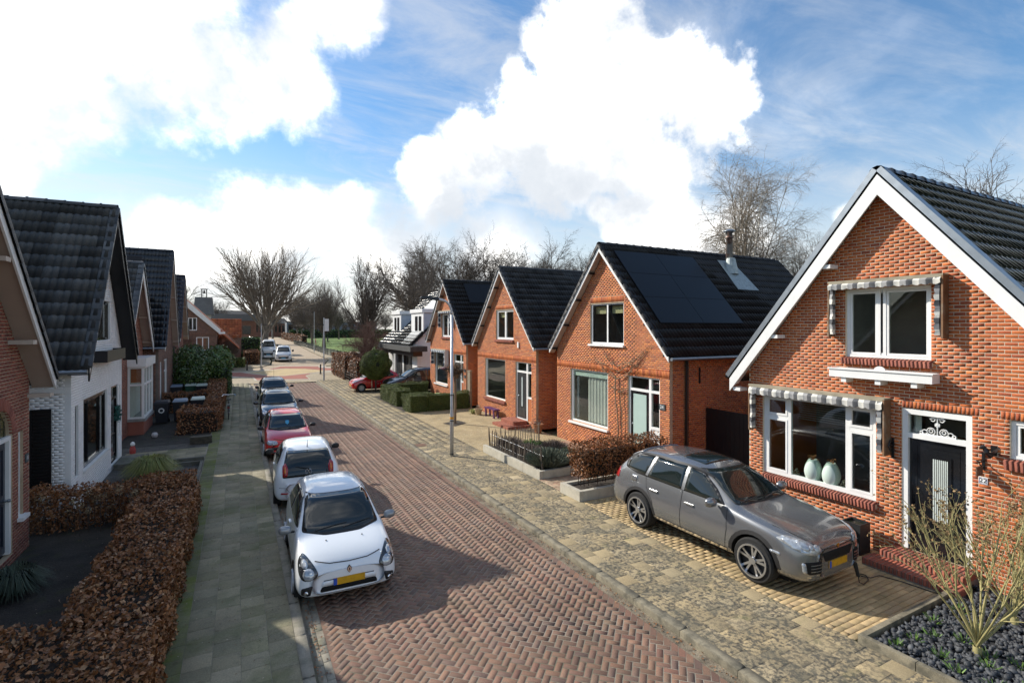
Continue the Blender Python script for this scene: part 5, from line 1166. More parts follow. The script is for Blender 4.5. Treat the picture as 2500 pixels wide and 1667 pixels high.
hedge('beech_hedge', 'dark hedge beside the avenue trees along the far road', 'hedge', [(15.2,150,.05,16.6,225,2.2)], 3500, .4, m_beech, m_core, lump=.3)
# evergreen shrub masses (left)
def blob_plant(name, label, cat, blobs, n, size, mat, stem=True, asp=.5, flat=.6, cap=0, fill=.35, stemmat=None, grp=None):
    c0 = blobs[0][:3]; e = empty(name, (c0[0], c0[1], .03), label, cat, grp); P = []; Q = []; tot = sum(b[3]**2 for b in blobs)
    for x, y, z, r, *k in blobs:
        kz = k[0] if k else 1.0; m = int(n*r*r/tot); d = rng.normal(size=(m,3)); d /= np.linalg.norm(d, axis=1)[:,None]
        rr = r*(1-np.abs(rng.normal(0, fill*.6, m)))*(1+.16*np.sin(d[:,0]*7+x)*np.sin(d[:,1]*6+y)*np.sin(d[:,2]*5+1)); p = np.array((x,y,z))+d*rr[:,None]*np.array((1,1,kz)); ok = p[:,2] > .05; P.append(p[ok]); Q.append(d[ok])
    P = np.concatenate(P); Q = np.concatenate(Q)
    if stem:
        s = MB()
        for x, y, z, r, *k in blobs: s.tube([(c0[0]+random.gauss(0,.05), c0[1]+random.gauss(0,.05), 0), ((c0[0]+x)/2, (c0[1]+y)/2, z*.5), (x, y, z)], [.05,.04,.02], 5)
        s.build('stem', stemmat or m_twig, e)
    pieces('leaf', LEAF, leaf_mats(P, Q, size, asp, flat), mat, e, cap=cap, rest='_foliage'); return e
blob_plant('laurel_bush', 'tall dark evergreen bush against the last house on the left', 'bush', [(-2.6,37.6,1.4,1.0),(-2.7,38.4,2.3,1.1),(-2.5,40.2,1.6,1.2),(-2.7,41.5,2.3,1.1),(-2.5,43,1.4,1.1)], 9000, .17, m_laurel)
blob_plant('laurel_bush', 'lighter glossy green laurel bush at the end of the left row', 'bush', [(-1.6,39.2,2.0,.85),(-1.3,41.0,2.3,1.0),(-1.1,42.6,2.0,.9),(-1.5,40.2,1.3,.8)], 7000, .17, m_laurel2)
# topiary ball
tp = blob_plant('topiary_ball_tree', 'dark green clipped ball tree on a thin trunk before the red car', 'tree', [(8.37,35.7,1.92,1.03)], 26000, .075, m_yew, stem=False, fill=.06, asp=.4)
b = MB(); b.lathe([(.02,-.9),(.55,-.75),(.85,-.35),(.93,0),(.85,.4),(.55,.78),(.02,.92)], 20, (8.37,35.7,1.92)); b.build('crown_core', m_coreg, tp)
b = MB(); b.tube([(8.37,35.7,0),(8.40,35.72,.5),(8.37,35.7,1.2)], [.06,.05,.05], 8); b.build('trunk', m_twig, tp)
b = MB(); b.tube([(8.1,35.6,0),(8.1,35.6,1.2)], .03, 6); b.build('stake', M('stake_wood', (.3,.25,.17), .8), tp)
# ---------------------------------------------------------------- bare trees
def unit(v): return v/(np.linalg.norm(v)+1e-9)
def grow(sg, p, d, Ln, r, lv, S, rnd):
    n = S['n'][lv]; st = Ln/n; K = S['kids'][lv] if lv < len(S['kids']) else 0; tp_ = S['tip'][lv]
    acc = 0.0
    for i in range(n):
        d = unit(d+rnd.normal(size=3)*S['wig'][lv]+np.array((0,0,S['up'][lv]))); q = p+d*st
        ra = r*(1-(1-tp_)*i/n); rb = r*(1-(1-tp_)*(i+1)/n); sg.append((*p, *q, ra, rb))
        if K and (i+1)/n > S['start'][lv]:
            acc += K/(n*(1-S['start'][lv]))
            while acc >= 1 or (acc > 0 and rnd.uniform() < acc and i == n-1):
                acc -= 1; ax = unit(np.cross(d, rnd.normal(size=3))); an = R(S['ang'][lv]*rnd.uniform(.6, 1.3)); f = rnd.uniform(0, 1); s0 = p+(q-p)*f
                dd = d*math.cos(an)+ax*math.sin(an); fr = (i+f)/n
                grow(sg, s0, dd, Ln*S['len'][lv]*(1.15-.55*fr)*rnd.uniform(.75, 1.2), min(ra*.75, rb*S['rad'][lv]+MINR[0]), lv+1, S, rnd)
        p = q
def seg_mesh(name, sg, mat, sides=4, thin=.0):
    a = np.array(sg); p, q, ra, rb = a[:,:3], a[:,3:6], a[:,6], a[:,7]; d = q-p; d /= np.linalg.norm(d, axis=1)[:,None]+1e-9
    up = np.where(np.abs(d[:,2:3]) < .9, np.array((0,0,1.)), np.array((1.,0,0))); u = np.cross(d, up); u /= np.linalg.norm(u, axis=1)[:,None]; v = np.cross(u, d); n = len(a); V = np.zeros((n, 2*sides, 3))
    for k in range(sides):
        t = 2*math.pi*k/sides; o = u*math.cos(t)+v*math.sin(t); V[:,k] = p-d*ra[:,None]*.3+o*ra[:,None]; V[:,sides+k] = q+o*rb[:,None]
    f = np.array([(k,(k+1)%sides,sides+(k+1)%sides,sides+k) for k in range(sides)]); Fq = (f[None]+(np.arange(n)*2*sides)[:,None,None]).reshape(-1,4)
    return np_mesh(name, V.reshape(-1,3), Fq, mat, True)
MINR = [.002]
def bare_tree_mesh(seed, H_, S, trunkh, tr, limbs, spread, limbL, mat, crownmat, lean=0):
    rnd = np.random.default_rng(seed); tk = []; cr = []
    p = np.zeros(3); d = np.array((lean,0,1.)); pts = [p]
    for i in range(5):
        d = unit(d+rnd.normal(size=3)*.04); q = p+d*trunkh/5; tk.append((*p, *q, tr*(1.25 if i == 0 else 1-.08*i), tr*(1-.08*(i+1)))); p = q
    lead = tr*.62 if tr < .5 else tr*.40
    for i in range(limbs):
        az = 2*math.pi*(i+rnd.uniform(-.3,.3))/limbs; tl = R(spread*rnd.uniform(.2, 1.08)); dd = np.array((math.cos(az)*math.sin(tl), math.sin(az)*math.sin(tl), math.cos(tl)))
        s0 = p-np.array((0,0,rnd.uniform(0,.25)*trunkh)); grow(cr, s0, dd, limbL*rnd.uniform(.8,1.1), lead*rnd.uniform(.5,.9), 0, S, rnd)
    return seg_mesh('trunk', tk, mat, 8), seg_mesh('crown', cr, crownmat, 4)
def place_tree(name, label, meshes, loc, rz=0, s=1.0, grp=None, sz=None):
    e = empty(name, loc, label, 'tree', grp); e.rotation_euler = (0,0,rz); e.scale = (s, s, (sz or s))
    for nm, me in zip(('trunk','crown'), meshes): obj(nm, me, e, world=False)
    return e
m_bark = M('bark', (.15,.12,.09), .9, var=.3, vscale=3); m_twigs = M('twigs', (.23,.19,.145), .9, var=.2, vscale=2); m_twigd = M('twigs_dark', (.115,.095,.078), .9, var=.2, vscale=2)
m_barkw = M('birch_bark', (.50,.47,.42), .8, var=.2, vscale=4, dirt=[((.06,.05,.045), 5, .56, .64, .9)]); m_twigr = M('twigs_reddish', (.12,.062,.045), .9, var=.2)
VASE = dict(n=[9,6,4], wig=[.05,.06,.09], up=[.022,.05,.03], kids=[18,8,0], start=[.10,.15,0], ang=[24,26,30], len=[.46,.46,.4], rad=[.55,.6,.6], tip=[.18,.25,.4])
VASE2 = dict(n=[9,6,4], wig=[.06,.06,.09], up=[.02,.05,.03], kids=[17,8,0], start=[.28,.15,0], ang=[30,26,30], len=[.56,.46,.4], rad=[.55,.6,.6], tip=[.22,.25,.4])
OPEN = dict(n=[8,6,4,3], wig=[.12,.15,.18,.22], up=[.03,.04,.03,.02], kids=[11,9,6,0], start=[.2,.15,.1,0], ang=[42,42,42,40], len=[.52,.5,.45,.4], rad=[.6,.6,.6,.6], tip=[.2,.25,.35,.4])
BIRCH = dict(n=[9,7,5,4], wig=[.07,.10,.16,.16], up=[.06,-.01,-.12,-.25], kids=[16,11,7,0], start=[.2,.2,.2,0], ang=[36,42,45,40], len=[.42,.5,.55,.5], rad=[.5,.5,.55,.6], tip=[.12,.2,.4,.5])
MINR[0] = .0055
big = bare_tree_mesh(3, 16, VASE2, 3.2, .62, 18, 54, 9.6, m_bark, m_twigs)
place_tree('bare_tree', 'large vase shaped bare tree standing beyond the junction', big, (3.3,84,0), .6, .92, sz=1.28)
MINR[0] = .0075
med = [bare_tree_mesh(20+i, 15, OPEN, 4.2, .32, 7, 42, 8.2, m_bark, m_twigd) for i in range(3)]
upr = [bare_tree_mesh(40+i, 15, VASE, 3.5, .30, 9, 34, 9.5, m_bark, m_twigd) for i in range(2)]
for i, (x, y, s, lab) in enumerate([(19.5,62,1.12,'spreading bare tree rising behind the white dormer house'),(25,74,1.30,'tall bare tree behind the roof of the farthest brick house'),(31,76,1.38,'bare tree behind the middle brick house, left of its ridge'),(37,74,1.40,'bare tree above the ridge of the middle brick house'),(43,75,1.42,'bare tree right of the middle ridge, smaller crown'),(49.5,71,1.34,'lone bare tree left of the solar panel roof')]):
    place_tree('bare_tree', lab, med[i % 3], (x,y,0), i*1.3, s)
place_tree('bare_tree', 'upright bare tree standing behind the red brown hedge at the junction', upr[0], (15.5,72,0), .5, .98)
for i, (x, y, s) in enumerate([(15.8,112,.95),(17.2,124,1.0),(16.5,138,1.0),(18.5,155,1.05),(20.5,172,1.1),(18,190,1.1),(22,215,1.15),(28,238,1.2),(12.5,232,1.1),(34,205,1.0)]):
    place_tree('avenue_tree', ['first','second','third','fourth','fifth','sixth','seventh','eighth','ninth','tenth'][i]+' bare avenue tree counted from the junction along the far road', (upr+med)[i % 5], (x,y,0), i*.9, s, 'avenue trees along the far road')
for i, (x, y, s) in enumerate([(24,236,.9),(31,243,1.0),(39,240,.9),(46,245,1.0),(54,238,.95),(62,244,.9),(70,240,1.0)]):
    place_tree('far_tree', ['first','second','third','fourth','fifth','sixth','seventh'][i]+' bare tree from the left in the row behind the grass field', med[i % 3], (x,y,0), i*1.1, s, 'bare trees behind the grass field')
for i, (x, y, s, lab) in enumerate([(-12,118,1.0,'bare tree left of the big tree behind the school tower'),(-5,128,.85,'small bare tree behind the flat roofed building'),(5.5,150,.8,'bare tree on the left verge far down the road'),(-28,135,1.0,'bare tree on the far left horizon')]):
    place_tree('bare_tree', lab, med[(i+1) % 3], (x,y,0), i*2.1, s)
MINR[0] = .010
bir = bare_tree_mesh(61, 18, BIRCH, 6.5, .26, 5, 20, 12.5, m_barkw, m_twigs)
bir2 = bare_tree_mesh(62, 18, BIRCH, 4.5, .2, 6, 30, 9.5, m_barkw, m_twigd)
e = place_tree('birch_tree', 'tall white stemmed birch behind the solar panel roof', bir, (38.4,30.5,0), .8, .95)
for ob_ in e.children:
    pass
# pale limbs of the birch
rnd = np.random.default_rng(5); lm = []
for i in range(4):
    p = np.array((0,0,5.5)); d = unit(np.array((rnd.normal()*.16, rnd.normal()*.16, 1)))
    for k in range(7):
        d = unit(d+rnd.normal(size=3)*.05); q = p+d*1.7; lm.append((*p, *q, .15*(1-k/8), .15*(1-(k+1)/8))); p = q
obj('pale_limbs', seg_mesh('pale_limbs', lm, m_barkw, 6), e, world=False)
for i, (x, y, s, lab) in enumerate([(35.2,33,.80,'bushy bare tree left of the birch'),(41.5,32,.90,'bushy bare tree right of the birch'),(37.5,28,.72,'low bare tree in front of the birch'),(48,33,1.0,'bare tree between the birch and the near gable'),(44,27.5,.80,'twiggy bare tree beside the near house roof edge')]):
    place_tree('bare_tree', lab, (med+upr)[i % 5] if i != 3 else bir2, (x,y,0), i*1.7, s)
place_tree('bare_tree', 'bare tree behind the glossy roof at the right edge', med[1], (50.5,13.5,0), 2.2, 1.22)
red_tree = bare_tree_mesh(71, 5, OPEN, 1.4, .1, 7, 50, 2.6, m_bark, m_twigr)
place_tree('small_tree', 'reddish twiggy small tree behind the brown corner hedge', red_tree, (12.2,54,0), 0, 1.25)
place_tree('small_tree', 'reddish twiggy small tree beside the white dormer house', red_tree, (10.8,49.5,0), 2, 1.0)
for i, (x, y, s, lab) in enumerate([(-2.5,62,1.2,'twiggy brown shrub before the corner house'),(-.5,61.5,.95,'tan twiggy shrub right of the corner house'),(-4.5,61,1.1,'twiggy shrub under the corner house window')]):
    place_tree('bare_shrub', lab, red_tree if i != 1 else med[0], (x,y,0), i, s if i != 1 else .28)
MINR[0] = .002
# pollard in the gravel yard
pe = empty('pollard_tree', (8.88,22.25,0), 'small staked tree with a knotted brown crown in the gravel yard', 'tree')
b = MB(); b.tube([(8.88,22.25,.03),(8.9,22.25,1.2),(8.88,22.25,2.4)], [.075,.06,.05], 8); b.build('trunk', M('pale_bark', (.22,.16,.10), .85, var=.2), pe)
rnd = np.random.default_rng(9); sgm = []
for i in range(170):
    d = unit(rnd.normal(size=3)*np.array((1,1,.7))+np.array((0,0,.25))); p = np.array((8.88,22.25,2.45))+d*.1; q = p+d*rnd.uniform(.2,.42)+rnd.normal(size=3)*.05; sgm.append((*p,*q,.016,.008))
obj('crown', seg_mesh('crown', sgm, m_twig, 4), pe)
P = np.array((8.88,22.25,2.5))+rng.normal(size=(900,3))*np.array((.2,.2,.17)); pieces('leaf', LEAF, leaf_mats(P, rng.normal(size=(900,3)), .07), M('dry_brown_leaf', rough=.8, rnd=.3, cols=[(.16,.09,.045),(.22,.13,.07),(.11,.06,.035)], var=0), pe, cap=0, rest='_clusters')
b = MB(); b.add([(8.4,22.55,.047),(8.62,21.6,.047),(9.42,22.15,.047),(9.3,22.95,.047)], [(0,1,2,3)]); b.build('tree_pit', m_soil, pe)
# multi-stem shrubs bottom right
m_stem = M('pale_olive_stem', (.34,.30,.13), .75, var=.2, vscale=8); m_bud = M('dry_bud', rough=.9, rnd=.3, cols=[(.22,.14,.06),(.28,.19,.09),(.17,.10,.05)], var=0)
def stem_shrub(loc, h, nst, seed, label, s=1.0):
    rnd = np.random.default_rng(seed); e = empty('stem_shrub', loc, label, 'shrub'); sg = []; tips = []
    S = dict(n=[7,5,3], wig=[.07,.12,.16], up=[.05,.06,.05], kids=[5,3,0], start=[.35,.3,0], ang=[26,34,30], len=[.42,.45,.4], rad=[.6,.6,.6], tip=[.3,.4,.6])
    b0 = np.array(loc)+np.array((0,0,.16)); sg.append((*loc, *b0, .055, .05))
    for i in range(nst):
        az = 2*math.pi*i/nst+rnd.uniform(-.3,.3); tl = R(rnd.uniform(8,40)); d = np.array((math.cos(az)*math.sin(tl), math.sin(az)*math.sin(tl), math.cos(tl)))
        grow(sg, b0, d, h*rnd.uniform(.8,1.15), .017*s, 0, S, rnd)
    obj('stems', seg_mesh('stems', sg, m_stem, 5), e)
    a = np.array(sg); tip = a[(a[:,7] < .0042*1.0) | (rnd.uniform(size=len(a)) < .0)]; q = tip[rnd.uniform(size=len(tip)) < .5][:,3:6]; q = np.repeat(q, 3, 0)+rnd.normal(size=(len(q)*3,3))*.012
    pieces('bud', LEAF, leaf_mats(q, rnd.normal(size=q.shape), .034, .9), m_bud, e, cap=0, rest='_heads'); return e
stem_shrub((8.81,3.14,.04), 1.75, 14, 4, 'leafless pale multi stemmed shrub in the black gravel, nearest one')
stem_shrub((10.2,3.2,.04), 1.5, 14, 5, 'leafless pale multi stemmed shrub in the black gravel beside the wall')
stem_shrub((9.9,2.2,.04), 1.6, 12, 6, 'leafless pale shrub at the right picture edge')
# grass tufts
def tuft(name, label, loc, n, h, spread, mat, cat='grass tuft'):
    V = []; base = np.array(loc); rnd = np.random.default_rng(int(loc[0]*100) % 1000+7); t = rnd.uniform(0, 2*math.pi, n); le = h*rnd.uniform(.5,1.1,n); out = spread*rnd.uniform(.2,1.1,n); r0 = spread*.35*np.sqrt(rnd.uniform(0,1,n)); w = .008
    dirs = np.stack([np.cos(t), np.sin(t), 0*t], 1); side = np.stack([-np.sin(t), np.cos(t), 0*t], 1)
    P0 = base+dirs*r0[:,None]; P1 = P0+dirs*(out*.45)[:,None]+np.array((0,0,1))*(le*.75)[:,None]; P2 = P0+dirs*out[:,None]+np.array((0,0,1))*(le*.70)[:,None]-np.array((0,0,1))*(out*.35)[:,None]
    V = np.stack([P0-side*w, P0+side*w, P1+side*w*.8, P1-side*w*.8, P2+side*w*.2, P2-side*w*.2], 1); f = np.array([(0,1,2,3),(3,2,4,5)]); Fq = (f[None]+(np.arange(n)*6)[:,None,None]).reshape(-1,4)
    V = V.reshape(-1,3)-base; o = obj(name, np_mesh(name, V, Fq, mat), None, label=label, cat=cat); o.location = loc; return o
m_gr = M('tuft_grass', rough=.7, rnd=.35, var=.15, cols=[(.24,.28,.05),(.34,.32,.10),(.16,.21,.04),(.42,.37,.15),(.28,.30,.07)]); m_grb = M('blue_grass', rough=.7, rnd=.3, cols=[(.05,.08,.05),(.08,.11,.07),(.04,.06,.04)])
tuft('grass_tuft', 'big yellow green ornamental grass tuft in front of the white house', (-2.3,18.6,.03), 2600, .75, .62, m_gr)
tuft('grass_tuft', 'blue green grass tuft at the left picture edge', (-3.35,11.6,.03), 1500, .5, .42, m_grb)
# ================================================================== CARS
def bs_basis(n, ts, k=3):
    kn = np.concatenate([np.zeros(k), np.linspace(0, 1, n-k+1), np.ones(k)]); ts = np.clip(ts, 0, 1-1e-9)
    B = [((kn[i] <= ts) & (ts < kn[i+1])).astype(float) for i in range(len(kn)-1)]
    for d in range(1, k+1):
        nb = []
        for i in range(len(kn)-1-d):
            a = kn[i+d]-kn[i]; b = kn[i+d+1]-kn[i+1]
            nb.append((B[i]*(ts-kn[i])/a if a > 0 else 0*ts)+(B[i+1]*(kn[i+d+1]-ts)/b if b > 0 else 0*ts))
        B = nb
    return np.stack(B, 1)
def chaikin(P, it=2, r=.25):
    P = [np.array(p, float) for p in P]; Q = []; n = len(P); rad = .035*it
    for i in range(n):
        a, b, c = P[i-1], P[i], P[(i+1) % n]; la, lc = np.linalg.norm(a-b), np.linalg.norm(c-b); ra, rc = min(rad, .42*la), min(rad, .42*lc)
        p0, p2 = b+(a-b)/la*ra, b+(c-b)/lc*rc
        for t in (0, .33, .67, 1): Q.append(p0*(1-t)**2+b*2*t*(1-t)+p2*t*t)
    return Q
m_glassD = M('car_glass', (.012,.018,.017), .04, var=0, coat=.0, spec=.75)
m_rubber = M('tyre', (.014,.014,.014), .85, var=.2, vscale=20); m_alloy = M('alloy', (.55,.56,.58), .28, metal=.9, var=.05); m_hub = M('hubcap', (.45,.46,.48), .4, metal=.6, var=.05)
m_chrome = M('chrome', (.75,.76,.78), .12, metal=1, var=0); m_plast = M('black_trim', (.016,.016,.017), .55, var=.05); m_seam = M('panel_gap', (.004,.004,.004), .9, var=0)
m_lens = M('lamp_lens', (.42,.45,.48), .08, metal=.35, var=.3, vscale=25, coat=1); m_lensd = M('lamp_housing', (.03,.035,.04), .1, var=.2, coat=1)
m_redl = M('tail_lens', (.35,.012,.012), .1, var=.1, coat=1); m_oran = M('orange_lens', (.6,.16,.02), .15, coat=1)
m_plate = M('number_plate_yellow', (.62,.33,.01), .4, var=.0, dirt=[((.36,.20,.01), 9, .5, .6, .5)]); m_pblue = M('plate_blue', (.02,.08,.42), .4); m_pbl2 = M('plate_sky_blue', (.06,.38,.62), .4)
class Car:
    def __init__(s, name, label, loc, heading, spec, paint, group=None, mu=84, mv=56):
        s.e = empty(name, loc, label, 'car', group, heading); s.sp = spec; s.L = spec['L']; s.paint = paint
        st = np.array(spec['st'], float); C = []
        for q in st:
            S, zb, w, zm, zs, ws, zr, wr, zt = q; x = s.L/2-S
            h = [(0,zb),(.7*w,zb),(.97*w,zb+.02),(w,zm),(ws,zs),((ws*.55+wr*.45),(zs*.55+zr*.45)),(wr,zr),(wr*.62,zt-.004),(0,zt)]
            C.append([(x,-a,b) for a, b in h]+[(x,a,b) for a, b in h[::-1][1:]])
        C = np.array(C); Bu = bs_basis(len(C), np.linspace(0,1,mu)**1.0); Bv = bs_basis(C.shape[1], np.linspace(0,1,mv))
        g = np.einsum('ui,vj,ijk->uvk', Bu, Bv, C); V = g.reshape(-1,3); idx = np.arange(mu*mv).reshape(mu,mv)
        F_ = [(idx[i,j],idx[i,j+1],idx[i+1,j+1],idx[i+1,j]) for i in range(mu-1) for j in range(mv-1)]
        for r, fl in ((0, 0), (mu-1, 1)):
            K = 10; hv = mv//2; cap = {}
            for j in range(hv):
                for k in range(K+1):
                    if k == 0: cap[j,k] = idx[r,j]
                    elif k == K: cap[j,k] = idx[r,mv-1-j]
                    else: t = k/K; cap[j,k] = len(V); V = np.vstack([V, V[idx[r,j]]*(1-t)+V[idx[r,mv-1-j]]*t])
            for j in range(hv-1):
                for k in range(K):
                    f = (cap[j,k],cap[j,k+1],cap[j+1,k+1],cap[j+1,k]); F_.append(f if fl else f[::-1])
        F_ = [tuple(int(k) for k in f)[::-1] for f in F_]
        s.bvh = BVHTree.FromPolygons([tuple(p) for p in V], F_)
        # wheel arches
        ra = spec['arch']; zc = spec['wr']; kill = np.zeros(len(V), bool); V2 = V.copy()
        for S in spec['ws_']:
            cx = s.L/2-S; d = np.hypot(V[:,0]-cx, V[:,2]-zc); side = (np.abs(V[:,1]) > .52*spec['W']/2); ins = (d < ra) & side
            near = (V[:,2] < zc) & (np.abs(V[:,0]-cx) < ra) & side; ins |= near
            kill |= ins
        F2 = [f for f in F_ if not all(kill[k] for k in f)]
        used = set(k for f in F2 for k in f)
        for k in used:
            if kill[k]:
                p = V[k]; cx = min((s.L/2-S for S in spec['ws_']), key=lambda c: abs(c-p[0])); dx, dz = p[0]-cx, p[2]-zc
                if dz < 0: V2[k,0] = cx+math.copysign(ra, dx); continue
                l = math.hypot(dx, dz)+1e-6; nx, nz = cx+dx/l*ra, zc+dz/l*ra
                h = s.bvh.ray_cast(Vector((nx, math.copysign(2, p[1]), nz)), Vector((0, -math.copysign(1, p[1]), 0)))
                V2[k] = (nx, h[0].y if h[0] is not None else p[1], nz)
        me = new_mesh('body', V2, F2, paint, True); s.body = obj('body', me, s.e, world=False)
        for S in spec['ws_']:
            cx = s.L/2-S
            for sg in (-1, 1):
                yo = sg*(spec['W']/2-.03); b = MB(); n = 20; vs = []
                for k in range(n+1):
                    a = math.pi*k/n*1.0; 
                    for y in (yo, yo-sg*.34): vs.append((cx+ra*1.0*math.cos(a), y, zc+ra*math.sin(a)))
                for y in (yo, yo-sg*.34):
                    pass
                b.add(vs, [(2*k,2*k+1,2*k+3,2*k+2) for k in range(n)]); b.add([(cx+ra*math.cos(math.pi*k/n), yo-sg*.34, zc+ra*math.sin(math.pi*k/n)) for k in range(n+1)]+[(cx-ra,yo-sg*.34,.12),(cx+ra,yo-sg*.34,.12)], [tuple(range(n+3))])
                b.build('wheel_well', m_seam, s.e, world=False)
                s.wheel(cx, sg)
        b = MB(); b.box(-s.L/2+.35, -spec['W']/2+.35, .16, s.L/2-.35, spec['W']/2-.35, .45); b.build('underbody', m_seam, s.e, world=False)
    def wheel(s, cx, sg):
        sp = s.sp; r = sp['wr']; w = sp.get('tw', .19); yo = sg*(sp['W']/2-.012); rr = r*sp.get('rim', .66)
        b = MB(); prof = [(rr,-w/2),(r*.93,-w/2),(r,-w/2+.03),(r,w/2-.03),(r*.93,w/2),(rr*1.02,w/2),(rr,w/2-.02)]
        b.lathe(prof, 28, (cx, yo-sg*w/2, r), axis='y', ring=True); t = b.build('wheel', m_rubber, s.e, world=False, smooth=False)
        b = MB(); n = sp.get('spokes', 7); face = yo-sg*.012
        b.lathe([(rr,-.01),(rr*.97,.012),(rr*.90,.0),(rr*.90,-.04),(rr,-.04)], 28, (cx, face-sg*.0, r), axis='y', ring=True)
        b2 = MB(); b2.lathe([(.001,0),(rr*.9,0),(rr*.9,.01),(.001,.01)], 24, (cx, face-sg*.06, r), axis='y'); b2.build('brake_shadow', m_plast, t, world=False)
        for k in range(n):
            for off in ((-.10, .10) if sp.get('split') else (0,)):
                a = 2*math.pi*k/n+.2; a2 = a+off*1.0; tw_ = .030 if sp.get('split') else rr*.16
                p0 = np.array((cx+rr*.12*math.cos(a), 0, r+rr*.12*math.sin(a))); p1 = np.array((cx+rr*.94*math.cos(a2+off), 0, r+rr*.94*math.sin(a2+off))); dd = unit(p1-p0); nn = np.array((-dd[2],0,dd[0]))
                w0, w1 = (tw_*.7, tw_*.55) if sp.get('split') else (tw_*.8, tw_*1.2)
                b.prism([np.array((0,face-sg*.004,0))+p0-nn*w0, np.array((0,face-sg*.004,0))+p1-nn*w1, np.array((0,face-sg*.004,0))+p1+nn*w1, np.array((0,face-sg*.004,0))+p0+nn*w0], (0,-sg*.03,0))
        b.lathe([(.001,-.02),(rr*.22,-.02),(rr*.22,.006),(rr*.12,.012),(.001,.012)], 14, (cx, face, r), axis='y'); b.build('rim', sp.get('rimmat', m_hub), t, world=False)
    FR = {'front': (lambda s: (np.array((s.L/2+1,0,0)), np.array((0,1.,0)), np.array((0,0,1.)), np.array((-1.,0,0)))),
          'rear': (lambda s: (np.array((-s.L/2-1,0,0)), np.array((0,1.,0)), np.array((0,0,1.)), np.array((1.,0,0)))),
          'left': (lambda s: (np.array((s.L/2,3,0)), np.array((-1.,0,0)), np.array((0,0,1.)), np.array((0,-1.,0)))),
          'right': (lambda s: (np.array((s.L/2,-3,0)), np.array((-1.,0,0)), np.array((0,0,1.)), np.array((0,1.,0)))),
          'top': (lambda s: (np.array((s.L/2,0,3)), np.array((-1.,0,0)), np.array((0,1.,0)), np.array((0,0,-1.))))}
    def cast(s, fr, u, v, off):
        o, a, b, d = fr; p = o+a*u+b*v; h = s.bvh.ray_cast(Vector(p), Vector(d))
        if h[0] is None: h = s.bvh.find_nearest(Vector(p+d*1.2))
        n = h[1]
        if n.dot(Vector(d)) > 0: n = -n
        return h[0]+n*off, n
    def decal(s, name, fr, poly, mat, off=.006, res=.07, skirt=.012, rnd=1, parent=None, label=None):
        fr = s.FR[fr](s) if isinstance(fr, str) else fr
        if rnd: poly = chaikin(poly, rnd)
        bm = bmesh.new(); vs = [bm.verts.new((p[0], p[1], 0)) for p in poly]; bm.faces.new(vs)
        us = [p[0] for p in poly]; ws = [p[1] for p in poly]
        for ax, lo, hi in ((0, min(us), max(us)), (1, min(ws), max(ws))):
            n = int((hi-lo)/res)
            for i in range(1, n+1):
                c = [0,0,0]; c[ax] = lo+(hi-lo)*i/(n+1); no = [0,0,0]; no[ax] = 1
                bmesh.ops.bisect_plane(bm, geom=bm.verts[:]+bm.edges[:]+bm.faces[:], plane_co=c, plane_no=no)
        bnd = [e for e in bm.edges if e.is_boundary]
        low = {}
        for v in list(bm.verts):
            p, n = s.cast(fr, v.co.x, v.co.y, off); low[v] = p-n*(off+skirt); v.co = p
        nv = {}
        for e in bnd:
            for v in e.verts:
                if v not in nv: nv[v] = bm.verts.new(low[v])
        for e in bnd:
            a, b = e.verts
            try: bm.faces.new((a, b, nv[b], nv[a]))
            except ValueError: pass
        bmesh.ops.recalc_face_normals(bm, faces=bm.faces[:])
        me = bpy.data.meshes.new(name); bm.to_mesh(me); bm.free(); me.materials.append(mat)
        # mostly outward?
        d = Vector(fr[3]); sm = sum((p.normal.dot(d) for p in me.polygons if p.area > 1e-5), 0.0)
        if sm > 0: me.flip_normals()
        for p in me.polygons: p.use_smooth = True
        o = obj(name, me, parent or s.e, world=False)
        if label: o['label'] = label
        return o
    def strip(s, name, fr, pts, w, mat, off=.004, parent=None, sub=.06):
        fr = s.FR[fr](s) if isinstance(fr, str) else fr; P = []
        for a, b in zip(pts[:-1], pts[1:]):
            a, b = np.array(a, float), np.array(b, float); n = max(1, int(np.linalg.norm(b-a)/sub))
            P += [a+(b-a)*i/n for i in range(n)]
        P.append(np.array(pts[-1], float)); vs = []
        for i, p in enumerate(P):
            t = P[min(i+1, len(P)-1)]-P[max(i-1, 0)]; t = t/(np.linalg.norm(t)+1e-9); nn = np.array((-t[1], t[0]))*w/2
            for q in (p+nn, p-nn): vs.append(s.cast(fr, q[0], q[1], off)[0])
        b = MB(); b.add(vs, [(2*i,2*i+1,2*i+3,2*i+2) for i in range(len(P)-1)]); return b.build(name, mat, parent or s.body, world=False)
    def both(s, fn):
        fn('left', 1); fn('right', -1)
    def mirror(s, S, y, z, mat, size=(.09,.11,.075), capmat=None):
        for sg in (-1, 1):
            b = MB(); cx = s.L/2-S; n = 10; m = 8; vs = []; fs = []
            for i in range(m+1):
                t = math.pi*i/m
                for k in range(n):
                    a = 2*math.pi*k/n; q = (math.sin(t)*math.cos(a), -math.cos(t), math.sin(t)*math.sin(a))
                    q = [math.copysign(abs(c)**.75, c) for c in q]; vs.append((cx+q[0]*size[0]*(1 if q[0] > 0 else .35), sg*(y+.02)+q[1]*size[1], z+q[2]*size[2]))
            fs = [(i*n+k, i*n+(k+1) % n, (i+1)*n+(k+1) % n, (i+1)*n+k) for i in range(m) for k in range(n)]
            b.add(vs, fs); mo = b.build('mirror', mat, s.e, world=False, smooth=True)
            b = MB(); b.tube([(cx-.02, sg*(y-.14), z-.06), (cx, sg*(y-.04), z-.045)], .02, 6); b.build('mirror_arm', m_plast, mo, world=False)
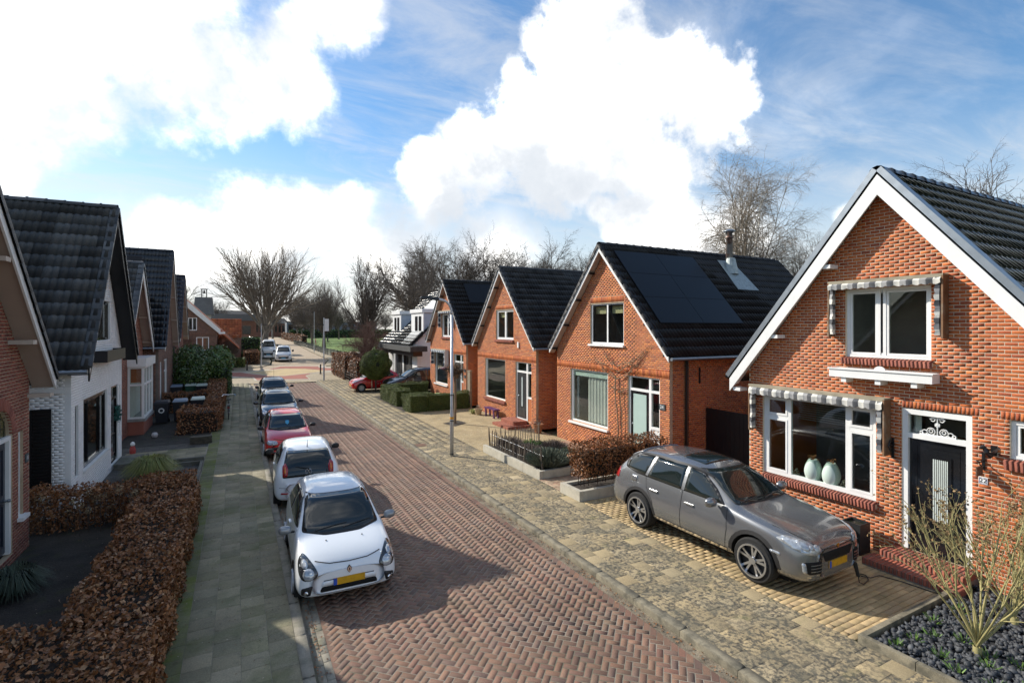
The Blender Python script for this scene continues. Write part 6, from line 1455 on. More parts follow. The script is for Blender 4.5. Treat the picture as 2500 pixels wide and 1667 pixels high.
    def plate(s, where, z, y=0, w=.5, mat=None, blue=True):
        fr = s.FR[where](s); p, n = s.cast(fr, y, z, 0); sg = 1 if where == 'front' else -1
        x = max((s.cast(fr, y+k*w/2, z, 0)[0].x*sg for k in (-1,0,1)))*sg+sg*.004
        b = MB(); b.box(x, y-w/2, z-.055, x+sg*.012, y+w/2, z+.055); o = b.build('number_plate', mat or m_plate, s.e, world=False)
        if blue: b = MB(); b.box(x+sg*.0122, y-sg*w/2, z-.055, x+sg*.0135, y-sg*w/2+sg*.055, z+.055); b.build('plate_strip', m_pblue, o, world=False)
        return o
HATCH = dict(L=3.6, W=1.65, wr=.29, arch=.335, ws_=(.64, 3.01), st=[
 (0.00,.27,.58,.42,.53,.56,.58,.48,.61),(0.02,.22,.75,.42,.60,.71,.66,.56,.69),(0.14,.19,.815,.45,.69,.765,.76,.60,.79),(0.42,.18,.83,.48,.78,.78,.86,.63,.89),(0.78,.18,.83,.52,.87,.77,.93,.64,.95),
 (0.98,.18,.83,.54,.92,.77,.97,.67,1.00),(1.30,.18,.83,.56,.95,.77,1.22,.62,1.27),(1.62,.18,.83,.56,.96,.77,1.40,.575,1.46),(2.10,.18,.83,.56,.97,.77,1.45,.565,1.51),(2.70,.18,.83,.56,.98,.765,1.43,.56,1.49),
 (3.12,.19,.825,.56,.99,.76,1.36,.55,1.42),(3.36,.20,.81,.56,.97,.745,1.15,.59,1.20),(3.50,.22,.78,.54,.90,.72,.97,.60,1.00),(3.57,.25,.72,.5,.74,.66,.80,.58,.82),(3.60,.30,.55,.48,.60,.5,.64,.45,.66)])
SUV = dict(L=4.8, W=1.93, wr=.385, arch=.44, ws_=(.92, 3.78), tw=.27, rim=.74, spokes=5, split=True, rimmat=m_alloy, st=[
 (0.00,.34,.54,.52,.72,.53,.80,.46,.82),(0.04,.28,.80,.52,.80,.75,.90,.58,.92),(0.22,.25,.93,.58,.90,.87,.98,.64,1.01),(0.60,.25,.965,.66,1.0,.90,1.06,.68,1.09),(1.05,.25,.97,.70,1.06,.90,1.11,.72,1.13),
 (1.40,.25,.97,.70,1.09,.89,1.15,.75,1.17),(1.78,.25,.97,.70,1.11,.88,1.40,.68,1.45),(2.18,.25,.97,.70,1.13,.87,1.60,.65,1.67),(2.75,.25,.97,.70,1.15,.865,1.67,.64,1.745),(3.45,.25,.97,.70,1.17,.86,1.66,.635,1.735),
 (4.02,.26,.965,.72,1.18,.85,1.60,.63,1.67),(4.38,.27,.955,.72,1.15,.83,1.42,.65,1.47),(4.62,.29,.93,.70,1.06,.80,1.20,.67,1.24),(4.76,.33,.86,.66,.92,.76,1.02,.66,1.05),(4.80,.40,.68,.62,.80,.6,.86,.52,.88)])
VAN = dict(L=4.97, W=1.99, wr=.33, arch=.38, ws_=(.95, 3.9), st=[
 (0.00,.30,.55,.55,.80,.52,.88,.48,.92),(0.05,.24,.82,.55,.88,.76,.98,.62,1.01),(0.30,.22,.95,.6,1.0,.90,1.12,.74,1.15),(0.75,.22,.99,.65,1.12,.93,1.24,.80,1.28),(1.05,.22,.995,.7,1.18,.93,1.5,.78,1.55),
 (1.55,.22,.995,.7,1.22,.92,1.9,.74,1.96),(2.2,.22,.995,.7,1.24,.92,1.96,.74,2.04),(3.2,.22,.995,.7,1.24,.92,1.96,.74,2.04),(4.4,.22,.995,.7,1.24,.92,1.95,.74,2.02),(4.85,.24,.98,.7,1.2,.90,1.85,.74,1.92),(4.94,.26,.95,.7,1.1,.88,1.7,.74,1.76),(4.97,.35,.8,.7,1.0,.78,1.4,.7,1.45)])
def scaled(sp, L, W, H, H0, **k):
    q = dict(sp); a, b, c = L/sp['L'], W/sp['W'], H/H0; q['L'] = L; q['W'] = W
    q['st'] = [(t[0]*a, t[1], t[2]*b, t[3]*c, t[4]*c, t[5]*b, t[6]*c, t[7]*b, t[8]*c) for t in sp['st']]; q['ws_'] = tuple(x*a for x in sp['ws_']); q.update(k); return q
def sc(P, a, c): return [(p[0]*a, p[1]*c) for p in P]
def hatch_common(c, H=1.48, a=None, b=None, wiper=True, doors=1, glassm=None, pillar=True):
    L, W = c.L, c.sp['W']; a = L/3.6; b = W/1.65; k = H/1.48; gm = glassm or m_glassD
    if pillar: c.decal('windscreen_seal', 'front', sc([(-.662,.968),(-.3,.938),(.3,.938),(.662,.968),(.535,1.415),(-.535,1.415)], b, k), m_plast, off=.004, rnd=1)
    ws = c.decal('windscreen', 'front', sc([(-.648,.98),(-.3,.950),(.3,.950),(.648,.98),(.522,1.405),(-.522,1.405)], b, k), gm, off=.009, rnd=2)
    c.decal('rear_window', 'rear', sc([(-.54,1.05),(.54,1.05),(.46,1.36),(-.46,1.36)], b, k), gm, off=.008, rnd=2)
    for sd in ('left', 'right'):
        c.decal('side_window', sd, sc([(1.10,1.00),(1.40,1.21),(1.70,1.365),(2.16,1.395),(2.16,1.00)], a, k), gm, off=.007, rnd=1)
        c.decal('side_window', sd, sc([(2.22,1.00),(2.22,1.395),(2.72,1.36),(3.0,1.20),(3.02,1.04)], a, k), gm, off=.007, rnd=1)
        c.strip('door_gap', sd, sc([(1.08,.98),(1.06,.50),(1.15,.30),(2.05,.28),(2.19,.40),(2.19,.98)], a, k), .010, m_seam)
        h = MB(); y = W/2-.02; s_ = 1 if sd == 'left' else -1; p, n = c.cast(c.FR[sd](c), 2.0*a, .84*k, .012); h.box(p.x-.08, p.y-.012, p.z-.014, p.x+.08, p.y+.012, p.z+.014); h.build('door_handle', c.paint, c.e, world=False)
    c.strip('bonnet_gap', 'front', [(-.52*b,.755*k),(-.3*b,.715*k),(0,.705*k),(.3*b,.715*k),(.52*b,.755*k)], .010, m_seam, off=.007)
    if wiper:
        for y0, y1 in ((-.45,.10),(.02,.52)):
            fr = c.FR['front'](c); p0 = c.cast(fr, y0*b, .965*k, .022)[0]; p1 = c.cast(fr, y1*b, 1.01*k, .024)[0]; w = MB(); w.tube([p0, (p0+p1)/2+Vector((0,0,.006)), p1], [.012,.009,.006], 5); w.build('wiper', m_plast, ws, world=False)
    return ws
def lamp(c, fr, y, z, r, sgs=(-1,1), poly=None, outer=None, circ=((0,0,1.0),), name='headlight', base=None):
    for sg in sgs:
        P = [(sg*p[0], p[1]) for p in poly]; P = P if sg > 0 else P[::-1]
        h = c.decal(name, fr, P, base or m_lensd, off=.006, rnd=2, res=.05)
        for dy, dz, rr in circ:
            q = [(sg*(y+dy)+rr*r*math.cos(t*math.pi/7), z+dz+rr*r*math.sin(t*math.pi/7)) for t in range(14)]; c.decal('lamp_reflector', fr, q, m_lens, off=.012, rnd=0, parent=h, res=.04)
# --- white hatchback in front (left kerb)
white = M('white_car_paint', (.78,.81,.83), .28, var=0, coat=1.0); greyp = M('silver_plastic', (.30,.31,.32), .3, metal=.5, var=0)
ZL = RZ
c = Car('parked_car', 'small white hatchback parked nearest the camera facing it', (1.66,10.50,ZL), R(-90-1.5), dict(HATCH, spokes=9), white, 'cars parked along the left kerb', mu=100, mv=64)
ws = hatch_common(c)
lamp(c, 'front', .60, .60, .085, poly=[(.47,.60),(.53,.53),(.70,.51),(.765,.60),(.765,.74),(.70,.83),(.62,.80),(.53,.71)], circ=((.02,.0,1.0),(.075,.125,.55)))
c.decal('lower_grille', 'front', [(-.46,.30),(.46,.30),(.43,.385),(-.43,.385)], m_seam, off=.005, rnd=1)
c.decal('bumper_recess', 'front', [(-.41,.475),(.41,.475),(.45,.385),(-.45,.385)], white, off=.003, rnd=1)
c.strip('grille_lip', 'front', [(-.40,.478),(.40,.478)], .012, m_plast, off=.008)
for sg in (-1,1):
    P = [(sg*.56,.44),(sg*.735,.40),(sg*.735,.29),(sg*.60,.27)]; f = c.decal('fog_lamp_pocket', 'front', P if sg > 0 else P[::-1], m_plast, off=.005, rnd=1)
    c.decal('fog_lamp', 'front', [(sg*.665+.032*math.cos(t*math.pi/6), .325+.032*math.sin(t*math.pi/6)) for t in range(12)], m_chrome, off=.012, rnd=0, parent=f, res=.05)
pl_ = c.plate('front', .435)
fr = c.FR['front'](c); p = c.cast(fr, 0, .60, .008)[0]
b = MB()
dm_ = [(0,.062),(.036,.017),(.036,-.017),(0,-.062),(-.036,-.017),(-.036,.017)]; inn = [(0,.03),(.012,0),(0,-.03),(-.012,0)]
b.prism([(p.x-.02, q[0], p.z+q[1]) for q in dm_], (.026,0,0)); em = b.build('diamond_badge', m_plast, c.e, world=False)
b = MB(); b.prism([(p.x-.02, q[0]*.82, p.z+q[1]*.82) for q in dm_], (.032,0,0)); b.build('badge_face', m_chrome, em, world=False)
b = MB(); b.prism([(p.x-.02, q[0], p.z+q[1]) for q in inn], (.036,0,0)); b.build('badge_core', m_plast, em, world=False)
c.mirror(1.13, .90, .99, greyp)
b = MB(); p = c.cast(c.FR['top'](c), 2.95, 0, 0)[0]; b.tube([p, p+Vector((-.03,0,.06))], [.02,.012], 6); b.tube([p+Vector((-.03,0,.05)), p+Vector((-.16,0,.20))], .004, 5); b.build('aerial', m_plast, c.e, world=False)
for y in (-.3,.3):
    p = c.cast(c.FR['front'](c), y, .905, .006)[0]; b = MB(); b.lathe([(.012,0),(.010,.01),(.001,.012)], 8, tuple(p)); b.build('washer_jet', m_plast, c.e, world=False)
# --- white city car from behind
c = Car('parked_car', 'white city car with black glass tailgate seen from behind', (1.66,15.62,ZL), R(90-3.0), scaled(HATCH, 3.54, 1.645, 1.48, 1.48), M('white_car_paint', ), 'cars parked along the left kerb', mu=90, mv=60)
hatch_common(c, wiper=False)
tg = c.decal('glass_tailgate', 'rear', [(-.60,.80),(.60,.80),(.60,1.0),(.49,1.37),(-.49,1.37),(-.60,1.0)], m_glassD, off=.014, rnd=1)
for sg in (-1,1):
    P = [(sg*.49,.83),(sg*.60,.83),(sg*.60,1.06),(sg*.53,1.14),(sg*.47,1.0)]; c.decal('tail_light', 'rear', P if sg > 0 else P[::-1], m_redl, off=.020, rnd=1, parent=tg); P = [(sg*.515,.90),(sg*.565,.90),(sg*.56,1.03),(sg*.53,1.06)]; c.decal('indicator', 'rear', P if sg > 0 else P[::-1], m_oran, off=.026, rnd=1, parent=tg)
    P = [(sg*.46,.44),(sg*.64,.46),(sg*.64,.41),(sg*.48,.41)]; c.decal('reflector', 'rear', P if sg > 0 else P[::-1], m_redl, off=.008, rnd=1)
    c.strip('bumper_crease', 'rear', [(sg*.42,.42),(sg*.52,.56),(sg*.68,.58)], .008, m_seam)
p = c.cast(c.FR['rear'](c), 0, .905, .016)[0]; b = MB(); fx = p.x-.012
ring = [(fx, .075*math.cos(t*math.pi/12), p.z+.075*math.sin(t*math.pi/12)) for t in range(25)]; b.tube(ring, .007, 6)
for sg in (-1,1):
    b.tube([(fx,sg*.028,p.z+.068),(fx,sg*.004,p.z+.012)], .007, 5); b.tube([(fx,sg*.062,p.z+.03),(fx,sg*.034,p.z-.058),(fx,sg*.004,p.z+.005)], .007, 5)
b.build('round_badge', m_chrome, tg, world=False)
b = MB(); b.tube([(p.x-.02,-.02,.985),(p.x+.06,.30,1.05)], [.012,.007], 5); b.build('wiper', m_plast, tg, world=False)
c.mirror(1.12, .88, .99, m_plast); b = MB(); p = c.cast(c.FR['top'](c), 2.95, 0, 0)[0]; b.tube([p, p+Vector((-.10,0,.20))], [.012,.004], 5); b.build('aerial', m_plast, c.e, world=False)
# --- red hatchback
redp = M('red_car_paint', (.62,.018,.014), .3, var=.03, coat=1)
c = Car('parked_car', 'red hatchback parked between the white and black cars', (1.58,21.15,ZL), R(-90), scaled(HATCH, 3.75, 1.60, 1.40, 1.48), redp, 'cars parked along the left kerb')
ws = hatch_common(c, 1.40)
lamp(c, 'front', .50, .60, .07, poly=[(.38,.53),(.66,.53),(.74,.60),(.70,.68),(.40,.66)], base=m_lens, circ=((0,0,.9),))
c.decal('bumper_strip', 'front', [(-.74,.36),(.74,.36),(.74,.46),(-.74,.46)], m_plast, off=.005, rnd=0); c.plate('front', .40)
c.decal('parking_badge', 'front', [(-.06,1.06),(0,1.02),(.06,1.06),(.06,1.14),(-.06,1.14)], m_pbl2, off=.014, rnd=0, parent=ws); c.mirror(1.17, .86, .95, m_plast, (.08,.10,.065))
# --- black hatchback with long windscreen
blk = M('black_car_paint', (.012,.012,.014), .22, var=0, coat=1)
c = Car('parked_car', 'black hatchback with chrome trim parked behind the red car', (1.70,27.5,ZL), R(-90), scaled(HATCH, 4.0, 1.74, 1.50, 1.48, spokes=6), blk, 'cars parked along the left kerb')
hatch_common(c, 1.50); lamp(c, 'front', .60, .72, .07, poly=[(.46,.60),(.66,.60),(.78,.72),(.76,.86),(.68,.84),(.54,.72)], base=m_lens, circ=((0,0,.9),)); c.plate('front', .42)
c.decal('lower_grille', 'front', [(-.5,.30),(.5,.30),(.46,.52),(-.46,.52)], m_plast, off=.005); c.strip('chrome_lip', 'front', [(-.48,.54),(.48,.54)], .018, m_chrome, off=.007); c.mirror(1.2, .96, 1.04, blk)
c = Car('parked_car', 'dark compact car last in the row along the left kerb', (1.92,34.9,ZL), R(-90+1.5), scaled(HATCH, 4.05, 1.70, 1.46, 1.48), M('dark_grey_paint', (.022,.024,.028), .22, var=0, coat=1), 'cars parked along the left kerb', mu=60, mv=44)
hatch_common(c, 1.46); lamp(c, 'front', .58, .68, .06, poly=[(.44,.60),(.68,.58),(.76,.66),(.74,.76),(.5,.70)], base=m_lens); c.plate('front', .42); c.mirror(1.2, .94, 1.0, m_plast)
b = MB(); p = c.cast(c.FR['top'](c), 1.8, 0, 0)[0]; b.tube([p, p+Vector((-.12,0,.75))], [.008,.003], 5); b.build('aerial', m_plast, c.e, world=False)
# --- red city car on the driveway
c = Car('parked_car', 'small bright red car parked nose to the pavement behind the ball tree', (8.6,36.85,PZ), R(180), scaled(HATCH, 3.43, 1.63, 1.46, 1.48, spokes=8), M('bright_red_paint', (.55,.012,.014), .25, var=0, coat=1), mu=70, mv=48)
hatch_common(c, 1.46); lamp(c, 'front', .58, .74, .06, poly=[(.42,.64),(.66,.62),(.76,.76),(.74,.90),(.66,.86)], base=m_lens); c.plate('front', .42); c.decal('lower_grille', 'front', [(-.42,.24),(.42,.24),(.46,.36),(-.46,.36)], m_plast); c.mirror(1.08, .88, .98, m_plast)
for k in range(7):
    for s_ in ('left','right'): c.decal('side_check', s_, [(1.7+k*.16,.52+.01*k),(1.78+k*.16,.52+.01*k),(1.78+k*.16,.58+.01*k),(1.7+k*.16,.58+.01*k)], greyp, off=.005, rnd=0)
c = Car('parked_car', 'dark minivan parked in the gap beside the farthest brick house', (10.95,34.6,PZ), R(180), scaled(HATCH, 4.5, 1.80, 1.68, 1.48), M('dark_brown_paint', (.030,.024,.022), .22, var=0, coat=1), mu=70, mv=48)
hatch_common(c, 1.68); lamp(c, 'front', .60, .80, .07, poly=[(.46,.72),(.70,.70),(.82,.84),(.80,1.0),(.68,.94)], base=m_lens); c.plate('front', .45); c.mirror(1.36, .99, 1.14, m_plast)
# --- grey SUV
suvp = M('meteor_grey_paint', (.22,.225,.23), .27, metal=.65, var=0, coat=1)
c = Car('parked_car', 'large metallic grey off road car parked on the driveway', (8.86,7.42,PZ), R(-90+1.0), SUV, suvp, mu=120, mv=72)
c.decal('windscreen_seal', 'front', [(-.74,1.172),(.74,1.172),(.588,1.622),(-.588,1.622)], m_plast, off=.004); ws = c.decal('windscreen', 'front', [(-.725,1.185),(.725,1.185),(.575,1.612),(-.575,1.612)], m_glassD, off=.009, rnd=2)
c.decal('rear_window', 'rear', [(-.60,1.12),(.60,1.12),(.52,1.52),(-.52,1.52)], m_glassD, rnd=2)
for sd in ('left','right'):
    c.decal('chrome_surround', sd, [(1.56,1.135),(1.84,1.36),(2.17,1.548),(2.6,1.625),(3.5,1.62),(4.15,1.53),(4.38,1.36),(4.34,1.22),(3.9,1.16)], m_plast, off=.004, rnd=1)
    for P in ([(1.66,1.155),(1.90,1.345),(2.21,1.528),(2.52,1.585),(2.52,1.16)], [(2.62,1.16),(2.62,1.60),(3.42,1.59),(3.55,1.18)], [(3.66,1.19),(3.54,1.585),(4.05,1.51),(4.28,1.36),(4.24,1.23)]): c.decal('side_window', sd, P, m_glassD, off=.009, rnd=1)
    c.strip('pillar', sd, [(2.57,1.155),(2.57,1.60)], .075, suvp, off=.011); c.strip('pillar', sd, [(3.61,1.185),(3.48,1.60)], .07, suvp, off=.011)
    c.strip('door_gap', sd, [(1.50,1.12),(1.46,.75),(1.50,.42),(1.62,.34)], .010, m_seam); c.strip('door_gap', sd, [(2.57,1.14),(2.57,.40)], .010, m_seam); c.strip('door_gap', sd, [(3.62,1.17),(3.56,.95),(3.36,.72),(3.30,.42)], .010, m_seam)
    c.strip('chrome_sill', sd, [(1.45,.375),(3.25,.395)], .05, m_chrome, off=.012); c.decal('fuel_flap', sd, [(3.86,.98),(4.08,.98),(4.08,1.12),(3.86,1.12)], suvp, off=.004, rnd=2) if sd == 'right' else None
    for S in (2.35,3.32):
        p, n = c.cast(c.FR[sd](c), S, .93, .015); h = MB(); h.box(p.x-.11,p.y-.018,p.z-.017,p.x+.11,p.y+.018,p.z+.017); h.build('door_handle', suvp, c.e, world=False)
    for S in SUV['ws_']:      # arch trims
        P = [(S+.475*math.cos(R(a)), .385+.475*math.sin(R(a))) for a in range(-8, 189, 14)]; c.strip('arch_trim', sd, P, .07, m_plast, off=.006, sub=.2)
    c.decal('tail_light', sd, [(4.50,.93),(4.70,.93),(4.72,1.10),(4.58,1.16),(4.5,1.08)], m_redl, off=.006)
    c.decal('side_marker', sd, [(.42,.66),(.60,.68),(.60,.72),(.42,.71)], m_lens, off=.006)
lamp(c, 'front', .60, .84, .075, poly=[(.44,.78),(.62,.735),(.84,.80),(.90,.92),(.82,.985),(.66,.95)], base=m_lens, circ=((-.06,-.01,.8),(.12,.04,.9),(.03,.01,.5)))
c.decal('grille', 'front', [(-.36,.60),(.36,.60),(.44,.75),(-.44,.75)], m_seam, off=.005)
for sg in (-1,1):
    P = [(sg*.47,.44),(sg*.74,.44),(sg*.80,.64),(sg*.46,.64)]; it = c.decal('side_intake', 'front', P if sg > 0 else P[::-1], m_seam, off=.005)
    for z in (.49,.54,.59): c.strip('intake_bar', 'front', [(sg*.47,z),(sg*.70,z)], .016, suvp, off=.016, parent=it)
    P = [(sg*.755,.46),(sg*.81,.47),(sg*.82,.63),(sg*.77,.63)]; c.decal('fog_lamp', 'front', P if sg > 0 else P[::-1], m_lens, off=.014, parent=it)
c.strip('bonnet_gap', 'front', [(-.74,1.05),(-.56,.90),(-.42,.815),(-.2,.795),(0,.79),(.2,.795),(.42,.815),(.56,.90),(.74,1.05)], .010, m_seam); c.strip('lower_lip', 'front', [(-.75,.40),(-.4,.36),(.4,.36),(.75,.40)], .012, m_chrome)
c.plate('front', .53, 0, .52)
p, n = c.cast(c.FR['front'](c), 0, .80, .006); b = MB(); sh5 = [(-.028,.035),(.028,.035),(.028,0),(0,-.04),(-.028,0)]; b.prism([(p.x-.005, q[0], p.z+q[1]) for q in sh5], (.010,0,.004)); b.build('crest_badge', M('gold_crest', (.55,.27,.03), .3, metal=.6, var=.3, vscale=60), c.e, world=False)
c.decal('sunroof', 'top', [(2.34,-.44),(2.92,-.48),(2.92,.48),(2.34,.44)], m_glassD, off=.006, rnd=2)
for y in (-.40,-.2,0.0,.2,.40): c.strip('roof_rib', 'top', [(2.75,y),(3.85,y)], .016, suvp, off=.010)
for sg in (-1,1): c.strip('roof_rail', 'top', [(2.0,sg*.60),(2.9,sg*.635),(4.0,sg*.60)], .035, m_plast, off=.02)
c.decal('roof_spoiler', 'top', [(3.98,-.56),(4.32,-.60),(4.32,.60),(3.98,.56)], suvp, off=.03, rnd=1)
c.mirror(1.72, 1.05, 1.19, suvp, (.11,.13,.09))
for y0, y1 in ((-.62,.05),(.02,.62)):
    p0 = c.cast(c.FR['front'](c), y0, 1.185, .025)[0]; p1 = c.cast(c.FR['front'](c), y1, 1.215, .028)[0]; w = MB(); w.tube([p0,(p0+p1)/2+Vector((0,0,.006)),p1], [.016,.012,.008], 6); w.build('wiper', m_plast, ws, world=False)
# --- two white vans beyond the crossing
for (x, y, L, W_, H_, lab, zz) in ((5.35,75.2,4.9,2.05,2.05,'white van with blue plate parked beyond the junction',.0),(3.9,82.5,5.6,2.1,2.75,'tall white van parked behind the smaller white van',.0)):
    c = Car('parked_van', lab, (x,y,zz), R(-90-4), scaled(VAN, L, W_, H_, 2.0), M('white_van_paint', (.74,.76,.78), .3, var=0, coat=.8), 'white vans beyond the junction', mu=56, mv=44); c.e['category'] = 'van'; k = H_/2.0
    c.decal('windscreen', 'front', sc([(-.78,1.28),(.78,1.28),(.64,1.82),(-.64,1.82)], 1, k), m_glassD, off=.01)
    for sd in ('left','right'): c.decal('side_window', sd, sc([(1.15,1.3),(1.5,1.75),(2.2,1.8),(2.2,1.3)], 1, k), m_glassD, off=.008)
    lamp(c, 'front', .70, .90*k, .08, poly=[(.55,.80*k),(.86,.86*k),(.88,1.04*k),(.74,1.0*k)], base=m_lens)
    c.decal('grille', 'front', [(-.55,.45*k),(.55,.45*k),(.62,.68*k),(-.62,.68*k)], m_plast); c.strip('chrome_bar', 'front', [(-.5,.82*k),(.5,.82*k)], .04, m_chrome); c.plate('front', .5*k, mat=m_pbl2, blue=False); c.mirror(1.2, 1.12, 1.4*k, m_plast, (.1,.12,.16))
# ================================================================== STREET FURNITURE AND GARDEN THINGS
m_galv = M('galvanised', (.50,.52,.54), .45, metal=.6, var=.1, vscale=8); m_dkm = M('dark_metal', (.03,.032,.034), .5, metal=.4, var=.1)
l = empty('street_lamp', (6.55,16.7,PZ), 'tall grey street lamp with curved arm on the right pavement', 'street lamp')
b = MB(); b.lathe([(.066,0),(.066,1.45),(.052,1.55),(.046,4.9)], 14, (6.55,16.7,PZ)); b.build('pole', m_galv, l, smooth=True)
b = MB(); pts = [(6.55,16.7,4.9+PZ)]+[(6.55-.36*(1-math.cos(R(a))), 16.7, 4.94+.50*math.sin(R(a))) for a in range(10, 81, 14)]+[(6.0,16.7,5.48)]; b.tube(pts, .042, 8); b.build('arm', m_galv, l, smooth=True)
b = MB(); b.tube([(6.06,16.7,5.47),(5.98,16.7,5.49)], [.06,.085], 10); b.add([(6.0,16.60,5.43),(6.0,16.80,5.43),(5.40,16.76,5.50),(5.40,16.64,5.50),(6.0,16.62,5.55),(6.0,16.78,5.55),(5.46,16.75,5.55),(5.46,16.65,5.55)], [(0,1,2,3),(4,7,6,5),(0,4,5,1),(1,5,6,2),(2,6,7,3),(3,7,4,0)]); b.build('lamp_head', m_dkm, l)
b = MB(); b.lathe([(.0675,1.28),(.0675,1.36)], 14, (6.55,16.7,PZ)); b.build('sticker', M('orange_sticker', (.75,.35,.02), .5), l)
for z in (.06, 1.2, 2.1):
    b = MB(); b.lathe([(.071,z),(.071,z+.03)], 14, (6.55,16.7,PZ)); b.build('band', m_dkm, l)
def thin_lamp(name, label, x, y, h, arm, cat='street lamp', z0=.02, extra=None):
    e = empty(name, (x,y,z0), label, cat); b = MB(); b.lathe([(.07,0),(.07,1.2),(.05,1.25),(.045,h)], 10, (x,y,z0)); b.build('pole', m_galv, e)
    b = MB(); b.box(min(x,x+arm),y-.07,h-.58 if extra else h-.05,max(x,x+arm),y+.07,(h-.52) if extra else h+.02); b.build('lamp_head', m_dkm, e); return e
lr = thin_lamp('street_lamp', 'grey lamp post with small dark head at the right junction corner', 6.31, 45.2, 5.3, -.5, extra=1)
e = empty('banner_sign', (6.55,45.2,4.2), 'white rectangular banner sign fixed to the junction lamp post', 'sign'); b = MB(); b.box(6.37,45.17,4.2,6.70,45.21,5.22); b.build('panel', M('banner_white', (.78,.77,.72), .6, var=.05), e); b = MB(); b.box(6.33,45.18,5.15,6.37,45.2,5.19); b.box(6.33,45.18,4.25,6.37,45.2,4.29); b.build('clamp', m_galv, e)
thin_lamp('street_lamp', 'grey lamp post beside the big bare tree', 2.29, 64.65, 4.85, .6, z0=.09)
thin_lamp('street_lamp', 'dark lamp post beside the green fence down the far road', 11.9, 97, 7.2, -.7, z0=.09)
thin_lamp('street_lamp', 'pale pole on the left of the far road behind the vans', 6.9, 132, 6.0, .3, z0=.09)
for x, y, lab in ((.81,60.6,'black bollard on the left pavement across the junction'),(7.02,52.5,'black bollard beside the right junction lamp post')):
    b = MB(); b.lathe([(.09,0),(.09,.08),(.065,.1),(.065,.82),(.075,.84),(.075,.9),(.03,.95),(.001,.96)], 12, (x,y,.01)); b.build('bollard', m_black, label=lab, cat='bollard', group='black bollards at the junction')
# fences
m_green = M('green_fence', (.012,.030,.022), .55, var=.1)
def mesh_fence(name, label, pts, h, mat, nb, step=2.5, z0=.05, bars=True):
    e = empty(name, (pts[0][0],pts[0][1],z0), label, 'fence')
    for (x0,y0), (x1,y1) in zip(pts[:-1], pts[1:]):
        Ln = math.hypot(x1-x0,y1-y0); n = max(1, round(Ln/step)); d = np.array((x1-x0,y1-y0))/Ln
        for i in range(n+1):
            p = np.array((x0,y0))+d*Ln*i/n; b = MB(); b.box(p[0]-.035,p[1]-.035,z0,p[0]+.035,p[1]+.035,z0+h+.06); b.build('post', mat, e)
        for i in range(n):
            p = np.array((x0,y0))+d*(Ln*i/n+.04); q = np.array((x0,y0))+d*(Ln*(i+1)/n-.04); b = MB()
            for k in range(nb): zz = z0+.1+(h-.12)*k/(nb-1); b.tube([(p[0],p[1],zz),(q[0],q[1],zz)], .012, 4)
            if bars:
                mm_ = int(Ln/n/.25)
                for k in range(mm_): r = p+(q-p)*(k+.5)/mm_; b.tube([(r[0],r[1],z0+.08),(r[0],r[1],z0+h)], .010, 4)
            b.build('mesh_panel', mat, e)
mesh_fence('mesh_fence', 'dark green metal fence along the far right pavement', [(13.0,147),(13.3,120),(13.0,102),(12.6,86),(13.2,72),(12.5,66)], 1.1, m_green, 7)
mesh_fence('mesh_fence', 'low black railing behind the red car', [(8.05,40.0),(8.05,45.2)], .75, m_black, 4, 1.7, .05, False)
mesh_fence('mesh_fence', 'dark wooden fence before the last left house', [(-3.2,38.95),(-1.6,38.95)], 1.0, m_black, 3, .8)
mesh_fence('mesh_fence', 'tall dark school fence at the edge of the grass field', [(17,98),(24,97),(33,92)], 1.2, m_green, 4)
# wheelie bins
def bin_(x, y, body, lid, lab, ring=False, rz=0):
    e = empty('wheelie_bin', (x,y,.03), lab, 'bin', 'wheelie bins behind the hedges', rz); b = MB()
    b.add([(-.22,-.24,.06),(.22,-.24,.06),(.22,.24,.06),(-.22,.24,.06),(-.28,-.34,.95),(.28,-.34,.95),(.28,.30,.95),(-.28,.30,.95)], [(0,3,2,1),(0,1,5,4),(1,2,6,5),(2,3,7,6),(3,0,4,7),(4,5,6,7)]); b.box(-.29,-.35,.90,.29,.31,.955); b.build('body', body, e, world=False)
    b = MB(); b.add([(-.30,-.37,.957),(.30,-.37,.957),(.30,.33,.957),(-.30,.33,.957),(-.26,-.32,1.03),(.26,-.32,1.03),(.26,.28,1.06),(-.26,.28,1.06)], [(0,3,2,1),(0,1,5,4),(1,2,6,5),(2,3,7,6),(3,0,4,7),(4,5,6,7)]); b.build('lid', lid, e, world=False)
    b = MB(); b.tube([(-.22,.36,.99),(.22,.36,.99)], .018, 6); b.build('handle', body, e, world=False)
    for s_ in (-1,1):
        b = MB(); b.lathe([(.03,-.025),(.10,-.025),(.10,.025),(.03,.025)], 14, (s_*.25,.24,.10), axis='x'); b.build('wheel', m_rubber, e, world=False)
    if ring:
        b = MB()
        for k in range(12): a = k*math.pi/6; b.lathe([(.001,0),(.028,0),(.028,.004),(.001,.004)], 8, (.095*math.cos(a), -.317, .62+.095*math.sin(a)), axis='y')
        b.build('dotted_ring_sticker', m_white, e, world=False)
m_bdk = M('bin_dark', (.018,.020,.026), .5, var=.1); m_bgr = M('bin_green', (.02,.075,.045), .5, var=.1); m_bll = M('bin_lid_pale', (.42,.48,.42), .45, var=.1); m_blb = M('bin_lid_blue', (.20,.26,.34), .45, var=.1)
bin_(-3.15,28.9,m_bdk,m_bdk,'dark wheelie bin with a white dotted ring by the bay window', True); bin_(-2.45,29.1,m_bdk,m_blb,'dark wheelie bin with blue grey lid next to the ring sticker bin'); bin_(-1.75,29.5,m_bdk,m_bll,'dark wheelie bin with pale lid half hidden by the hedge')
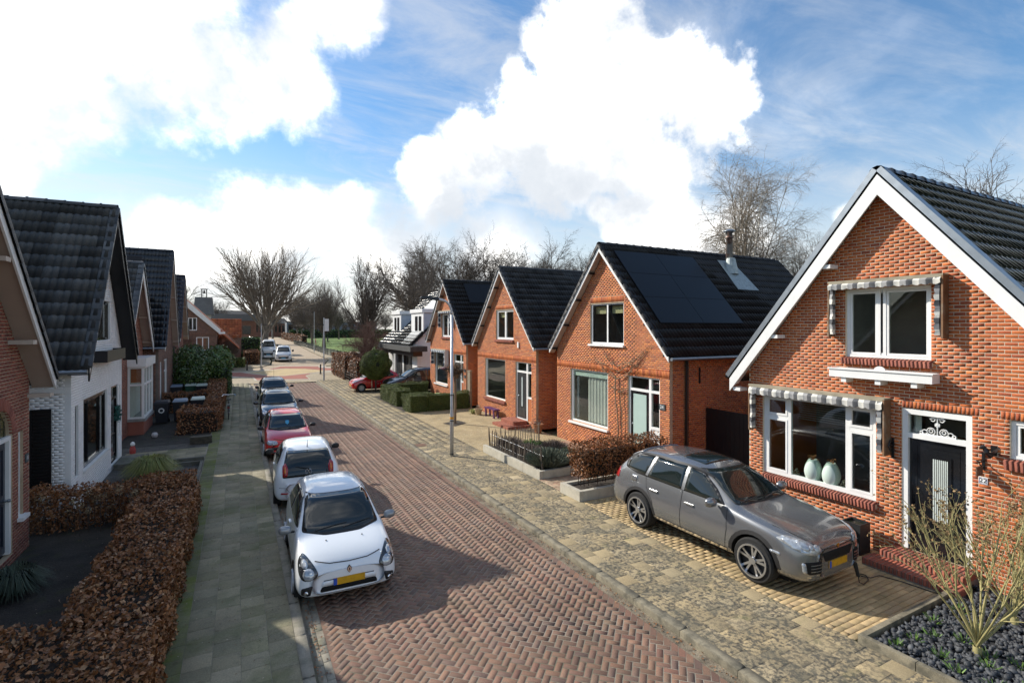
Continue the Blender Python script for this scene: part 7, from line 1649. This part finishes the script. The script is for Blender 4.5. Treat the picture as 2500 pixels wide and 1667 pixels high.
bin_(-3.25,36.4,m_bdk,m_blb,'farther dark bin nearest the brown house wall'); bin_(-2.55,36.7,m_bgr,m_bll,'green wheelie bin with pale lid between two dark bins'); bin_(-1.95,36.3,m_bdk,m_bll,'farther dark bin with pale lid beside the hedge')
# bicycle on the left pavement
bk = empty('bicycle', (-.42,29.0,PZ), 'black city bicycle leaning against the beech hedge on the pavement', 'bicycle'); zc = .34+PZ; x = -.42
for y, nm in ((28.45,'rear_wheel'),(29.53,'front_wheel')):
    b = MB(); b.tube([(x,y+.335*math.cos(t*math.pi/16),zc+.335*math.sin(t*math.pi/16)) for t in range(33)], .02, 6); w = b.build(nm, m_rubber, bk)
    b = MB(); b.tube([(x,y+.31*math.cos(t*math.pi/16),zc+.31*math.sin(t*math.pi/16)) for t in range(33)], .011, 5)
    for k in range(14): a = k*math.pi/7; b.tube([(x,y,zc),(x,y+.31*math.cos(a),zc+.31*math.sin(a))], .002, 3)
    b.tube([(x-.04,y,zc),(x+.04,y,zc)], .02, 6); b.build('rim', m_galv, w)
b = MB()
for P in ([(x,28.45,zc),(x,28.85,zc-.04),(x,28.72,zc+.52)],[(x,28.72,zc+.50),(x,28.45,zc)],[(x,28.85,zc-.04),(x,29.35,zc+.45)],[(x,28.75,zc+.36),(x,29.34,zc+.52)],[(x,29.34,zc+.62),(x,29.37,zc+.4),(x,29.53,zc)]): b.tube(P, .018, 6)
b.build('frame', m_black, bk)
b = MB(); b.tube([(x,29.33,zc+.60),(x,29.31,zc+.74)], .014, 6); b.tube([(x-.30,29.08,zc+.72),(x-.24,29.27,zc+.78),(x,29.33,zc+.76),(x+.24,29.27,zc+.78),(x+.30,29.08,zc+.72)], .012, 6); b.build('handlebar', m_chrome, bk)
b = MB(); b.add([(x-.10,28.60,zc+.58),(x+.10,28.60,zc+.58),(x+.03,28.88,zc+.59),(x-.03,28.88,zc+.59),(x-.10,28.60,zc+.64),(x+.10,28.60,zc+.64),(x+.03,28.88,zc+.63),(x-.03,28.88,zc+.63)], [(0,3,2,1),(4,5,6,7),(0,1,5,4),(1,2,6,5),(2,3,7,6),(3,0,4,7)]); b.build('saddle', m_black, bk)
b = MB(); b.box(x-.07,28.2,zc+.37,x+.07,28.62,zc+.39); b.tube([(x-.05,28.25,zc+.37),(x-.05,28.45,zc)], .008, 4); b.tube([(x+.05,28.25,zc+.37),(x+.05,28.45,zc)], .008, 4); b.build('carrier', m_black, bk)
b = MB(); b.box(x-.04,28.17,zc+.22,x+.04,28.20,zc+.30); b.build('rear_light', m_redl, bk)
b = MB(); b.tube([(x,28.45+.37*math.cos(R(a)),zc+.37*math.sin(R(a))) for a in range(20,200,15)], .02, 5); b.build('mudguard', m_black, bk)
# concrete edged beds on the right
m_cb = M('concrete_edging', (.46,.43,.35), .85, var=.12, vscale=4, fine=.1, dirt=[((.22,.20,.14), 3, .55, .75, .5)])
bed = MB(); bed.box(7.92,13.0,.0,10.15,16.75,.20); bed.build('bed_soil', m_soil, kind='structure')
def edging(label, segs, z1=.27):
    e = empty('bed_edging', (segs[0][0],segs[0][1],.0), label, 'edging')
    for x0,y0,x1,y1 in segs:
        b = MB(); b.box(x0,y0,.0,x1,y1,z1+random.uniform(-.005,.005)); b.build('edging_block', m_cb, e)
edging('pale concrete edging of the picket fenced flower bed', [(7.80,12.88,7.92,13.90),(7.80,13.91,7.92,14.90),(7.80,14.91,7.92,15.85),(7.80,15.86,7.92,16.82),(7.925,12.88,8.9,13.0),(8.91,12.88,10.0,13.0)])
edging('pale concrete edging of the planter with the copper hedge', [(7.70,10.74,7.82,11.64),(7.825,10.74,8.8,10.86),(8.81,10.74,9.8,10.86),(9.81,10.74,11.0,10.86),(7.825,11.52,9.4,11.64),(9.41,11.52,11.0,11.64)], .30)
bed = MB(); bed.box(7.82,10.86,0,11.0,11.52,.22); bed.build('planter_soil', m_soil, kind='structure')
# chestnut paling
pf = empty('paling_fence', (8.1,14.9,.2), 'low rustic chestnut paling fence around the flower bed', 'fence'); m_pal = M('chestnut_pale', rough=.85, rnd=.25, var=.2, vscale=12, cols=[(.14,.11,.08),(.19,.155,.115),(.11,.085,.065),(.24,.21,.17)])
rnd = np.random.default_rng(3)
path = [(8.02,13.05+i*.098,0) for i in range(38)]+[(8.1+i*.10,16.72,1) for i in range(21)]
for i, (x, y, k) in enumerate(path):
    h = .62+rnd.normal()*.03; tl = rnd.normal(size=2)*.02; post = i in (0,12,25,37,58); r = .032 if post else .014; b = MB(); b.tube([(x,y,.18),(x+tl[0],y+tl[1],.2+h*.6),(x+tl[0]*1.4,y+tl[1]*1.4,.2+h*(1.05 if post else .97))], [r,r*.95,r*.55], 5); b.build('post' if post else 'pale', m_pal, pf)
for z in (.38,.66):
    b = MB(); b.tube([(8.035,y,z) for x, y, k in path if not k]+[(x,16.735,z) for x, y, k in path if k], .004, 4); b.build('wire', m_galv, pf)
# bed plants
m_lav = M('lavender_leaf', rough=.85, rnd=.25, var=.1, cols=[(.11,.135,.095),(.15,.17,.125),(.09,.11,.075),(.17,.18,.12)]); m_heath = M('heather_brown', rough=.9, rnd=.3, cols=[(.13,.10,.085),(.17,.135,.115),(.10,.08,.065)], var=.1)
def spiky(name, label, c, r, h, n, mat, w=.006, cat='shrub'):
    rnd = np.random.default_rng(int(c[0]*77+c[1]*31) % 9999); t = rnd.uniform(0,2*math.pi,n); q = np.sqrt(rnd.uniform(0,1,n)); P0 = np.stack([c[0]+np.cos(t)*q*r*.55, c[1]+np.sin(t)*q*r*.55, np.full(n, c[2])], 1); d = np.stack([np.cos(t)*q*.8+rnd.normal(0,.2,n), np.sin(t)*q*.8+rnd.normal(0,.2,n), 1.1-q*.5], 1); d /= np.linalg.norm(d,axis=1)[:,None]; ln = h*rnd.uniform(.55,1.1,n); st = rnd.uniform(.2,.5,n)
    A = P0+d*(ln*st)[:,None]; B = P0+d*ln[:,None]; s_ = np.cross(d, rnd.normal(size=(n,3))); s_ /= np.linalg.norm(s_,axis=1)[:,None]; V = np.stack([A-s_*w, A+s_*w, B+s_*w*.6, B-s_*w*.6], 1).reshape(-1,3); Fq = np.arange(4*n).reshape(-1,4)
    b = MB(); 
    o = obj(name, np_mesh(name, V-np.array(c), Fq, mat), None, label=label, cat=cat); o.location = c; return o
spiky('lavender_bush', 'grey green lavender bush at the corner of the flower bed', (8.45,13.45,.2), .55, .55, 5000, m_lav, .008)
spiky('lavender_bush', 'smaller grey lavender bush behind the corner one', (9.4,13.6,.2), .4, .42, 2200, m_lav, .008)
for i, (x, y, lab) in enumerate([(8.5,16.1,'brown heather clump behind the left paling fence end'),(8.55,14.9,'brown heather clump in the middle of the flower bed'),(9.6,14.9,'brown twiggy dome shrub at the back of the flower bed'),(8.6,14.2,'brown heather clump nearest the lavender')]): spiky('heather', lab, (x,y,.2), .38, .42, 1800, m_heath, .006)
m_dl = M('bulb_leaf', rough=.55, rnd=.3, cols=[(.08,.16,.03),(.12,.21,.04),(.06,.12,.025)], var=.1)
for i, (x, y, lab) in enumerate([(9.2,16.0,'green bulb leaves at the back left of the flower bed'),(9.1,15.2,'tall green bulb leaves in the flower bed middle'),(9.5,15.6,'green leaf tuft near the rear palings'),(9.0,14.3,'low bright green tuft before the dome shrub'),(9.7,14.2,'low bright green tuft at the bed rear edge')]): spiky('bulb_plant', lab, (x,y,.2), .22, .30, 120, m_dl, .012, 'plant')
# espalier on the solar house
rnd = np.random.default_rng(12); sg = []; p = np.array((11.42,13.72,.05))
for i in range(12):
    q = p+np.array((rnd.normal()*.01, rnd.normal()*.03, .235)); sg.append((*p,*q,.022,.02)); p = q
p2 = np.array((11.42,13.6,.05))
for i in range(11):
    q = p2+np.array((rnd.normal()*.008, rnd.normal()*.03+.01, .235)); sg.append((*p2,*q,.013,.012)); p2 = q
S = dict(n=[8,4,3], wig=[.10,.22,.3], up=[.02,.03,-.02], kids=[9,3,0], start=[.1,.2,0], ang=[45,45,40], len=[.28,.5,.4], rad=[.6,.6,.6], tip=[.3,.5,.6])
class Flat:
    def __init__(s, r): s.r = r
    def normal(s, size=None, *a): v = s.r.normal(size=size); v = np.array(v); v[0] *= .12; return v
    def uniform(s, *a): return s.r.uniform(*a)
fl = Flat(rnd)
for z, sgn, ln in ((2.75,1,1.3),(2.75,-1,1.5),(3.0,1,1.7),(2.98,-1,1.8),(3.15,1,1.2),(3.2,-1,1.4),(2.4,1,.5),(2.3,-1,.5)):
    grow(sg, np.array((11.42,13.72,z)), unit(np.array((0,sgn,.25))), ln, .013, 0, S, fl)
a = np.array(sg); a[:,[0,3]] = np.clip(a[:,[0,3]], 11.36, 11.475)
ee = empty('climbing_plant', (11.42,13.72,.04), 'bare wiry climbing plant trained on the brick front of the solar panel house', 'plant'); obj('stems', seg_mesh('stems', a, M('climber_stem', (.24,.165,.10), .85, var=.2), 5), ee)
# bench, pots, post by house 26
m_purp = M('purple_paint', (.085,.022,.10), .5, var=.1)
pb_ = empty('garden_bench', (11.18,23.05,PZ), 'small purple wooden bench below the window of the middle house', 'bench')
b = MB(); b.box(11.02,22.45,.43,11.34,23.68,.48); b.build('seat', m_purp, pb_)
for y in (22.6,23.5):
    for x in (11.06,11.28): b = MB(); b.add([(x-.03,y-.08,PZ),(x+.03,y-.08,PZ),(x+.03,y+.02,PZ),(x-.03,y+.02,PZ),(x-.03,y-.03,.43),(x+.03,y-.03,.43),(x+.03,y+.06,.43),(x-.03,y+.06,.43)], [(0,3,2,1),(4,5,6,7),(0,1,5,4),(1,2,6,5),(2,3,7,6),(3,0,4,7)]); b.build('leg', m_purp, pb_)
m_terra = M('terracotta', (.30,.13,.06), .8, var=.2, vscale=8)
def pot(x, y, r, h, mat, lab, plant=None):
    e = empty('flower_pot', (x,y,PZ), lab, 'pot'); b = MB(); b.lathe([(r*.6,0),(r*.85,h*.5),(r,h*.92),(r*1.1,h*.93),(r*1.1,h),(r*.95,h),(r*.92,h*.85),(.01,h*.85)], 16, (x,y,PZ)); b.build('body', mat, e, smooth=False)
    if plant is not None:
        n = 90; P = np.array((x,y,PZ+h))+rng.normal(size=(n,3))*np.array((r*.5,r*.5,r*.35))+np.array((0,0,r*.3)); pieces('leaf', LEAF, leaf_mats(P, rng.normal(size=(n,3)), .06), plant, e, cap=0, rest='_foliage')
pot(10.85,23.95,.2,.30,M('cream_pot', (.42,.33,.20), .8, var=.2), 'cream pot with dry flowers left of the purple bench', M('pale_flower', rough=.8, cols=[(.42,.30,.24),(.30,.22,.14)], var=0))
pot(11.2,18.62,.22,.38,m_terra, 'glazed brown pot in the alley beside the middle house', m_heath)
tuft('grass_tuft', 'small green tuft beside the cream pot', (10.75,24.4,PZ), 220, .3, .25, m_gr)
b = MB(); b.box(11.35,26.2,.02,11.47,26.55,2.05); b.box(11.33,26.17,2.05,11.49,26.58,2.10); b.build('wooden_post', M('weathered_wood', (.24,.20,.14), .85, var=.25, vscale=6), label='weathered grey wooden post between the middle and far brick houses', cat='post')
gb = empty('garden_bench', (10.9,29.85,PZ), 'small pale green stool before the farthest brick house', 'stool'); b = MB(); b.box(10.7,29.5,.40,11.05,30.2,.45); b.build('seat', M('pale_green_paint', (.42,.52,.22), .6), gb)
for y in (29.6,30.1): b = MB(); b.box(10.78,y-.03,PZ,10.98,y+.03,.40); b.build('leg', MATS['pale_green_paint'], gb)
# black gravel bed, bottom right
gv = MB(); gv.box(7.86,1.4,-.1,11.28,4.02,PZ+.0); gv = gv.build('gravel_bed', M('gravel_base', (.02,.021,.023), .9, var=.3), kind='structure')
def rock_proto(seed):
    bm = bmesh.new(); bmesh.ops.create_icosphere(bm, subdivisions=1, radius=.5); r_ = np.random.default_rng(seed)
    for v in bm.verts: v.co *= r_.uniform(.65,1.2)
    V = np.array([v.co[:] for v in bm.verts])*np.array((1.15,.85,.7)); f = np.array([[v.index for v in q.verts] for q in bm.faces]); bm.free(); return V, f
m_rock = M('basalt_split', rough=.6, rnd=.3, var=.15, vscale=8, bump=.3, bscale=120, cols=[(.045,.049,.055),(.065,.070,.078),(.035,.038,.044),(.09,.096,.103)])
for sd in range(3):
    ms = []
    for k in range(1300):
        x, y = random.uniform(7.9,11.2), random.uniform(1.6,3.98); s_ = random.uniform(.05,.115)*(1 if random.random() < .8 else .6); q = rng.normal(size=4); q = (q/np.linalg.norm(q)).tolist(); from mathutils import Quaternion
        Rm = np.array(Quaternion(q).to_matrix()); z = PZ+.005+random.uniform(0,.045); m4 = np.eye(4); m4[:3,:3] = Rm*s_; m4[:3,3] = (x,y,z); ms.append(m4)
    pieces('stone', rock_proto(sd), ms, m_rock, gv, cap=100)
for i in range(34):
    x, y = random.uniform(7.95,10.9), random.uniform(1.9,3.9)
ws_ = ['front','kerb side','nearest','leaning','rear','middle']
pts = [(8.05,3.75),(8.45,3.72),(8.3,3.35),(8.75,3.62),(9.2,3.8),(8.6,2.95),(8.2,2.75),(8.95,2.75),(9.5,3.4),(8.12,3.1),(9.0,3.35),(9.9,3.75),(8.4,2.5),(9.3,2.6),(8.85,3.02)]
for i, (x, y) in enumerate(pts):
    o = spiky('bulb_plant', 'short bright green bulb shoot growing between the black gravel stones', (x,y,PZ+.03), .09, .13, 26, m_dl, .008, 'plant'); o['group'] = 'green shoots in the black gravel'
edge = empty('gravel_edging', (7.8,3,0), 'grey concrete edging strip around the black gravel bed', 'edging')
for x0,y0,x1,y1 in ((7.78,1.4,7.86,2.4),(7.78,2.41,7.86,3.4),(7.78,3.41,7.86,4.11),(7.865,4.03,8.8,4.11),(8.81,4.03,9.7,4.11),(9.71,4.03,10.42,4.11)):
    b = MB(); b.box(x0,y0,-.05,x1,y1,PZ+.10); b.build('edging_block', m_kerbR, edge)
# left gardens: edging stones, trough, stepping slabs, figurines
eg = empty('garden_edging', (-1.5,19,0), 'dark concrete edging strips of the grit bed before the white house', 'edging')
for x0,y0,x1,y1 in ((-1.10,15.2,-1.02,16.6),(-1.10,16.61,-1.02,18.0),(-1.10,18.01,-1.02,19.6),(-1.9,19.6,-1.03,19.68),(-1.9,20.2,-1.03,20.3),(-1.95,16.6,-1.87,19.6)):
    b = MB(); b.box(x0,y0,-.05,x1,y1,PZ+.10); b.build('edging_block', m_edge, eg)
pth = MB(); pth.box(-3.5,20.3,-.1,-1.02,22.4,PZ-.008); pth = pth.build('entrance_path', m_roadbed, kind='structure'); grid_tiles('paving_tile', pth, m_tileL, -3.48, 8, .305, .305, 20.35, 22.35, PZ+.004)
b = MB(); b.box(-1.62,23.0,.03,-.92,23.35,.30)
for k in range(3): b.box(-1.64,22.985,.045+k*.09,-.90,22.998,.125+k*.09)
b.build('wooden_trough', M('dark_sleeper', (.075,.065,.045), .85, var=.3, vscale=8), label='dark wooden sleeper trough at the hedge corner on the left pavement', cat='planter')
b = MB(); b.box(-3.45,20.0,.02,-2.7,21.3,.20); b.build('doorstep', m_edge, label='dark concrete doorstep of the white house', cat='step')
e = empty('gnome_figurine', (-3.35,21.9,.2), 'small white and red garden figurine beside the white house door', 'figurine'); b = MB(); b.lathe([(.001,0),(.09,0),(.10,.12),(.06,.26),(.001,.28)], 12, (-3.3,22.3,.05)); b.build('body', M('figurine_red', (.4,.06,.05), .6), e); b = MB(); b.lathe([(.001,0),(.06,.03),(.075,.08),(.05,.14),(.001,.17)], 12, (-3.3,22.3,.30)); b.build('head', m_white, e)
b = MB(); b.lathe([(.001,0),(.09,.03),(.12,.12),(.08,.2),(.001,.22)], 10, (-3.0,25.2,.03)); b.build('stone_ball', M('pale_stone', (.5,.5,.5), .7, var=.2, vscale=12), label='pale round stone ornament before the bay window', cat='ornament')
# drain, manhole
b = MB(); b.box(5.92,18.55,PZ-.01,6.30,19.0,PZ+.008); dr_ = b.build('drain_cover', M('rusty_iron', (.16,.085,.05), .75, var=.3, vscale=10), label='brown iron drain cover set into the right kerb', cat='drain')
# charging cable
pts = [(9.45,5.06,.42),(9.46,5.0,.30),(9.47,4.98,.10),(9.55,4.95,.06),(9.8,5.0,.055),(9.95,5.12,.055),(9.9,5.2,.06),(9.8,5.12,.07),(9.9,5.02,.06),(10.15,5.0,.055),(10.25,4.7,.055),(10.3,4.3,.055),(10.33,4.15,.06)]
cb = empty('charging_cable', (9.47,4.98,.05), 'black charging cable lying from the grey car nose to the steps', 'cable'); b = MB(); b.tube(pts, .008, 6); b.build('cord', m_black, cb, smooth=True); b = MB(); b.tube([(9.45,5.04,.42),(9.46,4.99,.20)], [.035,.028], 8); b.build('plug', m_black, cb)
# fallen leaves and litter on pavement and gutter
def scatter(name, lab, n, fx, size, mat):
    P = np.array([fx() for _ in range(n)]); nn = np.zeros((n,3)); nn[:,2] = 1; ms = leaf_mats(P, nn, size, .7, .25); V, f = LEAF; A = ms; VV = np.einsum('nij,vj->nvi', A[:,:3,:3], V)+A[:,None,:3,3]; Fq = (f[None]+(np.arange(n)*len(V))[:,None,None]).reshape(-1,3)
    o = obj(name, np_mesh(name, VV.reshape(-1,3), Fq, mat), None, label=lab, cat='leaves', kind='stuff')
scatter('fallen_leaves', 'dry leaves and litter lying in both gutters', 2600, lambda: ((random.gauss(.98,.05) if random.random() < .6 else random.gauss(5.66,.05)), random.uniform(4,40), RZ+.012), .035, m_beech)
scatter('leaf_litter', 'scattered dry leaf bits on the left pavement and gardens', 1500, lambda: (random.uniform(-3.6,.7) if random.random() < .5 else random.uniform(-1,.7), random.uniform(5,30), PZ+.012), .028, M('litter', rough=.9, rnd=.3, cols=[(.25,.17,.09),(.12,.07,.04),(.40,.36,.28)], var=0))
# people far away on the school path
def person(label, loc, rz, joints, edges, rad, mats_):
    me = bpy.data.meshes.new('person'); me.from_pydata(joints, edges, []); o = bpy.data.objects.new('person', me); COL.objects.link(o)
    md = o.modifiers.new('skin', 'SKIN'); sub = o.modifiers.new('sub', 'SUBSURF'); sub.levels = sub.render_levels = 1
    for i, r_ in enumerate(rad): me.skin_vertices[0].data[i].radius = (r_, r_)
    me.skin_vertices[0].data[0].use_root = True; me.materials.append(mats_); o.location = loc; o.rotation_euler = (0,0,rz); return tag(o, label, 'person')
J = [(0,0,.95),(0,.02,1.2),(0,.02,1.42),(0,.02,1.52),(0,.03,1.66),(.10,0,.9),(.12,.12,.5),(.12,.0,.08),(-.10,0,.9),(-.12,-.1,.5),(-.12,-.25,.1),(.2,.02,1.4),(.26,.1,1.12),(.2,.3,1.05),(-.2,.02,1.4),(-.26,.1,1.12),(-.2,.3,1.05),(.12,.12,.04),(-.12,-.15,.05)]
Ed = [(0,1),(1,2),(2,3),(3,4),(0,5),(5,6),(6,7),(7,17),(0,8),(8,9),(9,10),(10,18),(2,11),(11,12),(12,13),(2,14),(14,15),(15,16)]
Rd = [.15,.14,.15,.06,.11,.10,.075,.05,.10,.075,.05,.06,.05,.04,.06,.05,.04,.04,.04]
person('person in pink clothes beside a bicycle on the far school path', (17.3,138,.02), R(90), J, Ed, Rd, M('pink_clothes', (.50,.18,.20), .8, var=.2))
person('person in dark clothes riding a bicycle on the far path', (20.2,138,.35), R(120), J, Ed, Rd, M('dark_clothes', (.03,.03,.035), .8, var=.2))
for x, y, lab in ((17.4,138.4,'small bicycle beside the person in pink'),(20.3,138.3,'bicycle under the person in dark clothes')):
    e = empty('bicycle', (x,y,.02), lab, 'bicycle')
    for dx in (-.5,.5): b = MB(); b.tube([(x+dx+.33*math.cos(t*math.pi/8),y,.36+.33*math.sin(t*math.pi/8)) for t in range(17)], .03, 4); b.build('wheel', m_rubber, e)
    b = MB(); b.tube([(x-.5,y,.36),(x-.1,y,.85),(x+.4,y,.9),(x+.5,y,.36)], .03, 4); b.tube([(x+.4,y,.9),(x+.38,y,1.1),(x+.2,y,1.1)], .025, 4); b.tube([(x-.1,y,.85),(x-.12,y,.95)], .05, 4); b.build('frame', m_black, e)
